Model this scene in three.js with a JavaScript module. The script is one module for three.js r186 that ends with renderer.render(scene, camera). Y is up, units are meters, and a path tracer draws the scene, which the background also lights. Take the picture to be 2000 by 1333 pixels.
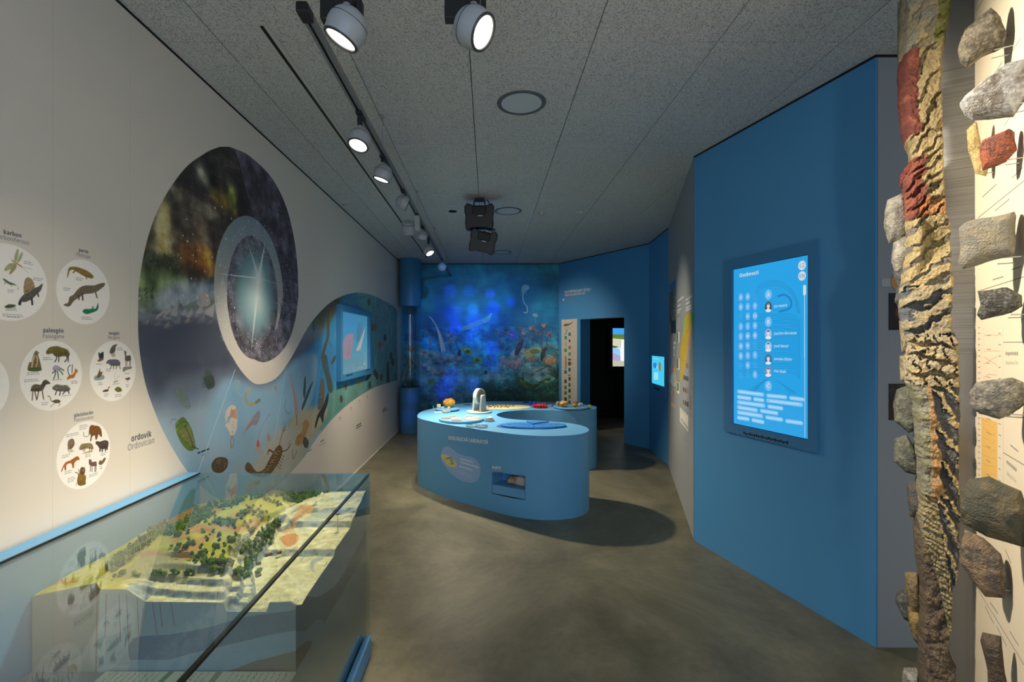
import * as THREE from 'three';
import { RoundedBoxGeometry } from 'three/addons/geometries/RoundedBoxGeometry.js';
import { mergeGeometries, mergeVertices } from 'three/addons/utils/BufferGeometryUtils.js';
import { ImprovedNoise } from 'three/addons/math/ImprovedNoise.js';
import { RectAreaLightUniformsLib } from 'three/addons/lights/RectAreaLightUniformsLib.js';

// ---------------------------------------------------------------- camera, exposure
const F = 955, CX = 953.5, CY = 671, EYE = 1.65;          // focal length and principal point in pixels of the 2000 x 1333 frame
const scene = new THREE.Scene();
scene.background = new THREE.Color(0x000000);
const camera = new THREE.PerspectiveCamera(2 * Math.atan(666.5 / F) * 180 / Math.PI, 2000 / 1333, 0.05, 60);
camera.position.set(0, EYE, 0);
camera.setViewOffset(2000, 1333, 1000 - CX, 666.5 - CY, 2000, 1333);
const renderer = new THREE.WebGLRenderer({ antialias: true });
renderer.toneMapping = THREE.LinearToneMapping;
renderer.toneMappingExposure = 1.15;
renderer.shadowMap.enabled = true;
RectAreaLightUniformsLib.init();
const WARM = 0xffedd2, NEUTRAL = 0xfff0d8, BEAM = 0x1a3cff;
// every lamp of the tracks: where its head hangs (pixel and distance), what it is aimed at, strength, beam
const LAMPS = {
  wall: { px: 677, py: 55, d: 1.72, aim: [-1.69, 0.42, 1.75], I: 2.1, angle: 0.72, pen: 1 },
  rocks: { px: 925, py: 54, d: 1.72, aim: [1.35, 1.7, 1.15], I: 19.0, angle: 0.75, pen: 0.7 },
  vitrine: { px: 703, py: 273, d: 2.79, aim: [-1.1, 0.7, 2.0], I: 26.0, angle: 0.5, pen: 0.8 },
  mural: { px: 748, py: 340, d: 3.44, aim: [-1.5, 0.3, 3.4], I: 9.0, angle: 0.68, pen: 0.9 },
  graphic: { px: 787, py: 396, d: 4.19, aim: [2.06, 1.6, 5.1], I: 20.0, angle: 0.32, pen: 0.9 },
  side: { px: 797, py: 445, d: 4.98, aim: [-1.3, 0.2, 5.8], I: 9.0, angle: 0.7, pen: 0.9 },
  low: { px: 825, py: 461, d: 5.5, aim: [-1.0, 0.4, 6.4], I: 10.0, angle: 0.7, pen: 0.9 },
  table: { px: 837, py: 490, d: 6.08, aim: [0.5, 0.6, 5.3], I: 31.0, angle: 0.72, pen: 0.7 },
  screen: { pos: [0.35, 2.76, -0.5], d: -0.5, aim: [1.9, 1.05, 3.3], I: 4.0, angle: 0.75, pen: 1 },  // unseen lamp added behind the viewer to brighten the touchscreen wall
  chart: { px: 863, py: 522, d: 7.6, aim: [1.6, 1.6, 9.1], I: 12.0, angle: 0.5, pen: 0.95 },
};

// soft cool fill light from unseen glazing added behind the viewer
const REAR_FILL = { x: 0.5, y: 1.55, w: 3.6, h: 2.5, color: 0xd2e4ff, L: 1.55 };

// ---------------------------------------------------------------- helpers
const V = (x, y, z) => new THREE.Vector3(x, y, z);
const at = (px, py, d) => V((px - CX) / F * d, EYE - (py - CY) / F * d, -d);
const atH = (px, py, h) => at(px, py, (EYE - h) * F / (py - CY));
let seed = 1;
const srand = (n) => { seed = n; };
const R = () => { seed = (seed * 1664525 + 1013904223) >>> 0; return seed / 4294967296; };
const rr = (a, b) => a + (b - a) * R();
const noise = new ImprovedNoise();
const N3 = (x, y, z) => noise.noise(x + 31.7, y + 17.3, z + 5.1);
const fbm = (x, y, z, o = 4) => { let s = 0, a = 1, t = 0; for (let i = 0; i < o; i++) { s += a * N3(x, y, z); t += a; a *= 0.5; x *= 2.03; y *= 2.03; z *= 2.03; } return s / t; };
const clamp = (x, a = 0, b = 1) => Math.min(b, Math.max(a, x));
const lerp = (a, b, t) => a + (b - a) * t;
const sstep = (a, b, x) => { const t = clamp((x - a) / (b - a)); return t * t * (3 - 2 * t); };
const interp = (tab, x) => { if (x <= tab[0][0]) return tab[0][1]; for (let i = 1; i < tab.length; i++) if (x <= tab[i][0]) { const t = (x - tab[i - 1][0]) / (tab[i][0] - tab[i - 1][0]); return lerp(tab[i - 1][1], tab[i][1], t); } return tab[tab.length - 1][1]; };
function mat(color, roughness = 0.6, o = {}) { return new THREE.MeshPhysicalMaterial({ color: new THREE.Color(color), roughness, metalness: 0, ...o }); }
const used = new Map();
function numbered(n) { const k = used.get(n) ?? 0; used.set(n, k + 1); return k ? n + '_' + String(k).padStart(3, '0') : n; }
function shade(o) { o.traverse((m) => { if (m.isMesh) { m.castShadow = true; m.receiveShadow = true; } }); return o; }
function part(name, geo, material, parent) { const m = new THREE.Mesh(geo, material); m.name = name; m.castShadow = m.receiveShadow = true; parent.add(m); return m; }
function thing(name, label, category, p = V(0, 0, 0), turn = 0, group) {
  const o = new THREE.Group(); o.name = numbered(name); o.position.copy(p); o.rotation.y = turn; scene.add(o);
  o.userData = { label, category }; if (group) o.userData.group = group; return o;
}
function single(name, label, category, geo, material, p = V(0, 0, 0), turn = 0, group) {
  const o = part(numbered(name), geo, material, scene); o.position.copy(p); o.rotation.y = turn;
  o.userData = { label, category }; if (group) o.userData.group = group; return o;
}
function struct(name, label, category) { const o = new THREE.Group(); o.name = numbered(name); o.userData = { label, category, kind: 'structure' }; scene.add(o); return o; }
const box = (w, h, d, x = 0, y = 0, z = 0) => new THREE.BoxGeometry(w, h, d).translate(x, y, z);
const rbox = (w, h, d, r, x = 0, y = 0, z = 0, s = 2) => new RoundedBoxGeometry(w, h, d, s, r).translate(x, y, z);
const cyl = (r0, r1, h, n = 32, x = 0, y = 0, z = 0) => new THREE.CylinderGeometry(r0, r1, h, n).translate(x, y, z);
const lathe = (pts, n = 48) => new THREE.LatheGeometry(pts.map(([a, b]) => new THREE.Vector2(a, b)), n);
function tube(points, r, n = 24, k = 8) { return new THREE.TubeGeometry(new THREE.CatmullRomCurve3(points), n, r, k); }
const merge = (list) => mergeGeometries(list.map((g) => { const h = g.index ? g.toNonIndexed() : g; for (const n of Object.keys(h.attributes)) if (!['position', 'normal', 'uv'].includes(n)) h.deleteAttribute(n); return h; }));
function rodBetween(a, b, r, n = 10) { const g = new THREE.CylinderGeometry(r, r, a.distanceTo(b), n); const q = new THREE.Quaternion().setFromUnitVectors(V(0, 1, 0), b.clone().sub(a).normalize()); return g.applyQuaternion(q).translate((a.x + b.x) / 2, (a.y + b.y) / 2, (a.z + b.z) / 2); }

// a vertical plane between two plan points [x, distance]; s runs from A to B, left to right for the one who stands in the room
class Plane {
  constructor(A, B) { this.A = A; this.B = B; this.L = Math.hypot(B[0] - A[0], B[1] - A[1]); this.t = [(B[0] - A[0]) / this.L, (B[1] - A[1]) / this.L]; this.turn = Math.atan2(this.t[1], this.t[0]); }
  hit(px, py) { const k = (px - CX) / F, s = (this.A[0] - k * this.A[1]) / (k * this.t[1] - this.t[0]), d = this.A[1] + s * this.t[1]; return { s, y: EYE - (py - CY) / F * d, d }; }
  pos(s, y, out = 0) { return V(this.A[0] + s * this.t[0] + out * this.t[1], y, -(this.A[1] + s * this.t[1]) + out * this.t[0]); }
}
function canvasOf(w, h) { const c = document.createElement('canvas'); c.width = Math.round(w); c.height = Math.round(h); return c; }
function texOf(c, o = {}) { const t = new THREE.CanvasTexture(c); t.colorSpace = THREE.SRGBColorSpace; t.magFilter = THREE.LinearFilter; Object.assign(t, o); return t; }
// drawing on a plane with positions given in pixels of the photograph (view() changes to the pixels of an enlargement)
class Art {
  constructor(plane, s0, s1, y0, y1, ppm) { Object.assign(this, { plane, s0, s1, y0, y1, ppm }); this.c = canvasOf((s1 - s0) * ppm, (y1 - y0) * ppm); this.g = this.c.getContext('2d'); this.view(); }
  view(ox = 0, oy = 0, k = 1) { this.ox = ox; this.oy = oy; this.k = k; return this; }
  m(x, y) { const h = this.plane.hit(this.ox + x / this.k, this.oy + y / this.k); return [(h.s - this.s0) * this.ppm, (this.y1 - h.y) * this.ppm]; }
  scale(x, y) { const h = this.plane.hit(this.ox + x / this.k, this.oy + y / this.k); return h.d / F * this.ppm / this.k; }
  path(pts, closed = true, smooth = true) {
    const g = this.g, q = pts.map(([x, y]) => this.m(x, y)), n = q.length; g.beginPath();
    if (!smooth || n < 3) { q.forEach(([x, y], i) => i ? g.lineTo(x, y) : g.moveTo(x, y)); if (closed) g.closePath(); return; }
    const P = (i) => closed ? q[(i + n) % n] : q[clamp(i, 0, n - 1)]; g.moveTo(...q[0]);
    for (let i = 0; i < (closed ? n : n - 1); i++) { const a = P(i - 1), b = P(i), c = P(i + 1), d = P(i + 2); g.bezierCurveTo(b[0] + (c[0] - a[0]) / 6, b[1] + (c[1] - a[1]) / 6, c[0] - (d[0] - b[0]) / 6, c[1] - (d[1] - b[1]) / 6, c[0], c[1]); }
    if (closed) g.closePath();
  }
  fill(pts, color, smooth = true) { this.path(pts, true, smooth); this.g.fillStyle = color; this.g.fill(); return this; }
  line(pts, color, w, smooth = true) { this.path(pts, false, smooth); const g = this.g; g.strokeStyle = color; g.lineWidth = w * this.scale(...pts[0]); g.lineCap = g.lineJoin = 'round'; g.stroke(); return this; }
  dot(x, y, r, color, ry) { const [a, b] = this.m(x, y), k = this.scale(x, y), g = this.g; g.beginPath(); g.ellipse(a, b, r * k, (ry ?? r) * k, 0, 0, 7); g.fillStyle = color; g.fill(); return this; }
  glow(x, y, r, rgb, a = 1) { const [u, v] = this.m(x, y), k = this.scale(x, y) * r, g = this.g, q = g.createRadialGradient(u, v, 0, u, v, k); q.addColorStop(0, `rgba(${rgb},${a})`); q.addColorStop(1, `rgba(${rgb},0)`); g.fillStyle = q; g.beginPath(); g.arc(u, v, k, 0, 7); g.fill(); return this; }
  clip(pts, f, smooth = true) { this.g.save(); this.path(pts, true, smooth); this.g.clip(); f(); this.g.restore(); return this; }
  text(x, y, s, size, color, font = 'sans-serif', align = 'left', stretch = 1) { const [u, v] = this.m(x, y), k = this.scale(x, y), g = this.g; g.save(); g.font = `${font.startsWith('bold') ? 'bold ' : ''}${(size * k).toFixed(2)}px ${font.replace('bold ', '')}`; g.fillStyle = color; g.textAlign = align; g.translate(u, v); g.scale(stretch, 1); g.fillText(s, 0, 0); g.restore(); return this; }
  // lines of print too small to read
  small(x, y, w, n, gap, color, h = gap * 0.45) { const g = this.g; for (let i = 0; i < n; i++) { const [u, v] = this.m(x, y + i * gap), [u2] = this.m(x + w * rr(0.7, 1), y + i * gap), k = this.scale(x, y); g.fillStyle = color; let p = u; while (p < u2) { const q = Math.min(u2 - p, rr(2, 6) * h * k); g.fillRect(p, v, q * 0.88, h * k); p += q + h * k * 0.35; } } return this; }
  // a painted animal: a filled outline mottled with its own lighter and darker tones
  beast(pts, base, tones, n = 26, size = 5) { const xs = pts.map((p) => p[0]), ys = pts.map((p) => p[1]), x0 = Math.min(...xs), x1 = Math.max(...xs), y0 = Math.min(...ys), y1 = Math.max(...ys); this.fill(pts, base); this.clip(pts, () => { for (let i = 0; i < n; i++) { const t = tones[i % tones.length]; this.g.globalAlpha = rr(0.15, 0.5); this.dot(rr(x0, x1), t === tones[0] ? rr((y0 + y1) / 2, y1) : rr(y0, (y0 + y1) / 2 + (y1 - y0) * 0.15), size * rr(0.5, 1.6), t, size * rr(0.4, 1)); } this.g.globalAlpha = 1; }); return this; }
  // mottled cloudy print over the region now clipped
  clouds(alpha, mode = 'overlay', k = 1.6) { const g = this.g; g.save(); g.globalAlpha = alpha; g.globalCompositeOperation = mode; const s = this.ppm * k, ox = -((this.s0 % k) * this.ppm), oy = 0; for (let x = ox - s; x < this.c.width; x += s) for (let y = oy; y < this.c.height; y += s) g.drawImage(CLOUDS, x, y, s, s); g.restore(); return this; }
  tex() { return texOf(this.c); }
  sheet(out = 0.002) { const p = this.plane, w = this.s1 - this.s0, h = this.y1 - this.y0, g = new THREE.PlaneGeometry(w, h), c = p.pos((this.s0 + this.s1) / 2, (this.y0 + this.y1) / 2, out); return g.rotateY(p.turn).translate(c.x, c.y, c.z); }
}
const CLOUDS = (() => { const n = 256, c = canvasOf(n, n), g = c.getContext('2d'), im = g.createImageData(n, n), f = (u, v) => fbm(u * 4, v * 4, 3.3, 5); for (let y = 0; y < n; y++) for (let x = 0; x < n; x++) { const u = x / n, v = y / n, q = f(u, v) * (1 - u) * (1 - v) + f(u - 1, v) * u * (1 - v) + f(u, v - 1) * (1 - u) * v + f(u - 1, v - 1) * u * v, i = (y * n + x) * 4; im.data[i] = im.data[i + 1] = im.data[i + 2] = clamp(128 + q * 330, 0, 255); im.data[i + 3] = 255; } g.putImageData(im, 0, 0); return c; })();
// a wall slab whose room side lies on the plane
function slab(p, s0, s1, y0, y1, th = 0.12) { const g = new THREE.BoxGeometry(s1 - s0, y1 - y0, th), c = p.pos((s0 + s1) / 2, (y0 + y1) / 2, -th / 2); const uv = g.attributes.uv, po = g.attributes.position; for (let i = 0; i < uv.count; i++) uv.setXY(i, po.getX(i), po.getY(i)); return g.rotateY(p.turn).translate(c.x, c.y, c.z); }
// fine grain for painted surfaces
function grainTex(n, base, amp, coarse, seedN) {
  srand(seedN); const d = new Uint8Array(n * n * 4), per = (x, y, f) => { const a = x / n * 6.28318, b = y / n * 6.28318; return fbm(Math.cos(a) * f + Math.sin(b) * f * 0.3, Math.sin(a) * f + seedN, Math.cos(b) * f, 4); };
  for (let y = 0; y < n; y++) for (let x = 0; x < n; x++) { const c = coarse ? per(x, y, coarse[0]) * coarse[1] : 0, k = (R() - 0.5) * amp + c; const i = (y * n + x) * 4; for (let j = 0; j < 3; j++) d[i + j] = clamp(base[j] + k * (coarse?.[2]?.[j] ?? 1), 0, 255); d[i + 3] = 255; }
  const t = new THREE.DataTexture(d, n, n); t.wrapS = t.wrapT = THREE.RepeatWrapping; t.magFilter = THREE.LinearFilter; t.minFilter = THREE.LinearMipmapLinearFilter; t.needsUpdate = true; return t;
}
const srgb = (t) => { t.colorSpace = THREE.SRGBColorSpace; return t; };
const rep = (t, x, y = x) => { t.repeat.set(x, y); return t; };

// ---------------------------------------------------------------- setting
const CEIL = 3.215, XL = -1.687, DB = 9.58, DR = -1.6;
const W1 = [2.10, 2.65], W2 = [1.722, 4.09], W3 = [2.435, 6.61], W4 = [2.51, 7.62], W5 = [1.385, DB];
const pLeft = new Plane([XL, DR], [XL, DB]), pBack = new Plane([XL, DB], W5), pDoor = new Plane(W5, W4), pNook = new Plane(W4, W3), pGraphic = new Plane(W3, W2), pScreen = new Plane(W2, W1), pPier = new Plane(W1, [3.3, 2.65]), pRight = new Plane([3.3, 2.65], [3.3, DR]), pRear = new Plane([3.3, DR], [XL, DR]);
const fineBump = grainTex(256, [128, 128, 128], 90, null, 5);
const paint = (hex, rough = 0.62) => mat(hex, rough, { bumpMap: rep(fineBump.clone(), 8), bumpScale: 0.0006 });
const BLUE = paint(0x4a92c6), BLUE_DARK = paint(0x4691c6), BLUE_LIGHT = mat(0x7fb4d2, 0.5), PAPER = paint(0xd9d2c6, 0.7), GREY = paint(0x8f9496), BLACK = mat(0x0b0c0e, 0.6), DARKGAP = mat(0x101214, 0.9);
{ // floor: polished concrete with cloudy patches
  const n = 1024, c = canvasOf(n, n), g = c.getContext('2d'), im = g.createImageData(n, n); srand(11);
  for (let y = 0; y < n; y++) for (let x = 0; x < n; x++) { const a = x / n * 6.2832, b = y / n * 6.2832, k = fbm(Math.cos(a) * 1.3, Math.sin(a) * 1.3 + Math.cos(b) * 1.1, Math.sin(b) * 1.3, 5) * 46 + fbm(Math.cos(a) * 9, Math.sin(a) * 9 + Math.cos(b) * 8, Math.sin(b) * 9, 3) * 16 + rr(-7, 7), i = (y * n + x) * 4; im.data[i] = 107 + k * 0.8; im.data[i + 1] = 104 + k * 0.78; im.data[i + 2] = 83 + k * 0.7; im.data[i + 3] = 255; }
  g.putImageData(im, 0, 0);
  const t = texOf(c); t.wrapS = t.wrapT = THREE.RepeatWrapping; t.repeat.set(0.4, 0.4);
  const o = struct('floor', 'beige grey polished concrete floor with cloudy patches', 'floor');
  const g2 = box(8, 0.1, 15.6, 1.6, -0.05, -5.6), uv = g2.attributes.uv, p = g2.attributes.position; for (let i = 0; i < uv.count; i++) uv.setXY(i, p.getX(i), p.getZ(i));
  part('slab', g2, mat(0xffffff, 0.42, { map: t, bumpMap: rep(fineBump.clone(), 4), bumpScale: 0.0004 }), o);
}
{ // ceiling: wood wool boards with open joints under a slab
  const o = struct('ceiling', 'grey wood wool board ceiling with narrow joints', 'ceiling'), n = 1024, c = canvasOf(n, n), g = c.getContext('2d'), cb = canvasOf(n, n), gb = cb.getContext('2d'); srand(21);
  g.fillStyle = '#c3c5c2'; g.fillRect(0, 0, n, n); gb.fillStyle = '#777'; gb.fillRect(0, 0, n, n);
  for (let i = 0; i < 26000; i++) { const x = R() * n, y = R() * n, a = R() * 6.28, l = rr(4, 16), bend = rr(-5, 5), v = R(), dark = v < 0.4; const st = (q, col, w) => { q.strokeStyle = col; q.lineWidth = w; for (const [ox, oy] of [[0, 0], [x < 20 ? n : x > n - 20 ? -n : 0, y < 20 ? n : y > n - 20 ? -n : 0]]) { q.beginPath(); q.moveTo(x + ox, y + oy); q.quadraticCurveTo(x + ox + Math.cos(a) * l / 2 + bend, y + oy + Math.sin(a) * l / 2, x + ox + Math.cos(a) * l, y + oy + Math.sin(a) * l); q.stroke(); } }; const w = rr(1, 2.4); st(g, dark ? `rgba(92,92,86,${rr(0.25, 0.7)})` : `rgba(222,222,218,${rr(0.2, 0.6)})`, w); st(gb, dark ? 'rgba(0,0,0,.6)' : 'rgba(255,255,255,.5)', w); }
  const t = texOf(c), b = new THREE.CanvasTexture(cb); for (const q of [t, b]) { q.wrapS = q.wrapT = THREE.RepeatWrapping; q.repeat.set(1.25, 1.25); }
  const m = mat(0xffffff, 0.95, { map: t, bumpMap: b, bumpScale: 0.002 });
  part('slab', box(8, 0.12, 15.6, 1.6, CEIL + 0.13, -5.6), mat(0x2a2a28, 0.9), o);
  const xs = [XL - 0.1, -1.39, -0.745, -0.1, 0.545, 1.19, 1.835, 2.48, 3.3], ds = []; for (let d = 2.54 - 1.284 * 4; d < 13; d += 1.284) ds.push(d);
  for (let i = 0; i + 1 < xs.length; i++) for (let j = 0; j + 1 < ds.length; j++) {
    if (ds[j] > 9.7 && xs[i] < 0.5) continue;
    const w = xs[i + 1] - xs[i] - 0.005, l = ds[j + 1] - ds[j] - 0.005, q = box(w, 0.03, l), uv = q.attributes.uv, p = q.attributes.position, ou = R(), ov = R();
    for (let k = 0; k < uv.count; k++) uv.setXY(k, p.getX(k) + ou, p.getZ(k) + ov);
    part('ceiling_panel', q.translate((xs[i] + xs[i + 1]) / 2, CEIL + 0.015, -(ds[j] + ds[j + 1]) / 2), m, o);
  }
}
const wallLeft = struct('wall_left', 'long beige papered wall printed with round animal medallions and a swirling mural', 'wall'); part('slab', slab(pLeft, 0, pLeft.L + 0.12, 0, CEIL), PAPER, wallLeft);
const wallBack = struct('wall_back', 'end wall covered with an underwater reef mural', 'wall'); part('slab', slab(pBack, 0, pBack.L + 0.1, 0, CEIL), BLUE, wallBack);
const wallRear = struct('wall_rear', 'plain wall closing the room behind the viewer', 'wall'); part('slab', slab(pRear, -0.2, pRear.L + 0.2, 0, CEIL), PAPER, wallRear);
{ // unseen glazing added for soft fill: opal panes that glow themselves
  const D = REAR_FILL, o = struct('window_1', 'added opal glazing in a white frame giving fill light behind the viewer', 'window'), z = 1.57, fm = mat(0xd0d2d2, 0.5);
  for (let i = 0; i < 4; i++) part('pane', box(D.w / 4 - 0.05, D.h - 0.06, 0.01, D.x - D.w / 2 + D.w / 8 + i * D.w / 4, D.y, z), new THREE.MeshStandardMaterial({ color: 0xdfe6ea, emissive: D.color, emissiveIntensity: 0.5, roughness: 0.5 }), o);
  for (let i = 0; i < 5; i++) part('mullion', box(0.05, D.h, 0.05, D.x - D.w / 2 + i * D.w / 4, D.y, z), fm, o);
  for (const k of [-1, 1]) part('frame_rail', box(D.w + 0.05, 0.05, 0.05, D.x, D.y + k * D.h / 2, z), fm, o);
  const l = new THREE.RectAreaLight(D.color, D.L, D.w, D.h); l.name = 'rear_fill'; l.position.set(D.x, D.y, z - 0.04); l.lookAt(D.x, D.y, z - 2); o.add(l);
}
const wallRight = struct('wall_right', 'plain wall beside the rock profile', 'wall'); part('slab', slab(pRight, 0, pRight.L + 0.1, 0, CEIL), PAPER, wallRight);
const wallPier = struct('wall_right', 'grey end face of the blue screen wall beside the rock profile', 'wall'); part('slab', slab(pPier, 0.012, pPier.L, 0, CEIL), GREY, wallPier);
const wallScreen = struct('wall_right', 'blue painted wall panel that holds the tall touchscreen', 'wall'); part('slab', slab(pScreen, 0, pScreen.L, 0, CEIL, 0.06), BLUE, wallScreen);
const wallGraphic = struct('wall_right', 'grey wall panel printed with a geological map and photographs', 'wall'); part('slab', slab(pGraphic, 0, pGraphic.L - 0.008, 0, CEIL), GREY, wallGraphic);
const wallNook = struct('wall_right', 'narrow blue wall with the small lit screen', 'wall'); part('slab', slab(pNook, 0, pNook.L, 0, CEIL), BLUE_DARK, wallNook);
// doorway wall
const DO = { a: pDoor.hit(1133.5, 700).s, b: pDoor.hit(1219, 700).s, h: 2.09, th: 0.235 };
const wallDoor = struct('wall_right', 'blue wall with the dark doorway', 'wall');
for (const [n, ...q] of [['slab', 0, DO.a, 0, CEIL], ['slab', DO.b, pDoor.L, 0, CEIL], ['lintel', DO.a, DO.b, DO.h, CEIL]]) part(n, slab(pDoor, ...q, DO.th), BLUE_DARK, wallDoor);
{ // the dark room beyond the doorway
  const o = struct('wall_corridor', 'black walls of the dark room beyond the doorway', 'wall');
  const pA = new Plane([1.6, 9.75], [1.6, 12.6]), pB = new Plane([1.4, 12.4], [5.0, 12.4]), pC = new Plane([4.9, 12.6], [4.9, 7.6]);
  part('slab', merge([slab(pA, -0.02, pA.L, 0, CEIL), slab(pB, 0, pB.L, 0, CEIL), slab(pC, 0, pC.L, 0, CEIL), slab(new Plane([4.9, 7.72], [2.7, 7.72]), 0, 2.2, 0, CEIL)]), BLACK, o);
}
{ // near-black strips painted as the shadow gap under the ceiling, pale skirting of the long wall
  let k = 1; for (const p of [pLeft, pBack, pDoor, pNook, pScreen, pPier]) { const o = part('trim_' + k++, slab(p, 0, p.L, CEIL - 0.014, CEIL, 0.03).translate(p.t[1] * 0.003, 0, p.t[0] * 0.003), DARKGAP, scene); o.userData = { label: 'near-black strip painted as the shadow gap along the top of the wall', category: 'trim', kind: 'structure', group: 'ceiling gaps' }; }
  const b = part('baseboard_left', slab(pLeft, 0, pLeft.L, 0, 0.02, 0.02).translate(0.012, 0, 0), mat(0xc9c4b8, 0.5), scene); b.userData = { label: 'low pale skirting along the beige wall', category: 'skirting', kind: 'structure' };
}
// ---------------------------------------------------------------- ceiling fittings
const LAMPGREY = mat(0x9aa0a4, 0.38), TRACKMAT = mat(0x8a8e90, 0.45, { metalness: 0.3 }), CHARCOAL = mat(0x16181a, 0.5), RINGMAT = mat(0x3b3a38, 0.4), CHROME = mat(0xb9bcc0, 0.3, { metalness: 0.9 });
const LENS = new THREE.MeshStandardMaterial({ color: 0xffffff, emissive: new THREE.Color(1, 0.93, 0.8), emissiveIntensity: 5, roughness: 0.4 });
const LENS_OFF = mat(0x2d2f33, 0.2);
const TRX = -0.735, TRY = 2.965;
{
  const t = thing('track_rail', 'long grey aluminium lighting track hung lengthwise below the ceiling', 'lighting track', V(TRX, TRY, 0));
  part('rail', merge([box(0.004, 0.032, 7.6, -0.017, 0.016, -5.75), box(0.004, 0.032, 7.6, 0.017, 0.016, -5.75), box(0.038, 0.004, 7.6, 0, 0.032, -5.75), box(0.01, 0.003, 7.6, -0.012, 0.0015, -5.75), box(0.01, 0.003, 7.6, 0.012, 0.0015, -5.75)]), TRACKMAT, t);
  part('conductor', box(0.014, 0.02, 7.58, 0, 0.018, -5.75), CHARCOAL, t);
  part('end_cap', rbox(0.046, 0.042, 0.08, 0.006, 0, 0.012, -1.96), CHARCOAL, t);
  part('end_cap', box(0.04, 0.036, 0.012, 0, 0.016, -9.556), CHARCOAL, t);
  for (const d of [2.35, 3.35, 5.0, 6.6, 8.2]) { const w = part('suspension_wire', cyl(0.0016, 0.0016, CEIL - TRY - 0.03, 6, 0.012, (CEIL - TRY + 0.03) / 2, -d), CHROME, t); part('ceiling_cup', cyl(0.009, 0.009, 0.025, 12, 0.012, CEIL - TRY - 0.0125, -d), CHROME, w); }
  const u = thing('track_rail', 'grey lighting track hung crosswise that carries the two big spotlights', 'lighting track', V(0, TRY, -1.72));
  part('rail', box(2.3, 0.034, 0.038, -0.2, 0.017, 0), TRACKMAT, u);
  const e = thing('track_rail', 'added unseen lighting track that holds the extra spotlight behind the viewer', 'lighting track', V(0, TRY, 0.5)); part('rail', box(2.3, 0.034, 0.038, 0.2, 0.017, 0), TRACKMAT, e); for (const x of [-0.8, 1.2]) part('suspension_wire', cyl(0.0016, 0.0016, CEIL - TRY - 0.03, 6, x, (CEIL - TRY + 0.03) / 2, 0), CHROME, e);  // last track is unseen, added only to carry the extra lamp
  for (const x of [-1.2, 0.3, 0.85]) part('suspension_wire', cyl(0.0016, 0.0016, CEIL - TRY - 0.03, 6, x, (CEIL - TRY + 0.03) / 2, 0), CHROME, u);
}
// a bowl-shaped spotlight: head centred at p, facing towards its aim, hanging by a neck from its track adapter
function spotlight(label, L, o = {}) {
  const p = L.pos ? V(L.pos[0], L.pos[1], -L.pos[2]) : at(L.px, L.py, L.d), r = o.r ?? 0.066, t = thing('spotlight', label, 'spotlight', p, 0, 'track spotlights'), aim = V(L.aim[0], L.aim[1], -L.aim[2]).sub(p).normalize(), q = new THREE.Quaternion().setFromUnitVectors(V(0, -1, 0), aim);
  const f = -0.62 * r, fr = 0.86 * r, prof = [[0.001, r]]; for (let i = 1; i <= 14; i++) { const a = Math.PI / 2 - i / 14 * 1.9; prof.push([Math.cos(a) * r * (i > 8 ? 1 : 1), Math.sin(a) * r * 1.02]); }
  const cut = prof.filter(([, y]) => y > f + 0.004); cut.push([fr + 0.004, f], [fr - 0.002, f - 0.002], [fr - 0.006, f + 0.01]);
  part('lamp_head', lathe(cut.reverse(), 40).applyQuaternion(q), LAMPGREY, t);
  part('front_ring', new THREE.TorusGeometry(fr - 0.002, 0.0058, 10, 40).rotateX(Math.PI / 2).translate(0, f - 0.001, 0).applyQuaternion(q), RINGMAT, t);
  part('seam_groove', new THREE.TorusGeometry(Math.sqrt(Math.max(0, r * r - (0.3 * r) ** 2)) + 0.0008, 0.0009, 6, 40).rotateX(Math.PI / 2).translate(0, 0.3 * r, 0).applyQuaternion(q), CHARCOAL, t);
  part('lens', new THREE.CylinderGeometry(fr - 0.006, fr - 0.006, 0.004, 36).translate(0, f + 0.003, 0).applyQuaternion(q), o.off ? LENS_OFF : LENS, t);
  const trackY = TRY - p.y, ax = (o.trackX ?? TRX) - p.x, az = -(o.trackD ?? L.d) - p.z;
  part('neck', lathe([[0.012, r * 0.7], [0.014, r * 0.98], [0.0125, r * 1.06], [0.0125, r * 1.22], [0.001, r * 1.22]], 20), LAMPGREY, t);
  if (o.gear) { part('gear_box', rbox(0.128, 0.08, 0.04, 0.004, -0.042, 0.097, -0.052), CHARCOAL, t); part('neck_mount', rbox(0.034, 0.03, 0.06, 0.003, 0.004, r * 1.2 + 0.012, -0.028), CHARCOAL, t); part('stem', rbox(0.03, trackY - 0.136, 0.03, 0.003, 0.0, (trackY + 0.136) / 2, -0.04), CHARCOAL, t); part('adapter_clip', box(0.02, 0.05, 0.03, 0.034, 0.1, -0.05), CHARCOAL, t); part('adapter', rbox(0.09, 0.016, 0.034, 0.003, 0, trackY - 0.008, az - 0.02), CHARCOAL, t); }
  else { part('stem', rbox(0.026, trackY - r * 1.2, 0.026, 0.003, 0, (trackY + r * 1.2) / 2, 0), CHARCOAL, t); part('adapter', rbox(0.034, 0.02, 0.11, 0.003, 0, trackY - 0.008, az - 0.02), CHARCOAL, t); }
  if (!o.off) {
    const l = new THREE.SpotLight(L.color ?? WARM, L.I, 0, L.angle, L.pen, 2); l.name = 'beam'; l.position.copy(aim.clone().multiplyScalar(-f + 0.012)); l.castShadow = true; l.shadow.radius = 2.2; l.shadow.mapSize.set(1024, 1024);
    l.target.position.set(L.aim[0], L.aim[1], -L.aim[2]); l.target.updateMatrixWorld(); t.add(l);
  }
  return t;
}
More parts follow.
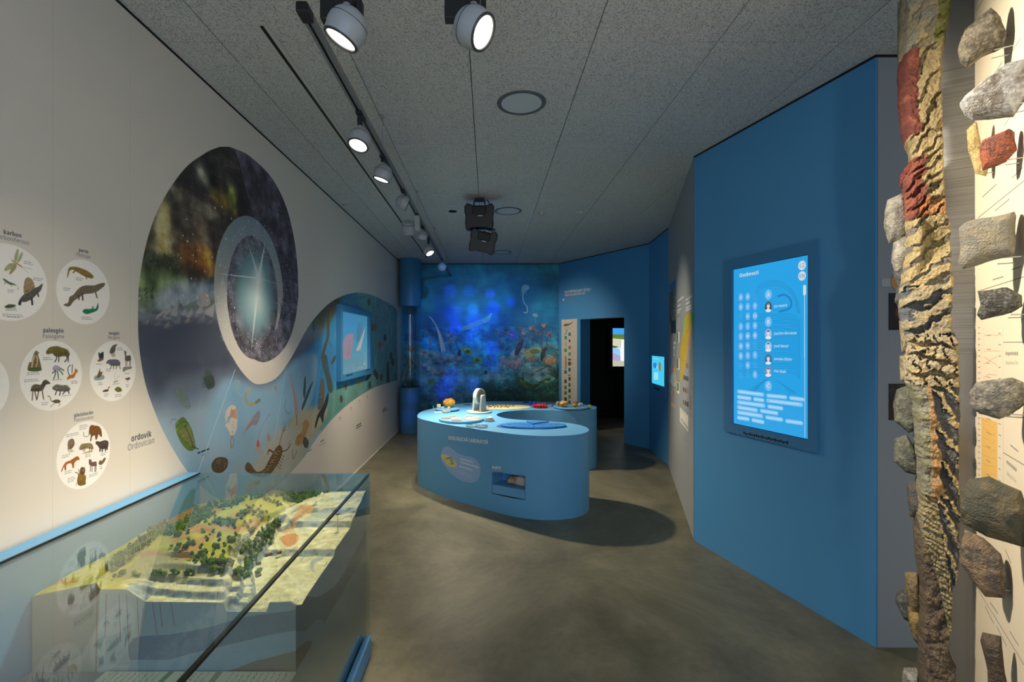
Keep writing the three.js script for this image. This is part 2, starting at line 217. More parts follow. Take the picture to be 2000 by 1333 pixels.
spotlight('big pale grey spotlight with lit lens turned down to the beige animal wall', LAMPS.wall, { gear: true, r: 0.07, trackD: 1.72, trackX: 0 });
spotlight('big pale grey spotlight with lit lens turned to the rock specimen panel', LAMPS.rocks, { gear: true, r: 0.07, trackD: 1.72, trackX: 0 });
spotlight('grey spotlight on the long track with round lit lens above the quarry showcase', LAMPS.vitrine);
spotlight('grey spotlight on the long track with narrow lit lens lighting the beige wall', LAMPS.mural);
spotlight('grey spotlight seen from its closed back, turned to the printed map wall', LAMPS.graphic, { r: 0.062 });
spotlight('grey spotlight with slim lit lens just beyond the white driver box', LAMPS.low, { r: 0.06 });
spotlight('grey spotlight with glaring lit lens turned to the laboratory table', LAMPS.table, { r: 0.066 });
spotlight('added unseen spotlight behind the viewer that brightens the touchscreen wall', LAMPS.screen, { gear: true, r: 0.07, trackD: -0.5, trackX: 0 });
spotlight('last grey spotlight on the long track, before the reef mural', LAMPS.chart, { r: 0.066 });
{ // drum shaped spotlight with a white driver box
  const L = LAMPS.side, p = at(L.px, L.py, L.d), t = thing('drum_spotlight', 'drum shaped grey spotlight hanging on a white driver box', 'spotlight', p, 0, 'track spotlights');
  const b = at(815, 436, L.d).sub(p), ty = TRY - p.y;
  part('driver_box', rbox(0.05, 0.15, 0.045, 0.004, b.x, b.y, 0), mat(0x9fa3a4, 0.5), t);
  part('adapter', rbox(0.034, ty - b.y - 0.074, 0.06, 0.003, b.x, (ty + b.y + 0.075) / 2, 0), CHARCOAL, t);
  part('bracket', rodBetween(V(0.02, 0.01, 0), V(b.x - 0.02, b.y - 0.03, 0), 0.008), LAMPGREY, t);
  const q = new THREE.Quaternion().setFromUnitVectors(V(0, -1, 0), V(-0.12, -1, -0.55).normalize());
  part('lamp_head', lathe([[0.001, 0.075], [0.03, 0.073], [0.056, 0.058], [0.066, 0.038], [0.066, -0.06], [0.062, -0.064], [0.058, -0.05]].reverse(), 40).applyQuaternion(q), LAMPGREY, t);
  part('cooling_ring', new THREE.TorusGeometry(0.0665, 0.003, 8, 40).rotateX(Math.PI / 2).translate(0, 0.036, 0).applyQuaternion(q), RINGMAT, t);
  part('lens', cyl(0.058, 0.058, 0.004, 32, 0, -0.052, 0).applyQuaternion(q), LENS, t);
  const l = new THREE.SpotLight(WARM, L.I, 0, L.angle, L.pen, 2); l.name = 'beam'; l.position.copy(V(0, -0.066, 0).applyQuaternion(q)); l.castShadow = true; l.shadow.radius = 2.2; l.target.position.set(L.aim[0], L.aim[1], -L.aim[2]); l.target.updateMatrixWorld(); t.add(l);
}
{ // linear air slot
  const dx = -1.115, t = thing('air_vent_slot', 'long pale linear air outlet with a black slot in the ceiling', 'air vent', V(dx, CEIL, -2.4));
  part('flange', merge([box(0.023, 0.005, 6.6, -0.0215, -0.0025, -3.3), box(0.023, 0.005, 6.6, 0.0215, -0.0025, -3.3), box(0.066, 0.005, 0.02, 0, -0.0025, 0.01)]), mat(0xbdbcb4, 0.6), t);
  part('slot', box(0.02, 0.004, 6.58, 0, -0.002, -3.3), BLACK, t);
}
const SPKWHITE = mat(0xb9c2c6, 0.6), SPKRING = mat(0x55595b, 0.55);
for (const [px, py, w, label] of [[1018.5, 201, 96, 'large round ceiling speaker alone above the room centre'], [992.5, 412, 53, 'round ceiling speaker between the projectors and the smoke detector'], [980.5, 492.5, 37, 'round ceiling speaker close to the reef mural']]) {
  const d = (CEIL - EYE) * F / (CY - py), r = w / F * d / 2, t = thing('ceiling_speaker', label, 'speaker', at(px, py, d), 0, 'round ceiling speakers');
  part('rim', lathe([[r * 0.80, -0.004], [r * 0.97, -0.008], [r, -0.003], [r, 0.0]], 56), SPKRING, t); part('grille', cyl(r * 0.82, r * 0.82, 0.006, 56, 0, -0.003, 0), SPKWHITE, t);
}
{ const d = (CEIL - EYE) * F / (CY - 415), t = thing('smoke_detector', 'white smoke detector with tapered cage on the ceiling', 'smoke detector', at(1057.5, 413, d)); part('base', lathe([[0, -0.012], [0.048, -0.012], [0.05, 0], [0, 0]], 36), mat(0xb9b7ae, 0.5), t); part('cage', lathe([[0, -0.05], [0.02, -0.05], [0.036, -0.014], [0.036, -0.012]], 30), mat(0xa9a79f, 0.5), t); }
{ const d = (CEIL - EYE) * F / (CY - 413), t = thing('motion_sensor', 'flat round white ceiling sensor with green light', 'sensor', at(1132, 413, d)); part('housing', lathe([[0, -0.02], [0.04, -0.018], [0.05, -0.008], [0.05, 0], [0, 0]], 36), mat(0xb9bab5, 0.5), t); part('indicator', new THREE.SphereGeometry(0.004, 10, 8).translate(0.02, -0.02, 0.012), new THREE.MeshStandardMaterial({ color: 0x113311, emissive: 0x22ff66, emissiveIntensity: 1.2 }), t); }
{ const d = (CEIL - EYE) * F / (CY - 401), t = thing('exit_tag', 'small white box sensor above the black ceiling hole', 'sensor', at(883.5, 398, d)); part('housing', rbox(0.085, 0.03, 0.04, 0.004, 0, -0.015, 0), mat(0xb5b8ba, 0.5), t); part('window', box(0.03, 0.006, 0.002, 0, -0.016, 0.0205), CHARCOAL, t); }
single('ceiling_hole', 'black round hole rim in the ceiling by the projectors', 'ceiling outlet', lathe([[0, -0.002], [0.04, -0.002], [0.048, -0.006], [0.05, 0], [0, 0]], 30), BLACK, at(884, 412.8, (CEIL - EYE) * F / (CY - 412.8)));
{ const d = (CEIL - EYE) * F / (CY - 399), t = thing('ceiling_sensor', 'small white square sensor on the ceiling edge above the beige wall', 'sensor', at(672, 399, d)); part('housing', rbox(0.08, 0.012, 0.08, 0.003, 0, -0.006, 0), mat(0xb5b8ba, 0.5), t); part('window', box(0.03, 0.003, 0.015, 0, -0.0125, 0.01), CHARCOAL, t); }
// projectors
const PROJ = [];
function projector(label, px, py, d, w, tilt, roll, withYoke) {
  const p = at(px, py, d), t = thing('projector', label, 'projector', p, 0, 'two black projectors'), g = new THREE.Group(), q = new THREE.Euler(tilt, 0, roll);
  const s = new THREE.Shape(), a = w / 2, h = w * 0.42, pts = [[-a * 0.92, -h], [-a * 0.75, -h * 1.02], [-a * 0.55, -h * 0.9], [a * 0.55, -h * 0.9], [a * 0.75, -h * 1.02], [a * 0.92, -h], [a * 0.96, -h * 0.6], [a * 0.93, 0.1 * h], [a, 0.35 * h], [a, 0.8 * h], [a * 0.86, h], [a * 0.66, h * 0.9], [a * 0.5, h * 0.82], [-a * 0.5, h * 0.82], [-a * 0.66, h * 0.9], [-a * 0.86, h], [-a, 0.8 * h], [-a, 0.35 * h], [-a * 0.93, 0.1 * h], [-a * 0.96, -h * 0.6]];
  pts.forEach(([x, y], i) => i ? s.lineTo(x, y) : s.moveTo(x, y));
  const rot = (geo) => geo.applyMatrix4(new THREE.Matrix4().makeRotationFromEuler(q));
  part('body', rot(new THREE.ExtrudeGeometry(s, { depth: 0.2, bevelSize: 0.012, bevelThickness: 0.012, bevelSegments: 3, steps: 1 }).translate(0, 0, -0.1)), mat(0x0d0f11, 0.5), t);
  part('vent_panel', rot(rbox(w * 0.5, h * 0.72, 0.02, 0.008, 0, h * 0.48, 0.112)), BLACK, t);
  part('badge', rot(box(w * 0.17, h * 0.06, 0.004, 0.01, h * 0.03, 0.113)), mat(0xc8ccce, 0.4), t);
  for (const [x, y] of [[-0.83, -0.88], [0.83, -0.88], [-0.86, 0.82], [0.86, 0.82]]) part('corner_bumper', rot(new THREE.SphereGeometry(w * 0.085, 14, 10).scale(1, 1, 1.3).translate(x * a, y * h, 0.07)), mat(0x090a0b, 0.6), t);
  part('lens', rot(cyl(0.035, 0.04, 0.05, 28).rotateX(Math.PI / 2).translate(0, h * 0.1, -0.13)), new THREE.MeshStandardMaterial({ color: 0x050510, emissive: BEAM, emissiveIntensity: 1.5, roughness: 0.2 }), t);
  if (withYoke) { const top = CEIL - p.y, x = w * 0.2; part('yoke', merge([rodBetween(V(-x, h, 0.02), V(-x, top - 0.03, 0), 0.006), rodBetween(V(x, h, 0.02), V(x, top - 0.03, 0), 0.006), rodBetween(V(-x, top - 0.03, 0), V(x, top - 0.03, 0), 0.006), box(0.1, 0.03, 0.06, 0, top - 0.015, 0)]), CHARCOAL, t); part('cable', tube([V(w * 0.3, h * 0.9, -0.03), V(w * 0.36, h * 1.35, -0.04), V(w * 0.2, h * 1.8, -0.05), V(w * 0.15, top - 0.02, -0.05)], 0.005), BLACK, t); }
  else { const u = w * 0.2; for (const x of [-u - 0.02, u * 0.3]) part('yoke_arm', rodBetween(V(x, h * 0.8, 0), V(x, h * 1.04, 0), 0.007), CHARCOAL, t); part('cable', tube([V(a * 0.7, h * 0.8, 0.06), V(a * 0.98, h * 0.95, 0.06), V(a * 0.95, h * 1.08, 0.05), V(a * 0.75, h * 1.2, 0.04)], 0.005), BLACK, t); }
  PROJ.push({ t, p: V(0, h * 0.1, -0.17).applyEuler(q) }); return t;
}
projector('black projector hanging from the ceiling by a wire yoke', 936.5, 425, 5.28, 0.29, 0.12, 0, true);
projector('black projector hanging tilted beneath the other projector', 943.5, 472, 5.28, 0.262, 0.2, -0.2, false);
// what the projectors throw on the mural and the column: drifting patches of blue light, each a narrow beam
{
  const spots = [[880, 568, 8], [885, 614, 11], [890, 640, 8], [917, 569, 7], [924, 605, 7], [927, 628, 11], [921, 660, 8], [957, 574, 6], [962, 602, 9], [959, 622, 9], [961, 680, 9], [961, 712, 10], [997, 590, 6], [1001, 655, 6], [838, 672, 9], [880, 738, 11], [866, 762, 10], [925, 752, 9], [885, 612, 26], [940, 640, 30], [866, 735, 34]];
  for (const [k, x, y] of [[0, 900, 640], [1, 985, 640]]) { const pr = PROJ[k], h = pBack.hit(x, y), l = new THREE.SpotLight(0x4fa4ff, 13, 0, 0.34, 0.8, 2); l.name = 'picture_beam'; l.castShadow = true; l.shadow.radius = 0.5; l.position.copy(pr.p); l.target.position.copy(pBack.pos(h.s, h.y)); l.target.updateMatrixWorld(); pr.t.add(l); }
  spots.forEach(([x, y, r], i) => {
    const pr = PROJ[i % 2], h = pBack.hit(x, y), to = pBack.pos(h.s, h.y), from = pr.t.position.clone().add(pr.p), dist = to.distanceTo(from);
    const l = new THREE.SpotLight(i % 5 === 4 ? 0x2a8cff : BEAM, 38 * (0.6 + (i * 37 % 11) / 12) * (r > 20 ? 0.25 : 1), 0, Math.atan(r * 2.1 / F * h.d / dist), 1, 2);
    l.name = 'blue_ray'; l.castShadow = true; l.shadow.radius = 0.3; l.position.copy(pr.p); l.target.position.copy(to); l.target.updateMatrixWorld(); pr.t.add(l);
  });
  for (const [x, y, r, d] of [[803, 778, 8, 8.95], [797, 814, 9, 8.95]]) { const to = at(x, y, d), pr = PROJ[0], from = pr.t.position.clone().add(pr.p), l = new THREE.SpotLight(0x2f7cff, 9, 0, Math.atan(r * 2 / F * d / to.distanceTo(from)), 1, 2); l.name = 'blue_ray'; l.castShadow = true; l.shadow.radius = 0.3; l.position.copy(pr.p); l.target.position.copy(to); l.target.updateMatrixWorld(); pr.t.add(l); }
}
// ---------------------------------------------------------------- laboratory table (C-shaped in plan)
const TH = 0.785;
const tablePx = [[815, 814], [822, 805], [843.5, 798.7], [876, 792], [908.8, 787.9], [952, 784.8], [995.8, 784.2], [1040, 784.8], [1082.8, 786], [1126, 789], [1156.8, 792.4], [1165.4, 795.8], [1160, 799.3], [1139, 801.6], [1104.6, 801.9], [1061, 801.2], [1017.5, 801.8], [991.4, 803.9], [974, 807.6], [970, 811], [978.4, 815.2], [995.8, 818.6], [1017.5, 820.4], [1050, 821.9], [1082.8, 824], [1115.4, 827.4], [1139.4, 832.5], [1150.5, 839], [1143.7, 845.5], [1122, 849.9], [1082.8, 852], [1050, 851.8], [1006.7, 848.8], [963, 843.3], [919.6, 836.8], [876, 830.3], [843.5, 823.9], [821.8, 818.6]];
const tcurve = new THREE.CatmullRomCurve3(tablePx.map(([x, y]) => { const p = atH(x, y, TH); return V(p.x, 0, p.z); }), true, 'centripetal');
const tpts = tcurve.getSpacedPoints(420); tpts.pop();
const tlen = [0]; for (let i = 0; i < tpts.length; i++) tlen.push(tlen[i] + tpts[i].distanceTo(tpts[(i + 1) % tpts.length]));
const TL = tlen[tpts.length];
function tAt(s) { s = ((s % TL) + TL) % TL; let i = 0; while (tlen[i + 1] < s) i++; const a = tpts[i], b = tpts[(i + 1) % tpts.length], t = (s - tlen[i]) / (tlen[i + 1] - tlen[i]), e = b.clone().sub(a).normalize(); return { p: a.clone().lerp(b, t), n: V(-e.z * -1, 0, -e.x) }; }
// (travel runs left, far, right: outward lies to the left of it)
function tHit(px, py) { const k = (px - CX) / F; let best; for (let i = 0; i < tpts.length; i++) { const a = tpts[i], b = tpts[(i + 1) % tpts.length], fa = a.x + k * a.z, fb = b.x + k * b.z; if (fa * fb <= 0 && fa !== fb) { const t = fa / (fa - fb), d = -(a.z + (b.z - a.z) * t); if (!best || d < best.d) best = { d, s: tlen[i] + t * (tlen[i + 1] - tlen[i]) }; } } return best && { ...best, y: EYE - (py - CY) / F * best.d }; }
const NI = { r: tHit(961, 930).s, l: tHit(1026, 930).s, top: (tHit(961, 923).y + tHit(1026, 927).y) / 2, mid: (tHit(961, 951).y + tHit(1026, 954).y) / 2, bot: (tHit(961, 969).y + tHit(1026, 972.5).y) / 2 };
const table = thing('laboratory_table', 'large blue C-shaped laboratory table with printed front and a niche', 'table');
const TABLEBLUE = paint(0x5fa4d4, 0.5);
{
  const ss = []; for (let i = 0; i < tpts.length; i++) ss.push(tlen[i]); ss.push(TL, NI.l, NI.r); ss.sort((a, b) => a - b);
  const ys = [0, NI.bot, NI.mid, NI.top, TH - 0.018], pos = [], uv = [], idx = [];
  for (let i = 0; i + 1 < ss.length; i++) { const s0 = ss[i], s1 = ss[i + 1]; if (s1 - s0 < 1e-6) continue; const a = tAt(s0 + 1e-7).p, b = tAt(s1 - 1e-7).p, hole = s0 >= NI.l - 1e-6 && s1 <= NI.r + 1e-6; for (let j = 0; j < 4; j++) { if (hole && (j === 1 || j === 2)) continue; const k = pos.length / 3; pos.push(a.x, ys[j], a.z, b.x, ys[j], b.z, b.x, ys[j + 1], b.z, a.x, ys[j + 1], a.z); uv.push(s0, ys[j], s1, ys[j], s1, ys[j + 1], s0, ys[j + 1]); idx.push(k, k + 2, k + 1, k, k + 3, k + 2); } }
  const g = new THREE.BufferGeometry(); g.setAttribute('position', new THREE.Float32BufferAttribute(pos, 3)); g.setAttribute('uv', new THREE.Float32BufferAttribute(uv, 2)); g.setIndex(idx);
  const m = mergeVertices(g, 1e-5); m.computeVertexNormals();
  part('body', m, TABLEBLUE, table);
  const s = new THREE.Shape(tpts.map((p) => new THREE.Vector2(p.x, p.z)));
  part('tabletop', new THREE.ExtrudeGeometry(s, { depth: 0.014, bevelSize: 0.002, bevelThickness: 0.002, bevelSegments: 2, bevelOffset: -0.002, curveSegments: 1 }).rotateX(Math.PI / 2).translate(0, TH - 0.002, 0), TABLEBLUE, table);
  // niche and its drawer front
  const A = tAt(NI.l).p, B = tAt(NI.r).p, mid = A.clone().add(B).multiplyScalar(0.5), ex = A.clone().sub(B), w = ex.length(); ex.normalize(); const inn = V(ex.z, 0, -ex.x); if (inn.z > 0) inn.negate();
  const yaw = Math.atan2(-ex.z, ex.x), dep = 0.2, h = NI.top - NI.mid;
  const place = (geo, y, out) => geo.rotateY(yaw).translate(mid.x - inn.x * out, y, mid.z - inn.z * out);
  const t2 = 0.006;
  part('niche', merge([place(box(w + 2 * t2, t2, dep), NI.top + t2 / 2 - 0.0002, -dep / 2 - 0.002), place(box(w + 2 * t2, t2, dep), NI.mid - t2 / 2, -dep / 2 - 0.012), place(box(t2, h, dep, -w / 2 - t2 / 2), (NI.top + NI.mid) / 2, -dep / 2 - 0.002), place(box(t2, h, dep, w / 2 + t2 / 2), (NI.top + NI.mid) / 2, -dep / 2 - 0.002), place(box(w, h, t2), (NI.top + NI.mid) / 2, -dep)]), TABLEBLUE, table);
  part('niche_drawer', place(rbox(w - 0.007, NI.mid - NI.bot - 0.006, 0.012, 0.0015), (NI.mid + NI.bot) / 2 + 0.002, 0.001 - 0.006), TABLEBLUE, table);
  part('drawer_gap', place(box(w, NI.mid - NI.bot, 0.004), (NI.mid + NI.bot) / 2, -0.022), DARKGAP, table);
  NI.center = mid.clone().add(inn.clone().multiplyScalar(0.075)); Object.assign(NI, { inn, ex, w, h, yaw });
}
{ // lettering and the medallion printed on the front
  const s0 = tHit(1046, 900).s, s1 = tHit(850, 900).s, ppm = 620, y0 = 0.22, y1 = 0.74, c = canvasOf((s1 - s0) * ppm, (y1 - y0) * ppm);
  const a = Object.create(Art.prototype); Object.assign(a, { plane: { hit: (x, y) => { const h = tHit(x, y); return { s: s1 - h.s, y: h.y, d: h.d }; } }, s0: 0, s1: s1 - s0, y0, y1, ppm, c, g: c.getContext('2d') }); srand(7);
  a.view(850, 840, 9.52);
  a.fill([[130, 370], [170, 320], [230, 308], [320, 350], [420, 425], [550, 480], [700, 510], [800, 590], [845, 700], [830, 860], [780, 950], [690, 985], [560, 970], [420, 910], [280, 800], [170, 660], [105, 510]], 'rgba(150,186,232,0.92)');
  a.fill([[115, 470], [180, 462], [260, 490], [330, 550], [390, 600], [405, 650], [380, 695], [330, 700], [260, 680], [190, 620], [145, 560]], 'rgba(214,206,130,1)');
  for (let i = 0; i < 5; i++) a.line([[165 + i * 22, 580 - i * 12], [200 + i * 26, 520 - i * 2], [250 + i * 20, 530 + i * 12], [290 + i * 14, 600 + i * 8], [260 + i * 14, 640]], 'rgba(86,118,160,0.9)', i === 3 ? 14 : 6);
  a.line([[320, 530], [350, 505], [390, 500]], 'rgba(150,180,205,.9)', 6); a.line([[370, 595], [410, 585], [450, 600]], 'rgba(150,180,205,.9)', 6);
  a.view();
  const put = (x, y, s, size, col, font, stretch = 1) => a.text(x, y, s, size, col, font, 'left', stretch);
  const line = (x, y, dx, dy, s, size, col, font) => { const [u0, v0] = a.m(x, y), [u1, v1] = a.m(x + dx, y + dy), g = a.g; g.save(); g.translate(u0, v0); g.rotate(Math.atan2(v1 - v0, u1 - u0)); g.font = `${font ?? ''} ${size * a.scale(x, y)}px sans-serif`; const w = g.measureText(s).width; g.scale(Math.hypot(u1 - u0, v1 - v0) / w, 1); g.fillStyle = col; g.fillText(s, 0, 0); g.restore(); };
  line(875.5, 858.5, 78, 10, 'GEOLOGICKÁ LABORATOŘ', 9.6, 'rgba(232,240,246,1)', 'bold');
  line(875.5, 865.5, 21, 2.4, 'GEOLOGICAL LAB', 3.6, 'rgba(170,195,215,.9)');
  a.view(850, 840, 9.52);
  const blur = (x, y, dx, dy, words, h, col) => { let p = 0; for (const w of words) { a.line([[x + dx * p, y + dy * p], [x + dx * (p + w), y + dy * (p + w)]], col, h, false); p += w + 0.07; } };
  blur(475, 540, 220, 60, [0.42, 0.5], 26, 'rgba(206,222,240,.8)'); blur(480, 600, 320, 100, [0.55, 0.38], 26, 'rgba(206,222,240,.8)'); blur(450, 675, 230, 70, [0.06, 0.9], 26, 'rgba(206,222,240,.8)');
  blur(430, 780, 240, 60, [0.2, 0.7], 12, 'rgba(180,202,232,.7)'); blur(445, 820, 215, 55, [0.5, 0.45], 12, 'rgba(180,202,232,.7)');
  a.view(); line(961.5, 916, 17.3, 1.3, 'kalcit', 8.4, 'rgba(238,244,248,1)', 'bold'); line(961.5, 922, 17.3, 1.0, 'calcite', 6.4, 'rgba(196,216,232,1)');
  const K = 60, pos = [], uv = [], idx = []; for (let i = 0; i <= K; i++) { const s = lerp(s0, s1, i / K), q = tAt(s), o = q.n.clone().multiplyScalar(0.0012); for (const y of [y0, y1]) { pos.push(q.p.x + o.x, y, q.p.z + o.z); uv.push((s1 - s) / (s1 - s0), (y - y0) / (y1 - y0)); } if (i < K) { const k = i * 2; idx.push(k, k + 1, k + 3, k, k + 3, k + 2); } }
  const g = new THREE.BufferGeometry(); g.setAttribute('position', new THREE.Float32BufferAttribute(pos, 3)); g.setAttribute('uv', new THREE.Float32BufferAttribute(uv, 2)); g.setIndex(idx); g.computeVertexNormals();
  const m = part('printed_lettering', g, mat(0xffffff, 0.55, { map: texOf(c), transparent: true, side: THREE.DoubleSide }), table); m.userData.label = 'white lettering and a pale blue medallion with a yellow shell';
}
// ---------------------------------------------------------------- stones
// an angular stone: an outline (in metres, to the right and up) given depth, broken into facets, with tones of its own
function stoneGeo(outline, depth, sd, tones, o = {}) {
  const q = outline.map(([x, y]) => ({ a: Math.atan2(y, x), x, y })).sort((m, n) => m.a - n.a), rad = (a) => { for (let i = 0; i < q.length; i++) { const p = q[i], r = q[(i + 1) % q.length]; let a0 = p.a, a1 = r.a, t = a; if (a1 < a0) a1 += 2 * Math.PI; if (t < a0 - 1e-9) t += 2 * Math.PI; if (t >= a0 - 1e-9 && t <= a1 + 1e-9) { const den = Math.cos(a) * (r.y - p.y) - Math.sin(a) * (r.x - p.x); return Math.abs((p.x * (r.y - p.y) - p.y * (r.x - p.x)) / (Math.abs(den) < 1e-9 ? 1e-9 : den)); } } return 0.01; };
  srand(sd); const planes = []; for (let i = 0; i < (o.cuts ?? 18); i++) { const v = V(rr(-1, 1), rr(-1, 1), (i % 2 ? 1 : -1) * rr(0.35, 1.1)).normalize(); planes.push([v, rr(0.56, 0.86)]); }
  const g = mergeVertices(new THREE.IcosahedronGeometry(1, o.detail ?? 16).deleteAttribute('uv').deleteAttribute('normal'), 1e-5), p = g.attributes.position, col = [], uvs = [], size = Math.max(...outline.map(([x, y]) => Math.hypot(x, y)));
  const c = tones.map((t) => new THREE.Color(t)), tmp = new THREE.Color();
  for (let i = 0; i < p.count; i++) {
    const v = V(p.getX(i), p.getY(i), p.getZ(i)).normalize(), e = 0.55, a = Math.atan2(v.y, v.x), flat = Math.hypot(v.x, v.y), cr = Math.pow(flat, e), cz = Math.sign(v.z) * Math.pow(Math.abs(v.z), e + 0.1), r = rad(a), f = o.grain ?? 22, u = V(Math.cos(a) * cr, Math.sin(a) * cr, cz);
    let k = 1; for (const [n, h] of planes) { const dt = n.dot(u); if (dt > h) k = Math.min(k, h / dt); }
    const wn = fbm(u.x * 1.5 + sd, u.y * 1.5, u.z * 1.5, 2) * 0.05, w = (lerp(1, k, o.chip ?? 0.9) + wn) * (1 + (o.rough ?? 0.05) * fbm(u.x * 4 + sd, u.y * 4, u.z * 4, 5)), ws = lerp(1, w, 0.45);
    let x = u.x * r * ws, y = u.y * r * ws, z = u.z * depth / 2 * w;
    if (o.layers) z += depth * 0.03 * Math.sin((y * Math.cos(o.layers[1]) + x * Math.sin(o.layers[1])) * o.layers[0]);
    p.setXYZ(i, x, y, z); uvs.push(x + z * 0.6 + sd * 0.37, y + z * 0.5);
    const n1 = clamp(0.5 + fbm(x / size * 2 + sd, y / size * 2.2, z / size * 2, 4) * 1.3), n2 = clamp(0.5 + fbm(x / size * 9, y / size * 9 + sd, z / size * 9, 3) * 1.4);
    tmp.copy(c[0]).lerp(c[1], sstep(0.35, 0.65, n1)); if (c[2]) tmp.lerp(c[2], 0.38 * sstep(0.5, 0.9, n2)); tmp.multiplyScalar(0.86 + 0.28 * n2); if (o.split) { const t = sstep(-0.1, 0.1, x / size * 1 + y / size * 0.2 + fbm(x * 30, y * 30, 0, 3) * 0.4 + o.split); tmp.lerp(c[3], t); } col.push(tmp.r, tmp.g, tmp.b);
  }
  g.setAttribute('color', new THREE.Float32BufferAttribute(col, 3)); g.setAttribute('uv', new THREE.Float32BufferAttribute(uvs, 2)); g.computeVertexNormals(); return g;
}
const STONE = (() => { const n = 256, d = new Uint8Array(n * n * 4), f = (u, v) => { let s = 0; for (const [k, a] of [[5, 0.5], [14, 0.34], [38, 0.22]]) s += a * (1 - 2.2 * Math.abs(N3(u * k, v * k, k))); return s; }; for (let y = 0; y < n; y++) for (let x = 0; x < n; x++) { const u = x / n, v = y / n, q = f(u, v) * (1 - u) * (1 - v) + f(u - 1, v) * u * (1 - v) + f(u, v - 1) * (1 - u) * v + f(u - 1, v - 1) * u * v, i = (y * n + x) * 4; d[i] = d[i + 1] = d[i + 2] = clamp(40 + q * 190, 0, 255); d[i + 3] = 255; } const t = new THREE.DataTexture(d, n, n); t.wrapS = t.wrapT = THREE.RepeatWrapping; t.magFilter = THREE.LinearFilter; t.repeat.set(9, 9); t.needsUpdate = true; return new THREE.MeshStandardMaterial({ vertexColors: true, roughness: 0.8, bumpMap: t, bumpScale: 0.006 }); })();
// ---------------------------------------------------------------- things on and in the table
{
  const W = NI.w, o = [[-0.36, -0.36], [-0.26, 0.02], [-0.18, 0.2], [0.0, 0.18], [0.14, 0.3], [0.4, 0.22], [0.34, -0.1], [0.28, -0.38]].map(([x, y]) => [x * W * 0.9, y * NI.h * 1.15]);
  const g = stoneGeo(o, 0.08, 31, ['#b9a489', '#a5712c', '#d8cfc0', '#c9c2b4'], { detail: 18, split: -0.05, chip: 0.7 }); g.rotateY(NI.yaw); g.computeBoundingBox();
  single('calcite_stone', 'white and ochre calcite stone lying in the table niche', 'stone', g, STONE, V(NI.center.x + NI.ex.x * 0.05, NI.mid - g.boundingBox.min.y + 0.0005, NI.center.z));
}
const top = (px, py, h = TH) => atH(px, py, h);
const BTRAY = mat(0x5f9cc8, 0.5);
{ // round tray with the yellow crystal, shaft and cubes
  const c = top(873.5, 799.5, TH + 0.02), r = 0.155, t = thing('specimen_tray', 'round blue tray under the yellow crystal cluster', 'tray', V(c.x, TH, c.z)); part('foot', cyl(r * 0.8, r * 0.8, 0.01, 40, 0, 0.005, 0), mat(0x22415c, 0.7), t); part('plate', lathe([[0, 0.01], [r - 0.004, 0.01], [r, 0.014], [r, 0.026], [r - 0.004, 0.03], [0, 0.03]], 56), BTRAY, t);
  const y = TH + 0.0301, k = top(877, 796, y); srand(5); const list = [new THREE.IcosahedronGeometry(0.062, 3).scale(1.1, 0.8, 0.9).translate(0, 0.05, 0)];
  for (let i = 0; i < 90; i++) { const a = rr(0, 6.28), e = rr(-0.15, 1.4), dir = V(Math.cos(a) * Math.cos(e), Math.sin(e), Math.sin(a) * Math.cos(e)), l = rr(0.012, 0.045) * (e > 0.9 ? 1.3 : 1), q = new THREE.ConeGeometry(rr(0.008, 0.016), l, 5, 1).applyQuaternion(new THREE.Quaternion().setFromUnitVectors(V(0, 1, 0), dir)); const m = dir.clone().multiply(V(0.072, 0.056, 0.06)); list.push(q.translate(m.x, m.y + 0.05, m.z)); }
  const g = merge(list.map((q) => { q.deleteAttribute('uv'); return q; })); g.computeBoundingBox(); const by = g.boundingBox.min.y;
  single('yellow_crystal', 'spiky yellow crystal cluster on a round blue tray', 'crystal', g, mat(0xe0a63c, 0.55, { flatShading: true }), V(k.x, y - by, k.z));
  for (const [px, py, s, lab, tn] of [[857, 796.5, 0.045, 'larger white calcite cube on the tray with yellow crystal', 0.3], [864.5, 799, 0.026, 'small white calcite piece beside the larger cube', 0.7], [877, 799.3, 0.028, 'small white calcite piece in front of the yellow crystal', 1.1]]) { const q = top(px, py, y); single('calcite_cube', lab, 'mineral', rbox(s, s * 0.95, s, s * 0.12).translate(0, s * 0.475, 0), mat(0xe8dcc0, 0.5), V(q.x, y, q.z), tn); }
}
{ const q = top(856, 807), t = thing('flat_white_box', 'flat white sample box beside the blue tray rim', 'box', V(q.x, TH, q.z), 0.1); part('body', rbox(0.095, 0.016, 0.05, 0.003, 0, 0.008, 0), mat(0xdfe2df, 0.5), t); part('probe', rodBetween(V(-0.043, 0.014, 0), V(-0.066, 0.085, -0.03), 0.0015), mat(0xc8d2d6, 0.3), t); }
{ const q = top(872, 806.5), t = thing('white_dish', 'oval white dish with dark rim before the blue tray', 'dish', V(q.x, TH, q.z)); part('bowl', lathe([[0, 0.002], [0.04, 0.002], [0.048, 0.008], [0.05, 0.026], [0.046, 0.026], [0.043, 0.008], [0, 0.006]], 40), mat(0xd8dcd8, 0.5), t); part('contents', cyl(0.044, 0.044, 0.004, 32, 0, 0.021, 0), mat(0x8d8a72, 0.8), t); }
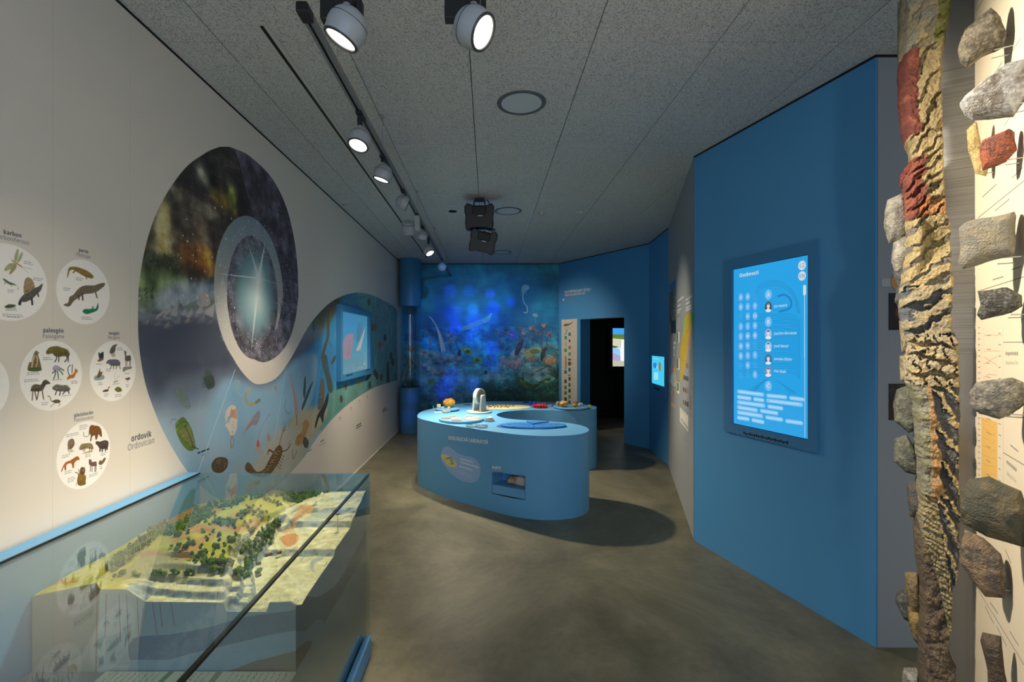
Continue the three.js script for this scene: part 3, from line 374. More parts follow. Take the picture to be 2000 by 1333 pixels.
{ // rotating sample disc on its stand
  const q = top(936, 806.5), t = thing('disc_stand', 'grey white stand with an upright rotating mineral disc', 'display stand', V(q.x, TH, q.z), 0.0), G = mat(0xb4bcba, 0.55);
  part('base', lathe([[0, 0], [0.15, 0], [0.153, 0.004], [0.153, 0.018], [0.149, 0.022], [0, 0.022]], 56), G, t);
  const yaw = 0.95, up = (geo) => geo.rotateY(yaw), s = new THREE.Shape([[-0.058, 0], [0.058, 0], [0.04, 0.17], [0.034, 0.19], [0.02, 0.2], [-0.02, 0.2], [-0.034, 0.19], [-0.04, 0.17]].map(([x, y]) => new THREE.Vector2(x, y)));
  for (const z of [-0.065, 0.045]) part('support', up(new THREE.ExtrudeGeometry(s, { depth: 0.022, bevelSize: 0.002, bevelThickness: 0.002, bevelSegments: 1 }).translate(0, 0.022, z)), G, t);
  const disc = part('disc', up(cyl(0.098, 0.098, 0.05, 56).rotateX(Math.PI / 2).translate(0, 0.205, 0)), mat(0xd9dcd0, 0.45), t); part('window', up(cyl(0.082, 0.082, 0.004, 48).rotateX(Math.PI / 2).translate(0, 0.205, 0.026)), mat(0x98a39f, 0.25), disc); part('sand', up(new THREE.CylinderGeometry(0.074, 0.074, 0.003, 40, 1, false, Math.PI * 0.5, Math.PI).rotateX(Math.PI / 2).translate(0, 0.2, 0.0285)), mat(0x8f7f68, 0.8), disc);
  part('crank_ball', new THREE.SphereGeometry(0.017, 18, 14).translate(0.125, 0.039, 0.02), mat(0xe2e4e2, 0.4), t);
}
{ // round board with six samples
  const c = top(901, 817.5, TH + 0.025), r = 0.25, t = thing('sample_board', 'round thick blue board with inset mineral samples', 'sample board', V(c.x, TH, c.z)); part('board', lathe([[0, 0], [r - 0.003, 0], [r, 0.003], [r, 0.024], [r - 0.003, 0.027], [0, 0.027]], 64), mat(0x6fa6c9, 0.5), t);
  [['#6f6a67', 185], ['#8c7f78', 125], ['#a48f83', 65], ['#c3aa98', 10], ['#c9b8a8', -35], ['#77706c', -105]].forEach(([k, deg], i) => { const a = deg * Math.PI / 180; part('sample', cyl(0.058, 0.058, 0.004, 32, Math.cos(a) * 0.172, 0.0275, -Math.sin(a) * 0.172), mat(k, 0.7), t); part('label_dot', cyl(0.019, 0.019, 0.0025, 20, Math.cos(a + 0.1) * 0.085, 0.0278, -Math.sin(a + 0.1) * 0.085), mat(0xdfe6e8, 0.5), t); });
}
{ const q = top(955.5, 823.5), t = thing('tooth_dish', 'small white round dish heaped with white pieces by the blue puzzle', 'dish', V(q.x, TH, q.z)); part('bowl', lathe([[0, 0.001], [0.05, 0.001], [0.054, 0.004], [0.054, 0.028], [0.05, 0.028], [0.048, 0.006], [0, 0.005]], 40), mat(0xaab6b8, 0.45), t); part('contents', cyl(0.048, 0.048, 0.004, 30, 0, 0.024, 0), mat(0x6b7274, 0.8), t); srand(4); for (let i = 0; i < 7; i++) part('white_piece', new THREE.DodecahedronGeometry(rr(0.011, 0.018), 0).scale(1.2, 0.8, 1).rotateY(i).translate(rr(-0.012, 0.034), rr(0.032, 0.044), rr(-0.025, 0.025)), mat(0xe6e5dc, 0.5), t); }
const CLEAR = new THREE.MeshPhysicalMaterial({ color: 0xe8f2f4, roughness: 0.03, transmission: 1, thickness: 0, ior: 1.45 });
for (const [px, py, lab] of [[921, 834, 'clear petri dish touching the round sample board'], [941.5, 835.6, 'clear petri dish between the other dish and blue puzzle']]) { const q = top(px, py), t = thing('petri_dish', lab, 'petri dish', V(q.x, TH, q.z)); part('dish', lathe([[0.001, 0.001], [0.058, 0.001], [0.06, 0.003], [0.06, 0.018]], 44), CLEAR, t); part('lid', lathe([[0.001, 0.023], [0.061, 0.023], [0.063, 0.021], [0.063, 0.008]], 44), CLEAR, t); part('sediment', cyl(0.048, 0.05, 0.006, 36, 0, 0.005, 0), mat(0x8d9296, 0.8), t); }
{ // blue puzzle of a round disc cut into pieces
  const c = top(1041, 831.5, TH + 0.01), rx = 0.34, rz = 0.17, PB = mat(0x2f86da, 0.42), PM = mat(0x7d8577, 0.7), y = TH;
  single('puzzle_bed', 'dark blue shallow tray beneath the bright blue puzzle pieces', 'tray', cyl(1, 1, 0.004, 64, 0, 0.002, 0).scale(rx * 1.07, 1, rz * 1.02), mat(0x235f96, 0.6), V(c.x - 0.015, y, c.z));
  const pie = [[0.1, 0.52, 'east rim'], [0.55, 0.95, ''], [1.0, 1.75, ''], [1.8, 2.5, ''], [2.55, 3.3, ''], [3.35, 4.0, ''], [4.05, 4.7, ''], [4.75, 5.4, ''], [5.45, 6.3, '']];
  const where = ['wedge at the tray end toward the map wall', 'wedge beside the raised piece', 'raised wedge standing proud of its neighbours', 'wedge facing the table notch', 'wedge toward the petri dishes with four marks', 'wedge along the table front near the petri dishes', 'middle wedge along the table front', 'wedge with a single mark along the table front', 'wedge with four marks near the table tip'];
  pie.forEach(([a0, a1], i) => { const s = new THREE.Shape(); s.moveTo(Math.cos((a0 + a1) / 2) * 0.012, Math.sin((a0 + a1) / 2) * 0.01); for (let k = 0; k <= 10; k++) { const a = lerp(a0, a1, k / 10); s.lineTo(Math.cos(a) * rx, Math.sin(a) * rz); } const lift = i === 2 ? 0.016 : 0.0045, t = thing('puzzle_piece', 'bright blue puzzle ' + where[i], 'puzzle piece', V(c.x, y + lift, c.z), 0, 'bright blue puzzle pieces'); part('piece', new THREE.ExtrudeGeometry(s, { depth: 0.013, bevelSize: 0.0012, bevelThickness: 0.0012, bevelSegments: 1, bevelOffset: -0.0012 }).rotateX(-Math.PI / 2).translate(0, 0.0012, 0), PB, t); const am = (a0 + a1) / 2, four = i === 4 || i === 8; for (const [u, v] of four ? [[-0.03, -0.02], [0.03, -0.02], [-0.02, 0.022], [0.035, 0.024]] : i % 2 ? [[0, 0]] : [[-0.03, 0], [0.03, 0]]) part('fossil_mark', cyl(1, 1, 0.002, 14, 0, 0, 0).scale(four ? 0.012 : 0.018, 1, four ? 0.008 : 0.011).translate(Math.cos(am) * rx * 0.66 + u, 0.0158, -Math.sin(am) * rz * 0.66 + v * 0.8), PM, t); });
}
{ // round sand tray with scattered bits
  const c = top(987, 795.5), rx = 0.34, rz = 0.235, t = thing('sand_tray', 'flat oval tray of pale yellow sand strewn with dry bits', 'sand tray', V(c.x, TH, c.z)); part('sand', new THREE.CylinderGeometry(1, 1, 0.004, 64).scale(rx, 1, rz).translate(0, 0.002, 0), mat(0xe6d9a0, 0.85), t);
  srand(3); const cols = ['#7b4a2a', '#a5532b', '#8c6b3a', '#5f6a3c', '#b98d5a'].map((k) => mat(k, 0.8)); for (let i = 0; i < 46; i++) { const a = rr(0, 6.28), r = Math.sqrt(R()) * 0.62, q = new THREE.TetrahedronGeometry(rr(0.005, 0.014), 0).rotateX(R() * 3).rotateY(R() * 3); q.computeBoundingBox(); part('dry_bit', q.translate(Math.cos(a) * r * rx - 0.07, 0.004 - q.boundingBox.min.y, Math.sin(a) * r * rz), cols[i % 5], t); }
}
for (const [px, py, lab] of [[1036.5, 787.4, 'blue marble resting at the dark hollow'], [1044.7, 787.4, 'blue marble farther from the dark hollow']]) { const r = 0.026, q = top(px, py, TH + r); single('blue_marble', lab, 'marble', new THREE.SphereGeometry(r, 24, 16), mat(0x1b4fd6, 0.25), V(q.x, TH + r, q.z), 0, 'two blue marbles'); }
{ const q = top(1028, 786.8), t = thing('marble_hollow', 'dark shallow oval cup by the blue marbles', 'cup', V(q.x, TH, q.z)); part('cup', new THREE.CylinderGeometry(1, 1, 0.003, 36).scale(0.055, 1, 0.09).translate(0, 0.0015, 0), mat(0x2d5f86, 0.7), t); }
single('dark_hollow', 'dark flat oval mark behind the mineral disc stand', 'mat', new THREE.CylinderGeometry(1, 1, 0.002, 36).scale(0.05, 1, 0.05).translate(0, 0.001, 0), mat(0x33546c, 0.7), V(top(912.5, 791.3).x, TH, top(912.5, 791.3).z));
{ // red counters
  srand(9); const q = top(1055, 796.5), t = thing('counter_bowl', 'dark red shallow bowl beneath the red marbles', 'bowl', V(q.x, TH, q.z)); part('bowl', lathe([[0, 0.001], [0.085, 0.001], [0.09, 0.006], [0.086, 0.008], [0, 0.004]], 36).scale(1.15, 1, 1.1), mat(0x8d1f22, 0.5), t);
  const used2 = []; for (let i = 0; i < 400 && used2.length < 16; i++) { const x = rr(-0.085, 0.085), z = rr(-0.075, 0.075); if (used2.every(([u, v]) => Math.hypot(u - x, v - z) > 0.0355)) used2.push([x, z]); }
  for (const [x, z] of used2) single('red_marble', 'glossy red marble heaped in the shallow bowl on the table', 'marble', new THREE.SphereGeometry(0.0175, 20, 14), mat(0xd2242c, 0.25), V(q.x + x, TH + 0.0275, q.z + z), 0, 'red marbles in the bowl');
}
{ const q = top(1075.5, 793.8); single('pink_eraser', 'small pink block between red marbles and stone plate', 'block', rbox(0.05, 0.018, 0.06, 0.004, 0, 0.009, 0), mat(0xe08a8a, 0.6), V(q.x, TH, q.z), -0.5); }
{ const q = top(1152, 796), s = 0.032; single('yellow_cube', 'small bright yellow cube at the table end', 'cube', rbox(s, s, s, 0.003, 0, s / 2, 0), mat(0xd6d321, 0.5), V(q.x, TH, q.z), 0.1); }
{ // plate with stones
  const c = top(1116, 795, TH + 0.02), r = 0.235, y = TH + 0.0301, t = thing('stone_plate', 'round blue plate carrying rough stones', 'plate', V(c.x, TH, c.z)); part('foot', cyl(r * 0.85, r * 0.85, 0.01, 40, 0, 0.005, 0), mat(0x1f3f5c, 0.7), t); part('plate', lathe([[0, 0.01], [r - 0.004, 0.01], [r, 0.014], [r, 0.026], [r - 0.004, 0.03], [0, 0.03]], 56), BTRAY, t);
  [[1101, 791.6, 0.066, 0.045, ['#c98f4a', '#e0c07a', '#8a5a2c'], 'large ochre stone on the blue plate'], [1090.5, 790.5, 0.036, 0.036, ['#b89a7d', '#94765c', '#d0bfa6'], 'brown stone at the plate rim behind the ochre stone'], [1123.5, 789.4, 0.05, 0.03, ['#8c8468', '#6d6850', '#a9a182'], 'olive grey stone at the back of the plate'], [1122.5, 793.5, 0.045, 0.026, ['#c08f4c', '#a9763c', '#d9b987'], 'small orange stone at the front of the plate'], [1134, 791.5, 0.04, 0.028, ['#cfc3a9', '#a79a80', '#e3dccb'], 'cream stone at the plate end']].forEach(([px, py, w, h, tones, lab], i) => { const q = top(px, py, y + h * 0.6); srand(60 + i); const o = []; for (let k = 0; k < 9; k++) { const a = k / 9 * 6.283; o.push([Math.cos(a) * w * rr(0.85, 1.1), Math.sin(a) * h * rr(0.85, 1.1)]); } const g = stoneGeo(o, w * 1.7, 70 + i, tones, { detail: 10, rough: 0.12, grain: 30 }); g.computeBoundingBox(); single('rough_stone', lab, 'stone', g, STONE, V(q.x, y - g.boundingBox.min.y - 0.001, q.z), 0, 'stones on the blue plate'); });
}
// ---------------------------------------------------------------- showcase with the quarry model
const VX0 = -1.594, VX1 = -0.672, VN = 1.708, VF = 2.69, VTOP = 0.929, DECK = 0.5, GX0 = -1.60, GX1 = -0.655, GN = 0.55, GF = 2.715;
const GLASS = new THREE.MeshPhysicalMaterial({ color: 0xeef4f2, roughness: 0, transmission: 1, thickness: 0, ior: 1.5, specularIntensity: 1 }), SEAL = mat(0x0d0f0e, 0.5), FRAMEBLUE = mat(0x5b97c4, 0.45), FRAMEBLUE2 = FRAMEBLUE, PLINTHGREY = mat(0x8b9399, 0.75);
{
  const t = thing('showcase', 'glass showcase with blue frame around the quarry model', 'showcase'), cd = (GN + GF) / 2, ld = GF - GN;
  part('plinth', box(VX1 - GX0, DECK - 0.0, VF - GN - 0.02, (VX1 + GX0) / 2, DECK / 2, -(VF + GN + 0.02) / 2), PLINTHGREY, t);
  part('glass_top', box(GX1 - GX0, 0.006, ld, (GX0 + GX1) / 2, VTOP - 0.003, -cd), GLASS, t);
  part('glass_side', box(0.006, VTOP - 0.008, ld, GX1 - 0.003, (VTOP - 0.006) / 2, -cd), GLASS, t);
  part('glass_end', box(GX1 - GX0 - 0.008, VTOP - 0.008, 0.006, (GX0 + GX1) / 2 - 0.003, (VTOP - 0.006) / 2, -GF + 0.003), GLASS, t);
  part('glass_end', box(GX1 - GX0 - 0.008, VTOP - 0.008, 0.006, (GX0 + GX1) / 2 - 0.003, (VTOP - 0.006) / 2, -GN - 0.003), GLASS, t);
  part('edge_seal', box(0.012, 0.009, ld - 0.02, GX1 - 0.009, VTOP - 0.011, -cd + 0.005), SEAL, t);
  part('edge_seal', box(0.006, 0.006, ld - 0.02, GX0 + 0.004, VTOP + 0.002, -cd), SEAL, t);
  part('wall_board', merge([rbox(0.075, VTOP + 0.004, ld, 0.003, GX0 - 0.0385, (VTOP + 0.004) / 2, -cd)]), FRAMEBLUE, t);
  part('base_rail', rbox(0.03, 0.1, GF - GN - 0.12, 0.003, GX1 + 0.019, 0.05, -(GN + GF - 0.12) / 2), FRAMEBLUE2, t);
  part('base_rail', rbox(0.012, 0.085, GF - GN - 0.12, 0.002, GX1 + 0.0, 0.0425, -(GN + GF - 0.12) / 2 + 0.0001).translate(0.003, 0, 0), FRAMEBLUE, t);
}
const nearH = [[0, .765], [.245, .813], [.258, .79], [.36, .79], [.428, .747], [.724, .744], [.733, .713], [.889, .711], [.90, .744], [.976, .747], [1, .734]];
const rightH = [[0, .734], [.056, .708], [.1, .714], [.245, .72], [.43, .723], [.45, .745], [.69, .751], [.71, .775], [.79, .784], [.82, .802], [.956, .818], [1, .838]];
const farH = [[0, .763], [.25, .808], [.45, .822], [.56, .826], [.92, .835], [1, .838]];
const hn = (a, b) => fbm(a * 9, b * 9, 2.2, 4);
function terrain(a, b) {
  // hills
  let h = lerp(.768, .80, sstep(0, .5, a)) + .02 * b * a;
  h += .055 * Math.exp(-(((a - .36) / .17) ** 2 + ((b - .36) / .17) ** 2)) + .022 * Math.exp(-(((a - .2) / .16) ** 2 + ((b - .62) / .22) ** 2)) + .02 * Math.exp(-(((a - .5) / .2) ** 2 + ((b - .75) / .2) ** 2));
  h -= .012 * Math.exp(-(((a - .53) / .1) ** 2 + ((b - .36) / .12) ** 2));
  h += .010 * hn(a, b) * sstep(0, .15, b);
  // quarry benches along the near edge
  const steps = (x, n, w = .25) => { const k = Math.floor(x * n), f = x * n - k; return (k + sstep(.5 - w, .5 + w, f)) / n; };
  const bb = b + .022 * fbm(a * 6, 1, 1, 2) - .02 * Math.sin(a * 5) + .006 * fbm(a * 40, b * 20, 1, 3);
  if (bb < .20) { const cap = .745 + .06 * steps(clamp(bb / .17), 3, .16), m = sstep(.3, .44, a) * (1 - sstep(.80, .93, a)); h = lerp(h, Math.min(h, cap), m); }
  // pit floor at the far side of the access road, stepped up to its rim
  const edge = lerp(.80, .66, sstep(0, .45, b)) + lerp(0, .10, sstep(.5, 1, b)) + .015 * Math.sin(b * 17) + .03 * fbm(b * 10, 3, 1, 4) + .012 * fbm(a * 40, b * 40, 2, 3), k = clamp((a - edge + .12) / .14);
  const pit = interp(rightH, b) + .009 * fbm(a * 12, b * 12, 7, 4) + .012 * steps(clamp((b - .6) / .4), 4, .1) * (1 - a);
  h = lerp(h, Math.min(h, pit), k > 0 ? steps(k, 3, .17) : 0);
  // the model is cut along its edges
  h = lerp(interp(nearH, a), h, sstep(0, .045, b)); h = lerp(interp(rightH, b), h, sstep(0, .02, 1 - a)); h = lerp(interp(farH, a), h, sstep(0, .12, 1 - b) * .8 + .2 * sstep(0, .3, 1 - b));
  return h;
}
const ab = (x, d) => [(x - VX0) / (VX1 - VX0), (d - VN) / (VF - VN)];
function onTerrain(px, py) { let h = .77; for (let i = 0; i < 5; i++) { const d = (EYE - h) * F / (py - CY), x = (px - CX) / F * d, [a, b] = ab(x, d); h = lerp(h, terrain(clamp(a), clamp(b)), .7); } const d = (EYE - h) * F / (py - CY), x = (px - CX) / F * d; return { x, d, h, ab: ab(x, d) }; }
const model = thing('quarry_model', 'relief model of a hill and pale quarry cut open to show rock layers', 'relief model');
{
  // ground colours of the model, painted in plan
  const n = 760, c = canvasOf(n, n), g = c.getContext('2d'); srand(77);
  const P = { hit: (px, py) => { const q = onTerrain(px, py); return { s: q.ab[0], y: q.ab[1], d: q.d }; } }, a = Object.create(Art.prototype); Object.assign(a, { plane: P, s0: 0, s1: 1, y0: 0, y1: 1, ppm: n, c, g }); a.scale = function (x, y) { const q = P.hit(this.ox + x / this.k, this.oy + y / this.k); return q.d / F * n / (VX1 - VX0) / this.k; };
  const im = g.createImageData(n, n);
  for (let y = 0; y < n; y++) for (let x = 0; x < n; x++) {
    const A = x / n, B = 1 - y / n, q = fbm(A * 7, B * 7, 9, 4), w = fbm(A * 30, B * 30, 4, 3), i = (y * n + x) * 4, h = terrain(A, B), e = .004, sl = Math.hypot(terrain(Math.min(1, A + e), B) - h, terrain(A, Math.min(1, B + e)) - h) / e;
    let col = [172 + q * 50, 164 + q * 26, 58 + q * 30]; const org = sstep(.08, .3, fbm(A * 5 + 4, B * 5, 1, 3)); col = [lerp(col[0], 176, org), lerp(col[1], 118, org), lerp(col[2], 70, org)];
    const edge = lerp(.80, .66, sstep(0, .45, B)) + lerp(0, .10, sstep(.5, 1, B)) - .10; let k = sstep(edge - .02, edge + .03, A + w * .02); k = Math.max(k, sstep(.2, .17, B + w * .01) * sstep(.3, .36, A + w * .03));
    const steep = sstep(.16, .42, sl), pale = [222, 208, 168], rock = [122, 134, 150]; const st = steep * clamp(.75 + fbm(A * 26, B * 60, 3, 4) * 1.4); const qk = [0, 1, 2].map((j) => lerp(pale[j], rock[j], st) + w * 56 + q * 34); for (let j = 0; j < 3; j++) im.data[i + j] = clamp(lerp(col[j] + w * 30, qk[j], k), 0, 255); im.data[i + 3] = 255;
  }
  g.putImageData(im, 0, 0);
  a.view(200, 940, 3.846);
  const soft = (pts, col, al = .8) => { g.globalAlpha = al; g.filter = 'blur(3px)'; a.fill(pts, col); g.filter = 'none'; g.globalAlpha = 1; };
  soft([[30, 590], [200, 480], [330, 400], [420, 300], [640, 190], [740, 200], [560, 330], [380, 460], [270, 560], [120, 660], [40, 680]], '#7d8340', .85);
  soft([[450, 290], [560, 230], [660, 200], [690, 240], [560, 320], [480, 330]], '#9a6440'); soft([[690, 190], [820, 180], [900, 210], [820, 240], [700, 230]], '#9d7046', .7);
  soft([[800, 340], [940, 260], [1080, 250], [1000, 330], [900, 370]], '#b27d48', .6); soft([[560, 500], [700, 440], [780, 430], [740, 500], [640, 560], [540, 540]], '#bb7e4c', .75);
  soft([[290, 540], [400, 525], [520, 560], [470, 580], [300, 575]], '#b0786c', .9); soft([[740, 430], [800, 400], [850, 380], [860, 400], [790, 450]], '#b87c70', .8); soft([[870, 345], [950, 345], [970, 365], [890, 365]], '#b87c76', .8);
  soft([[150, 690], [290, 580], [430, 560], [560, 570], [680, 640], [820, 700], [700, 720], [400, 715], [200, 740]], '#a19872', .9); for (let i = 0; i < 130; i++) { const x = rr(200, 740), y = rr(590, 705); if (y > 560 + Math.abs(x - 420) * .28) a.line([[x, y], [x + rr(-8, 10), y + rr(8, 30)]], rr(0, 1) < .5 ? 'rgba(110,104,74,.35)' : 'rgba(205,192,150,.35)', rr(2, 6)); }
  soft([[800, 430], [870, 400], [1000, 390], [1080, 440], [960, 440], [840, 470]], '#b3a878', .7); soft([[1340, 380], [1420, 280], [1480, 200], [1590, 190], [1580, 220], [1500, 250], [1460, 330], [1400, 385]], '#cf9c68', .9);
  g.filter = 'none'; a.fill([[1325, 440], [1390, 400], [1460, 400], [1475, 430], [1440, 480], [1370, 495]], '#d49060'); a.fill([[1430, 500], [1480, 505], [1440, 520]], '#d88f58');
  const road = (pts, w, col = '#d8cca4') => a.line(pts, col, w);
  road([[1350, 165], [1400, 215], [1395, 270], [1330, 340], [1305, 400], [1330, 460], [1370, 500], [1330, 560], [1250, 620], [1100, 690], [930, 740]], 26); road([[1305, 440], [1200, 490], [1120, 540], [980, 590]], 12); road([[1330, 400], [1400, 390], [1470, 390], [1540, 350]], 14); road([[1380, 640], [1400, 700], [1460, 760], [1500, 850]], 22, '#e6dcc0'); road([[150, 755], [400, 735], [700, 735], [900, 720]], 16, '#d8c890'); road([[740, 490], [790, 530], [850, 575]], 10, '#d6b890'); road([[480, 430], [600, 400], [720, 370]], 8, '#dcd28c'); road([[1250, 620], [1245, 690], [1150, 760]], 14, '#e0d6b0');
  a.fill([[1620, 540], [1690, 510], [1720, 515], [1640, 545]], '#a3a7a6'); a.fill([[1570, 600], [1650, 570], [1655, 590], [1590, 625], [1590, 680], [1565, 660]], '#a8adae'); a.fill([[1480, 590], [1510, 570], [1500, 600]], '#a5aaac');
  soft([[1470, 370], [1540, 280], [1640, 230], [1720, 220], [1640, 290], [1540, 350]], '#b3b7b8', .7); for (let i = 0; i < 5; i++) a.line([[1600 + i * 8, 330 - i * 45], [1720 + i * 15, 310 - i * 45], [1880 + i * 20, 250 - i * 45]], '#b4b9be', 15);
  for (let i = 0; i < 240; i++) { const x = rr(1180, 1850), y = rr(420, 900); if (x > 1230 + (y - 420) * .1 && x < 1880 - (y - 420) * .78) { g.globalAlpha = rr(.2, .6); a.line([[x, y], [x + rr(8, 50), y + rr(-22, 10)]], ['#b3aa8c', '#f0e8cc', '#9fa6aa', '#c8b890'][i % 4], rr(2, 7)); } } for (let i = 0; i < 200; i++) { const x = rr(260, 1350), y = rr(745, 900); g.globalAlpha = rr(.15, .5); a.line([[x, y], [x + rr(-4, 6), y + rr(10, 34)]], ['#8d97a2', '#efe6c6', '#c9bd98', '#7d8894'][i % 4], rr(2, 7)); } g.globalAlpha = 1;
  const t = texOf(c), K = 260, pos = [], uv = [], idx = [];
  for (let j = 0; j <= K; j++) for (let i = 0; i <= K; i++) { const A = i / K, B = j / K; pos.push(lerp(VX0, VX1, A), terrain(A, B), -lerp(VN, VF, B)); uv.push(A, B); if (i < K && j < K) { const k = j * (K + 1) + i; idx.push(k, k + 1, k + K + 2, k, k + K + 2, k + K + 1); } }
  const tg = new THREE.BufferGeometry(); tg.setAttribute('position', new THREE.Float32BufferAttribute(pos, 3)); tg.setAttribute('uv', new THREE.Float32BufferAttribute(uv, 2)); tg.setIndex(idx); tg.computeVertexNormals();
  part('relief', tg, mat(0xffffff, 0.85, { map: t }), model);
  // the cut faces with printed rock layers
  const face = (plane, along, hfun, s0, s1, name, draw, ppm = 900) => {
    const art = new Art(plane, s0, s1, DECK, .86, ppm); draw(art); const K2 = 160, p = [], u = [], id = [];
    for (let i = 0; i <= K2; i++) { const s = lerp(s0, s1, i / K2), h = hfun(i / K2), q0 = plane.pos(s, DECK + .0005), q1 = plane.pos(s, h); p.push(q0.x, q0.y, q0.z, q1.x, q1.y, q1.z); u.push((s - s0) / (s1 - s0), 0, (s - s0) / (s1 - s0), (h - DECK) / (.86 - DECK)); if (i < K2) { const k = i * 2; id.push(k, k + 2, k + 3, k, k + 3, k + 1); } }
    const q = new THREE.BufferGeometry(); q.setAttribute('position', new THREE.Float32BufferAttribute(p, 3)); q.setAttribute('uv', new THREE.Float32BufferAttribute(u, 2)); q.setIndex(id); q.computeVertexNormals(); part(name, q, mat(0xffffff, 0.7, { map: art.tex() }), model);
  };
  const nearP = new Plane([VX0, VN], [VX1, VN]), rightP = new Plane([VX1, VN], [VX1, VF]), leftP = new Plane([VX0, VF], [VX0, VN]), farP = new Plane([VX1, VF], [VX0, VF]);
  const grit = (art, n2, al) => { for (let i = 0; i < n2; i++) { art.g.fillStyle = R() < .5 ? `rgba(60,64,72,${al})` : `rgba(220,224,230,${al})`; art.g.fillRect(R() * art.c.width, R() * art.c.height, rr(1, 3), rr(1, 3)); } };
  face(nearP, 0, (i) => interp(nearH, i), 0, nearP.L, 'cut_face', (q) => {
    const g2 = q.g; g2.fillStyle = '#a9b3b8'; g2.fillRect(0, 0, q.c.width, q.c.height); q.view();
    q.fill([[40, 1100], [300, 1100], [264, 1330], [40, 1330]], '#b5ae9f', false); q.fill([[60, 1160], [190, 1138], [200, 1200], [160, 1280], [60, 1330]], '#a49d90', false); q.fill([[188, 1140], [210, 1150], [206, 1225], [200, 1200]], '#9c7f78', false); q.fill([[110, 1180], [150, 1170], [130, 1330], [100, 1330]], '#ab9a90', false);
    q.fill([[195, 1152], [206, 1152], [246, 1152], [285, 1178], [260, 1330], [190, 1330]], '#c2c3bd', false);
    q.fill([[260, 1249], [330, 1240], [400, 1228], [480, 1206], [560, 1195], [600, 1190], [600, 1225], [520, 1243], [440, 1262], [380, 1276], [320, 1292], [258, 1294]], '#888f9c'); q.fill([[258, 1290], [330, 1290], [420, 1270], [520, 1245], [600, 1230], [600, 1330], [240, 1330]], '#a3b1bd', false); q.fill([[440, 1314], [500, 1292], [580, 1272], [600, 1268], [600, 1330], [420, 1330]], '#9a8c80', false);
    q.fill([[205, 1245], [260, 1230], [260, 1300], [205, 1300]], 'rgba(150,150,150,.25)', false);
    for (const [x, y, x2, y2] of [[208, 1160, 205, 1245], [232, 1160, 236, 1255], [247, 1165, 252, 1270], [268, 1170, 271, 1245], [298, 1178, 307, 1241], [312, 1178, 317, 1224], [334, 1178, 341, 1224], [190, 1150, 187, 1330]]) q.line([[x, y], [x2, y2]], '#8e4a4c', .9, false);
    grit(q, 9000, .10);
  });
  const rightDraw = (q) => { const g2 = q.g; g2.fillStyle = '#6f7f90'; g2.fillRect(0, 0, q.c.width, q.c.height); q.view(340, 900, 3.079); q.fill([[728, 800], [1160, 150], [1160, 330], [1155, 420], [1060, 600], [980, 740], [880, 820], [728, 870]], '#8fa3b6'); q.fill([[728, 860], [880, 815], [1000, 720], [1080, 590], [1160, 400], [1200, 400], [1200, 1300], [728, 1300]], '#63707e'); q.fill([[728, 1040], [800, 1020], [860, 960], [900, 980], [830, 1100], [728, 1140]], '#7f8fa2'); q.fill([[728, 1150], [800, 1090], [830, 1100], [780, 1210], [728, 1250]], '#6e635c'); for (const x of [800, 870, 940, 1000]) q.line([[x, 830 - (x - 800) * 1.4], [x, 1000 - (x - 800)]], 'rgba(60,70,84,.6)', 3, false); grit(q, 7000, .1); };
  face(rightP, 0, (i) => interp(rightH, i), 0, rightP.L, 'cut_face', rightDraw);
  const plain = (q) => { q.g.fillStyle = '#8d949b'; q.g.fillRect(0, 0, q.c.width, q.c.height); grit(q, 2000, .1); };
  face(leftP, 0, (i) => terrain(0, 1 - i), 0, leftP.L, 'cut_face', plain, 300); face(farP, 0, (i) => interp(farH, 1 - i), 0, farP.L, 'cut_face', plain, 300);
}
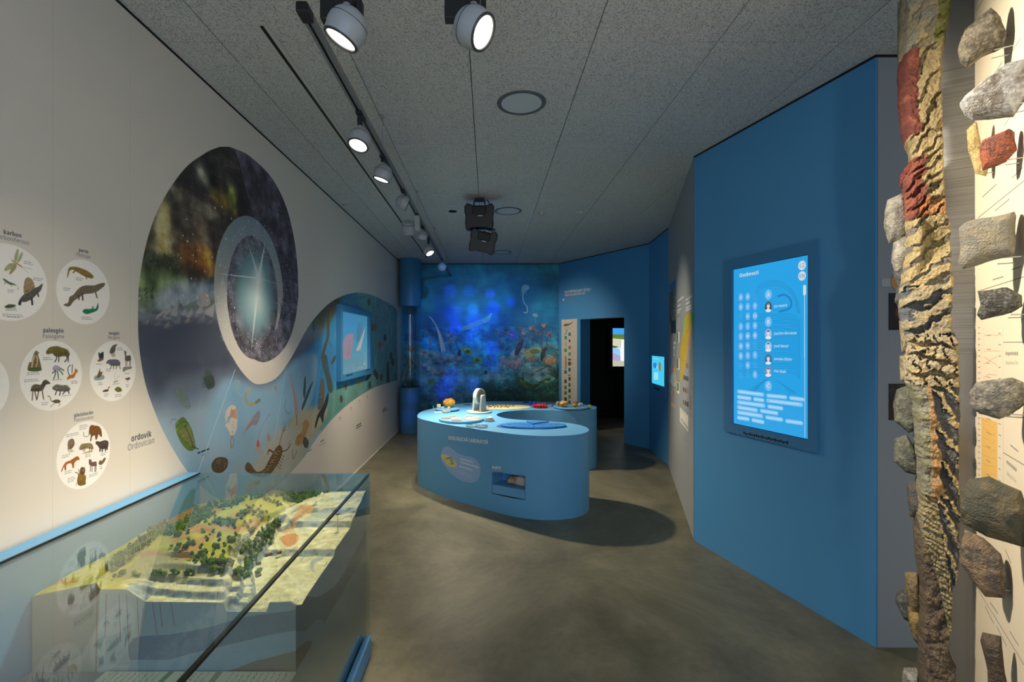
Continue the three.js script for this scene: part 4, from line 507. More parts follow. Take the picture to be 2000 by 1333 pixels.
{ // little trees: foliage clumps on a stem
  srand(808); const blobs = [], tones = [0x4c6a22, 0x5d7a28, 0x3c5a20, 0x6c8230, 0x2f4f22, 0x7a8a34].map((k) => mat(k, 0.9, { flatShading: true }));
  for (let v = 0; v < 4; v++) { const list = [new THREE.CylinderGeometry(.05, .08, .5, 5).translate(0, .2, 0)]; for (let i = 0; i < 4; i++) list.push(new THREE.IcosahedronGeometry(rr(.38, .6), 0).scale(1, rr(.8, 1.1), 1).rotateY(rr(0, 3)).translate(rr(-.4, .4), rr(.55, 1.3), rr(-.4, .4))); blobs.push(merge(list.map((q) => { q.deleteAttribute('uv'); return q; }))); }
  const spots = []; const put = (px, py, s) => { const q = onTerrain(px, py); if (q.ab[0] > .012 && q.ab[0] < .985 && q.ab[1] > .02 && q.ab[1] < .99) spots.push([q, s]); };
  const Z = (x, y) => [200 + x / 3.846, 940 + y / 3.846];
  const clump = (pts, n, w, s) => { for (let i = 0; i < n; i++) { const t = R() * (pts.length - 1), k = Math.floor(t), f = t - k, x = lerp(pts[k][0], pts[k + 1][0], f) + rr(-w, w), y = lerp(pts[k][1], pts[k + 1][1], f) + rr(-w, w) * .7; put(...Z(x, y), s * rr(.7, 1.25)); } };
  clump([[480, 480], [545, 525], [640, 510], [650, 465], [660, 435]], 7, 5, 1.05); clump([[705, 570], [760, 550], [765, 580], [745, 600], [790, 610]], 10, 14, 1.05); clump([[780, 630], [830, 640], [870, 610], [930, 600], [950, 640]], 24, 26, 1.1); clump([[820, 680], [900, 690], [980, 650]], 16, 14, .95); clump([[850, 500], [860, 520]], 9, 18, 1.05); clump([[940, 450], [1030, 440]], 16, 22, .9); clump([[1000, 560], [1050, 520], [1080, 490]], 26, 34, 1.1); clump([[1110, 560], [1140, 490], [1220, 420], [1290, 350], [1310, 310]], 44, 26, 1.1); clump([[980, 710], [1060, 670], [1130, 620]], 30, 22, 1.0); clump([[1160, 550], [1220, 510], [1280, 470]], 14, 10, .9); clump([[1010, 740], [1120, 710], [1210, 680]], 16, 10, .9);
  clump([[380, 705], [450, 710], [560, 700], [740, 710]], 26, 8, .95); clump([[80, 740], [150, 700], [300, 720]], 8, 10, 1); clump([[850, 310], [930, 330], [1010, 320]], 24, 26, 1.1); clump([[1050, 240], [1120, 230], [1220, 270]], 26, 30, 1); clump([[900, 200], [960, 180], [1010, 170]], 22, 28, 1.05); clump([[1130, 130], [1200, 120], [1280, 170], [1340, 190]], 22, 22, 1); clump([[1160, 390], [1080, 370], [1040, 290]], 8, 18, 1); clump([[800, 250], [770, 260]], 8, 20, 1);
  for (let i = 0; i < 90; i++) { const x = rr(560, 1300), y = rr(150, 640); if (y < 720 - Math.abs(x - 900) * .5) put(...Z(x, y), rr(.7, 1.1)); }
  spots.slice(0, 298).forEach(([q, s], i) => { const k = .0112 * s, m = part('tree', blobs[i % 4], tones[i % 6], model); m.position.set(q.x, q.h - .002, -q.d); m.scale.set(k, k * rr(.9, 1.35), k); m.rotation.y = R() * 6; });
  // dense woods on the slopes
  const more = spots.slice(298).map(([q]) => q); const wood = (pts, n, w) => { for (let i = 0; i < n; i++) { const t = R() * (pts.length - 1), k = Math.floor(t), f = t - k; const [x, y] = Z(lerp(pts[k][0], pts[k + 1][0], f) + rr(-w, w), lerp(pts[k][1], pts[k + 1][1], f) + rr(-w, w) * .8); const q = onTerrain(x, y); if (q.ab[0] > .01 && q.ab[0] < .985 && q.ab[1] > .02 && q.ab[1] < .992) more.push(q); } };
  wood([[430, 350], [540, 390], [640, 330], [720, 270], [820, 240]], 420, 42); wood([[60, 660], [180, 560], [330, 450], [450, 330]], 260, 40); wood([[640, 190], [680, 170], [700, 210]], 40, 20); wood([[1220, 90], [1380, 90], [1560, 80], [1700, 60]], 260, 34); wood([[1380, 130], [1480, 150], [1640, 70], [1880, 50]], 260, 26); wood([[720, 250], [800, 200], [1000, 150], [1200, 100]], 120, 26); wood([[1100, 600], [1240, 440], [1330, 300]], 60, 22);
  const im = new THREE.InstancedMesh(blobs[1], mat(0xffffff, 0.9, { flatShading: true }), more.length), M = new THREE.Matrix4(), Q = new THREE.Quaternion(), col = new THREE.Color();
  more.forEach((q, i) => { const k = .0098 * rr(.7, 1.3); M.compose(V(q.x, q.h - .002, -q.d), Q.setFromAxisAngle(V(0, 1, 0), R() * 6), V(k, k * rr(.8, 1.3), k)); im.setMatrixAt(i, M); im.setColorAt(i, col.set([0x4a6a1c, 0x5f7c24, 0x38581c, 0x728432, 0x2f5020][i % 5])); });
  im.name = 'wood'; im.userData.kind = 'stuff'; im.castShadow = im.receiveShadow = true; model.add(im);
  // brown sheds and the compass marker
  for (const [x, y, w, l] of [[1248, 560, .028, .014], [1328, 545, .018, .012], [1172, 628, .018, .01], [1172, 718, .02, .011]]) { const q = onTerrain(...Z(x, y)), o = part('shed', box(w, .01, l).rotateY(.7), mat(0x6b4f3c, 0.8), model); o.position.set(q.x, q.h + .004, -q.d); }
  const q = onTerrain(...Z(1768, 375)), o = part('compass_pole', cyl(.0011, .0011, .085, 8, 0, .0425, 0), SEAL, model); o.position.set(q.x, q.h - .002, -q.d);
  const star = []; for (let i = 0; i < 8; i++) { const a = i / 8 * 6.283, l = i % 2 ? .014 : .024; star.push(new THREE.ConeGeometry(.003, l, 4).rotateX(Math.PI / 2).translate(0, 0, l / 2).rotateY(a)); } part('compass_rose', merge(star).translate(0, .082, 0), SEAL, o);
}
{ // printed plate on the deck before the model
  const c = canvasOf(1000, 300), g = c.getContext('2d'); g.fillStyle = '#dfdfce'; g.fillRect(0, 0, 1000, 300); srand(12); g.fillStyle = '#7d9b80'; g.save(); g.translate(330, 0); g.transform(1, 0, -.05, 1, 0, 0); g.fillRect(0, 0, 30, 300); g.restore(); g.fillStyle = '#a9a698'; g.fillRect(585, 0, 34, 300);
  for (let col = 0; col < 30; col++) { const x = 30 + col * 32; if ((x > 300 && x < 390) || (x > 560 && x < 640)) continue; g.fillStyle = 'rgba(70,74,72,.75)'; for (let y = 12; y < 290; y += rr(10, 22)) { g.fillRect(x + rr(0, 6), y, rr(3, 5), rr(6, 14)); } }
  const t = thing('caption_plate', 'white printed caption plate lying before the quarry model', 'sign'); part('plate', box(.66, .006, .16), mat(0xe6e5d8, 0.5), t); part('print', new THREE.PlaneGeometry(.655, .155).rotateX(-Math.PI / 2).translate(0, .0036, 0), mat(0xffffff, 0.6, { map: texOf(c) }), t); t.position.set(-1.0, DECK + .0035, -(VN - .085));
}
// ---------------------------------------------------------------- glass column in the corner
{
  const c = at(801, 760, 9.12), R0 = 0.192, t = thing('display_cylinder', 'blue column with a clear tube of sea creatures in the room corner', 'display column', V(c.x, 0, c.z));
  part('base', lathe([[0, 0], [R0, 0], [R0, 0.83], [R0 - 0.004, 0.836], [0, 0.836]], 56), paint(0x4a8cc0, 0.4), t);
  part('head', lathe([[0, 2.335], [R0 + 0.004, 2.335], [R0 + 0.006, 2.34], [R0 + 0.006, CEIL], [0, CEIL]], 56), paint(0x3f7ea8, 0.4), t);
  part('tube', new THREE.CylinderGeometry(R0 - 0.012, R0 - 0.012, 1.499, 48, 1, true).translate(0, 1.5855, 0), new THREE.MeshPhysicalMaterial({ color: 0xe6f1f5, roughness: 0.0, transmission: 1, thickness: 0, ior: 1.45 }), t);
  part('gravel', lathe([[0, 0.86], [0.1, 0.862], [R0 - 0.016, 0.85], [R0 - 0.016, 0.8365], [0, 0.8365]], 40), mat(0x6a5a4c, 0.95), t);
  srand(41); const kelp = mat(0x3e7a5c, 0.7, { side: THREE.DoubleSide }), coral = mat(0xb0764a, 0.7), red = mat(0xa0403a, 0.6), frond = mat(0x2f6a72, 0.7);
  const C = thing('crinoid_model', 'orange sea lily model with red stem piece inside the clear column', 'model', V(c.x, 0.862, c.z));
  part('stem', tube([V(0.0, 0, 0), V(0.02, 0.2, 0.01), V(0.01, 0.45, 0), V(0.03, 0.62, 0)], 0.007), mat(0x8a6a50, 0.7), C); part('cup', new THREE.SphereGeometry(0.045, 16, 12).scale(0.8, 1.2, 0.8).translate(0.02, 0.43, 0.05), red, C);
  for (let i = 0; i < 12; i++) { const a = i / 12 * 6.283; part('arm', tube([V(0.03, 0.62, 0), V(0.03 + Math.cos(a) * 0.05, 0.655, Math.sin(a) * 0.05), V(0.03 + Math.cos(a) * 0.095, 0.71 + (i % 3) * 0.012, Math.sin(a) * 0.095)], 0.0055, 10, 6), coral, C); }
  const K = thing('cone_shell_model', 'pale slanted cone shell model inside the clear column', 'model', V(c.x - 0.075, 0.862, c.z + 0.055)); part('shell', new THREE.ConeGeometry(0.022, 0.4, 18).rotateZ(-0.25).translate(0, 0.29, 0), mat(0xb9b0a4, 0.5), K); part('holder', rodBetween(V(0, 0, 0), V(-0.04, 0.16, 0), 0.003), CHROME, K);
  const Pl = thing('sea_plant_model', 'green leafy sea plants on gravel inside the clear column', 'model', V(c.x, 0.862, c.z)); for (let i = 0; i < 16; i++) { const a = rr(0, 6.28), r = rr(0.02, 0.085), h = rr(0.1, 0.22), q = new THREE.ConeGeometry(0.016, h, 5).scale(1, 1, 0.25).rotateX(rr(-0.15, 0.15)).rotateY(a); part('leaf', q.translate(Math.cos(a) * r, h / 2 - 0.01, Math.sin(a) * r), i % 2 ? kelp : frond, Pl); }
}
// ---------------------------------------------------------------- screens
function screenGlow(name, art, plane, recess, strength) { return new THREE.MeshStandardMaterial({ color: 0x050505, roughness: 0.12, emissive: 0xffffff, emissiveIntensity: strength, emissiveMap: art.tex() }); }
function frameRing(plane, s0, s1, y0, y1, i0, i1, j0, j1, th, out) { // flat frame of four strips around an opening
  const b = (a, c, d, e) => slab(plane, a, c, d, e, th).translate(plane.t[1] * out, 0, plane.t[0] * out); return merge([b(s0, s1, y0, j0), b(s0, s1, j1, y1), b(s0, i0, j0, j1), b(i1, s1, j0, j1)]); }
const lightFor = (parent, plane, s0, s1, y0, y1, out, color, I) => { const l = new THREE.RectAreaLight(color, I, s1 - s0, y1 - y0), p = plane.pos((s0 + s1) / 2, (y0 + y1) / 2, out), q = plane.pos((s0 + s1) / 2, (y0 + y1) / 2, out + 1); l.name = 'screen_light'; l.position.copy(p); l.lookAt(q); parent.add(l); };
{ // tall touchscreen
  const P = pScreen, a = P.hit(1435, 690), b = P.hit(1581.5, 690), yT = (P.hit(1435, 527.7).y + P.hit(1581.5, 498).y) / 2, yB = (P.hit(1435, 827).y + P.hit(1581.5, 858.5).y) / 2, o0 = P.hit(1418, 690).s, o1 = P.hit(1601, 690).s, oT = (P.hit(1418, 508).y + P.hit(1601, 471.6).y) / 2, oB = (P.hit(1418, 843).y + P.hit(1601, 884).y) / 2;
  const t = thing('touchscreen', 'tall lit touchscreen with a cyan list of names on the blue wall', 'touchscreen');
  part('frame', frameRing(P, o0, o1, oB, oT, a.s - 0.004, b.s + 0.004, yB - 0.004, yT + 0.004, 0.018, 0.02), paint(0x3a7cae, 0.55), t);
  part('recess', slab(P, a.s - 0.004, b.s + 0.004, yB - 0.004, yT + 0.004, 0.004).translate(P.t[1] * 0.005, 0, P.t[0] * 0.005), BLACK, t);
  const ar = new Art(P, a.s, b.s, yB, yT, 1500), g = ar.g; srand(70); g.fillStyle = '#27a0e2'; g.fillRect(0, 0, ar.c.width, ar.c.height);
  ar.view(1420, 480, 6.06);
  for (let i = 0; i < 4; i++) { ar.line([[330 + i * 8, 620], [380 + i * 10, 480 + i * 14], [540, 415 + i * 20], [700 - i * 8, 450 + i * 16], [830 - i * 14, 600], [880 - i * 10, 800]], 'rgba(24,96,150,.45)', 4); }
  ar.line([[620, 600], [700, 585], [770, 650], [755, 740], [640, 780]], 'rgba(24,104,168,.55)', 26); for (let i = 0; i < 30; i++) { const y = 810 + i * 24; ar.line([[150 + rr(0, 30), y + 40], [300, y + rr(-6, 6)], [560, y + rr(-8, 8)], [740, y + rr(-8, 8)], [840, y + 40], [880, y + 90]], 'rgba(24,100,158,.38)', 5); } for (let i = 0; i < 12; i++) { ar.line([[520 - i * 26, 1560 + i * 14], [420 - i * 16, 1640 + i * 10], [330 - i * 8, 1760]], 'rgba(24,100,158,.3)', 6); ar.line([[540 + i * 22, 1560 + i * 14], [660 + i * 16, 1640 + i * 10], [760 + i * 8, 1760]], 'rgba(24,100,158,.25)', 4); }
  ar.text(158, 378, 'Osobnosti', 62, '#cfd6da', 'bold sans-serif', 'left', 0.97);
  for (const [x, y, s] of [[902, 236, 'CZ'], [902, 360, 'EN']]) { ar.dot(x, y, 52, '#cfd6dc', 56); ar.text(x, y + 22, s, 62, '#2a7fb4', 'sans-serif', 'center', 1.0); }
  ar.line([[932, 590], [932, 1320]], 'rgba(200,214,224,.9)', 8, false); ar.line([[932, 590], [937, 2270]], 'rgba(200,214,224,.9)', 8, false); ar.line([[932, 485], [932, 570]], '#cfd6dc', 40, false);
  const keys = ['AB ', 'DEF', ' HC', 'IJK', 'LMN', 'OP ', 'RST', ' V ', '  Z']; keys.forEach((row, r) => [...row].forEach((ch, c) => { const x = [176, 258, 344][c], y = 612 + r * 116 - c * 6; if (ch === ' ') { ar.dot(x, y, 34, 'rgba(80,170,230,.35)', 46); return; } ar.dot(x, y, 36, 'rgba(110,178,238,.95)', 48); ar.text(x, y + 19, r === 2 && c === 2 ? 'CH' : ch, 52, '#c9d6e4', 'bold sans-serif', 'center', r === 2 && c === 2 ? 0.8 : 1); }));
  for (const [y, s] of [[582, 'A'], [903, 'B'], [1662, 'Č']]) { ar.dot(502, y, 50, 'rgba(120,186,238,.95)', 60); ar.text(502, y + 24, s, 66, '#d2dce6', 'bold sans-serif', 'center'); }
  [[726, 'Jan Axamit', '#4a4a50'], [1048, 'Joachim Barrande', '#9fb2d8'], [1196, 'Josef Beneš', '#9bc0dc'], [1348, 'Jaroslav Böhm', '#3d6a9a'], [1492, 'Petr Batík', '#7f92ae']].forEach(([y, s, k]) => { ar.dot(502, y, 50, k, 62); ar.dot(502, y - 10, 22, '#cfd8e0', 32); ar.dot(502, y - 36, 22, '#6a7686', 12); ar.fill([[468, y + 44], [490, y + 24], [516, y + 24], [536, y + 44], [516, y + 60], [486, y + 60]], '#e0e6ea'); ar.text(570, y + 8, s, 42, '#d8e6ee', 'sans-serif', 'left', 0.92); });
  ar.view(1420, 680, 6.35); for (const [x0, y0, x1, y1] of [[130, 540, 480, 580], [495, 590, 765, 612], [780, 620, 980, 640], [130, 608, 322, 628], [332, 634, 482, 650], [495, 652, 958, 704], [130, 672, 494, 716], [508, 726, 716, 750], [130, 735, 402, 774], [415, 780, 655, 810], [130, 798, 466, 846], [482, 860, 714, 890], [130, 864, 298, 884], [310, 894, 482, 920], [732, 906, 962, 932]]) { ar.line([[x0 + 26, y0], [x1 - 26, y1]], 'rgba(132,196,240,.95)', 50, false); for (let p = 0.12; p < 0.88; p += 0.1) ar.line([[lerp(x0, x1, p), lerp(y0, y1, p)], [lerp(x0, x1, p + 0.07), lerp(y0, y1, p + 0.07)]], 'rgba(176,214,242,.9)', 18, false); }
  part('display', slab(P, a.s, b.s, yB, yT, 0.002).translate(P.t[1] * 0.0075, 0, P.t[0] * 0.0075), BLACK, t);
  part('screen_picture', ar.sheet(0.0095), screenGlow('', ar, P, 0, 0.88), t);
  const gr = []; for (let i = 0; i < 22; i++) { const h = P.hit(lerp(1458, 1543, i / 21), lerp(846, 865, i / 21)); gr.push(slab(P, h.s - 0.006, h.s + 0.005, h.y - (i % 2 ? 0.011 : 0.006), h.y + (i % 3 ? 0.005 : 0.011), 0.003).translate(P.t[1] * 0.0215, 0, P.t[0] * 0.0215)); } part('speaker_slot', merge(gr), BLACK, t);
  lightFor(t, P, a.s, b.s, yB, yT, 0.03, 0x35a6ea, 0.25);
}
{ // small lit screen
  const P = pNook, a = P.hit(1274.3, 720).s, b = P.hit(1299, 720).s, yT = P.hit(1286, 696.3).y, yB = P.hit(1286, 752).y, t = thing('small_screen', 'small bright cyan touchscreen on the narrow blue wall', 'screen'), ar = new Art(P, a, b, yB, yT, 900);
  srand(8); ar.g.fillStyle = '#45c4e6'; ar.g.fillRect(0, 0, ar.c.width, ar.c.height); ar.view(1260, 600, 6.66); ar.fill([[185, 730], [200, 715], [212, 760], [208, 830], [190, 830], [180, 780]], '#8a7a60'); ar.dot(196, 745, 12, '#5a5548'); ar.fill([[112, 735], [150, 730], [150, 790], [115, 785]], '#2c7ec0'); ar.dot(160, 785, 22, '#a5e0f2'); for (const x of [122, 150]) ar.fill([[x, 850], [x + 22, 850], [x + 22, 950], [x, 945]], '#a8dcee', false); ar.small(112, 665, 90, 1, 20, '#8fdcf0', 8); ar.dot(250, 680, 9, '#a0e2f2');
  part('frame', frameRing(P, a - 0.09, b + 0.05, yB - 0.16, yT + 0.05, a, b, yB, yT, 0.01, 0.012), BLUE_DARK, t); part('screen_picture', ar.sheet(0.006), screenGlow('', ar, P, 0, 0.95), t); part('speaker_slot', slab(P, lerp(a, b, 0.22), lerp(a, b, 0.68), yB - 0.075, yB - 0.05, 0.002).translate(P.t[1] * 0.0135, 0, P.t[0] * 0.0135), BLACK, t);
  lightFor(t, P, a, b, yB, yT, 0.02, 0x55d0ee, 0.3);
}
{ // screen in the mural of the long wall
  const P = pLeft, a = P.hit(660.7, 670).s, b = P.hit(715.5, 670).s, yT = P.hit(688, 613).y, yB = P.hit(688, 726.5).y, f0 = P.hit(656.5, 670).s, f1 = P.hit(718.5, 670).s, fT = P.hit(656.5, 594.5).y, fB = P.hit(656.5, 746).y, t = thing('wall_screen', 'lit landscape screen with blue frame set in the swirling mural', 'screen'), ar = new Art(P, a, b, yB, yT, 700);
  srand(17); const g = ar.g, W = ar.c.width, H = ar.c.height, q = g.createLinearGradient(0, 0, 0, H); q.addColorStop(0, '#4e9cb4'); q.addColorStop(.5, '#5fb0cc'); q.addColorStop(1, '#8ab4bc'); g.fillStyle = q; g.fillRect(0, 0, W, H); ar.view(600, 560, 6.06);
  for (let i = 0; i < 60; i++) { g.globalAlpha = rr(.05, .18); ar.dot(rr(360, 690), rr(290, 1030), rr(10, 50), R() < .5 ? '#a8d8e4' : '#3d86ac', rr(8, 30)); } g.globalAlpha = 1;
  g.filter = 'blur(3px)'; ar.fill([[400, 700], [440, 590], [500, 560], [535, 580], [520, 760], [490, 860], [420, 850], [395, 790]], '#b49fa8'); ar.fill([[580, 480], [610, 430], [635, 440], [630, 540], [600, 640], [575, 640]], '#5f93a6'); ar.fill([[680, 480], [655, 600], [620, 740], [570, 760], [590, 700], [640, 580]], '#cfc8c4'); for (let i = 0; i < 12; i++) ar.dot(rr(370, 690), rr(880, 1020), rr(14, 36), ['#a9c4c4', '#8fb0b0', '#c4d0cc', '#6fa0b4'][i % 4], rr(8, 16)); g.filter = 'none';
  for (let i = 0; i < 6; i++) ar.line([[480 + i * 4, 640], [470 + i * 6, 760], [466, 830]], 'rgba(120,90,100,.5)', 3);
  part('frame', frameRing(P, f0, f1, fB, fT, a, b, yB, yT, 0.05, 0.052), paint(0x3f86b4, 0.5), t); part('screen_picture', ar.sheet(0.012), screenGlow('', ar, P, 0, 0.5), t);
  part('frame_lettering', merge([slab(P, lerp(f0, f1, .14), lerp(f0, f1, .34), fB + .045, fB + .06, .002), slab(P, lerp(f0, f1, .78), lerp(f0, f1, .92), fB + .06, fB + .075, .002)]).translate(.0535, 0, 0), mat(0x1e4258, .6), t);
}
{ // screen in the dark room
  const d = 10.9, P = new Plane([(1190 - CX) / F * d, d], [(1290 - CX) / F * d, d]), a = P.hit(1196.5, 670).s, b = P.hit(1262, 670).s, yT = P.hit(1200, 641.5).y, yB = P.hit(1200, 716).y, t = thing('doorway_screen', 'bright screen glowing in the dark room beyond the doorway', 'screen'), ar = new Art(P, a, b, yB, yT, 500); srand(6);
  const g = ar.g; g.fillStyle = '#e8eef0'; g.fillRect(0, 0, ar.c.width, ar.c.height); ar.view(1090, 540, 8.33); ar.fill([[880, 840], [1440, 840], [1440, 950], [880, 950]], '#3f9be6', false); ar.fill([[880, 945], [1440, 945], [1440, 1040], [1080, 1030], [880, 1010]], '#5d7a34', false); ar.fill([[880, 1010], [1030, 1030], [1020, 1180], [880, 1140]], '#c9c9ae', false); ar.fill([[880, 1130], [1010, 1190], [1015, 1330], [880, 1250]], '#8fc0ec', false); ar.fill([[880, 1240], [1015, 1300], [1015, 1400], [880, 1360]], '#a89cc8', false); ar.fill([[880, 1370], [1440, 1400], [1440, 1490], [880, 1490]], '#b9b9a4', false); ar.fill([[890, 1130], [980, 1150], [900, 1165]], '#5a5a48');
  part('bezel', slab(P, a - .08, b + .08, yB - .07, yT + .08, .05).translate(0, 0, 0.0), BLACK, t); part('screen_picture', ar.sheet(.003), screenGlow('', ar, P, 0, 1.0), t); part('stand', box(.5, yB - .07, .06, (P.A[0] + a + .4), (yB - .07) / 2, -d - .05), BLACK, t);
}
// ---------------------------------------------------------------- rock profile and the specimen panel
const KX = [(1905 - CX) / F * 1.64, 1.64], UU = [0.5635, 0.8262], NN = [-0.8262, 0.5635];   // corner of panel and metal strip; direction away along the panel; direction out of the panel
const kp = (s, t, y) => V(KX[0] + UU[0] * s + NN[0] * t, y, -(KX[1] + UU[1] * s + NN[1] * t));
const pPanel = new Plane([KX[0], KX[1]], [KX[0] - UU[0] * 1.0, KX[1] - UU[1] * 1.0]);
function onPanel(px, py, t) { const A = kp(0, t, 0), pl = new Plane([A.x, -A.z], [A.x - UU[0], -A.z - UU[1]]), h = pl.hit(px, py); return { p: pl.pos(h.s, h.y), s: h.s, y: h.y, d: h.d }; }
{
  const t = thing('specimen_chart', 'cream panel printed with a rock layer chart that carries the mounted rock samples', 'display panel');
  part('board', slab(pPanel, 0, 0.86, 0, CEIL, 0.1), paint(0xe2d8c2, 0.6), t);
  const ar = new Art(pPanel, 0.0, 0.86, 0.3, 2.95, 760), g = ar.g; srand(50); g.fillStyle = '#e2d8c2'; g.fillRect(0, 0, ar.c.width, ar.c.height);
  const L = (x0, y0, x1, y1, w = 1, col = '#3a3f46') => ar.line([[x0, y0], [x1, y1]], col, w, false);
  L(1911, 426, 2020, 338); L(1909, 570, 2020, 535); L(1961, 669, 2050, 669); L(1906, 1144, 2020, 1330); L(1908, 20, 1940, -30); L(1990, 130, 2020, 90); L(1960, 640, 1961, 985, .7, '#8b8f94'); L(1961, 885, 2020, 920); L(1912, 608, 1960, 600, .6);
  ar.fill([[1918, 815], [1949, 825], [1949, 1000], [1918, 1000]], '#e3bb6c', false); L(1918, 640, 1918, 1010, .5, '#a9a49a'); L(1949, 640, 1949, 1000, .5, '#a9a49a');
  const red = 'rgba(190,90,70,.8)'; ar.line([[1922, 640], [1923, 655], [1958, 655]], red, .6, false); ar.line([[1923, 655], [1923, 686], [1955, 686]], red, .6, false); ar.line([[1922, 712], [1948, 697]], red, .8, false); ar.line([[1922, 697], [1948, 714]], red, .8, false); ar.line([[1922, 738], [1932, 732], [1948, 733]], red, .7, false); for (let i = 0; i < 10; i++) ar.line([[1920, 820 + i * 17], [1932, 826 + i * 17], [1938, 836 + i * 15], [1946, 828 + i * 17]], 'rgba(190,110,60,.6)', .6);
  for (let i = 0; i < 34; i++) { ar.small(1911.5, 640 + i * 11, 4.5, 1, 5, 'rgba(40,44,50,.85)', 1.4); if (i % 2) ar.small(1951.5, 640 + i * 11, 5, 1, 5, 'rgba(40,44,50,.8)', 1.4); if (i % 3 === 0) ar.small(1928, 655 + i * 9, 9, 1, 5, 'rgba(60,60,60,.7)', 1.3); }
  const tilt = (x, y, dx, dy, s, size, col, f = '') => { const [u0, v0] = ar.m(x, y), [u1, v1] = ar.m(x + dx, y + dy); g.save(); g.translate(u0, v0); g.rotate(Math.atan2(v1 - v0, u1 - u0)); g.font = `${f} ${size * ar.scale(x, y)}px sans-serif`; const w = g.measureText(s).width; g.scale(Math.hypot(u1 - u0, v1 - v0) / w, 1); g.fillStyle = col; g.fillText(s, 0, 0); g.restore(); };
  tilt(1965, 694, 25, 0.5, 'kopaninské', 10, '#4a5058', 'bold'); tilt(1965, 712, 25, .8, 'Kopanina Fm', 9, '#777b80'); tilt(1967, 905, 20, 18, 'motolské', 10, '#4a5058', 'bold'); tilt(1968, 928, 18, 17, 'Motol Fm', 9, '#777b80');
  const micro = (x, y, dx, dy) => { for (let p = 0; p < 1; p += .12) ar.line([[x + dx * p, y + dy * p], [x + dx * (p + .09), y + dy * (p + .09)]], 'rgba(84,88,94,.8)', 2.2, false); };
  micro(1942, 0, 10, -20); micro(1975, 105, 18, -28); micro(1940, 150, 18, -28); micro(1963, 245, 22, -34); micro(1920, 385, 26, -24); micro(1978, 348, 20, -20); micro(1945, 412, 26, -22); micro(1940, 547, 20, -6); micro(1977, 527, 18, -6); micro(1925, 1185, 16, 32); micro(1935, 1178, 14, 20); micro(1948, 1225, 18, 36); micro(1974, 1235, 16, 26); micro(1965, 1075, 10, 24); micro(1975, 870, 14, 12);
  const pr = part('printed_chart', ar.sheet(0.0012), mat(0xffffff, 0.55, { map: ar.tex() }), t);
}
// outline of the rock edge against the room and against the metal strip, pixels of the photograph: [y, room side, strip side]
const edgeTab = [[-120, 1762, 1856], [0, 1760, 1855], [40, 1757, 1856], [80, 1755, 1846], [120, 1755, 1841], [180, 1758, 1838], [240, 1762, 1842], [280, 1776, 1842], [320, 1782, 1843], [345, 1764, 1842], [380, 1768, 1846], [420, 1768, 1848], [440, 1770, 1856], [500, 1768, 1857], [560, 1757, 1862], [600, 1757, 1860], [640, 1762, 1860], [670, 1772, 1872], [740, 1766, 1874], [790, 1782, 1874], [860, 1787, 1873], [940, 1792, 1873], [980, 1790, 1874], [1060, 1786, 1874], [1100, 1789, 1872], [1140, 1797, 1862], [1200, 1797, 1858], [1260, 1794, 1853], [1290, 1796, 1866], [1333, 1796, 1864], [1480, 1796, 1864]].map(([y, a, b]) => [y, a, b]);
const edgeAt = (py, j) => interp(edgeTab.map((r) => [r[0], r[j]]), py);
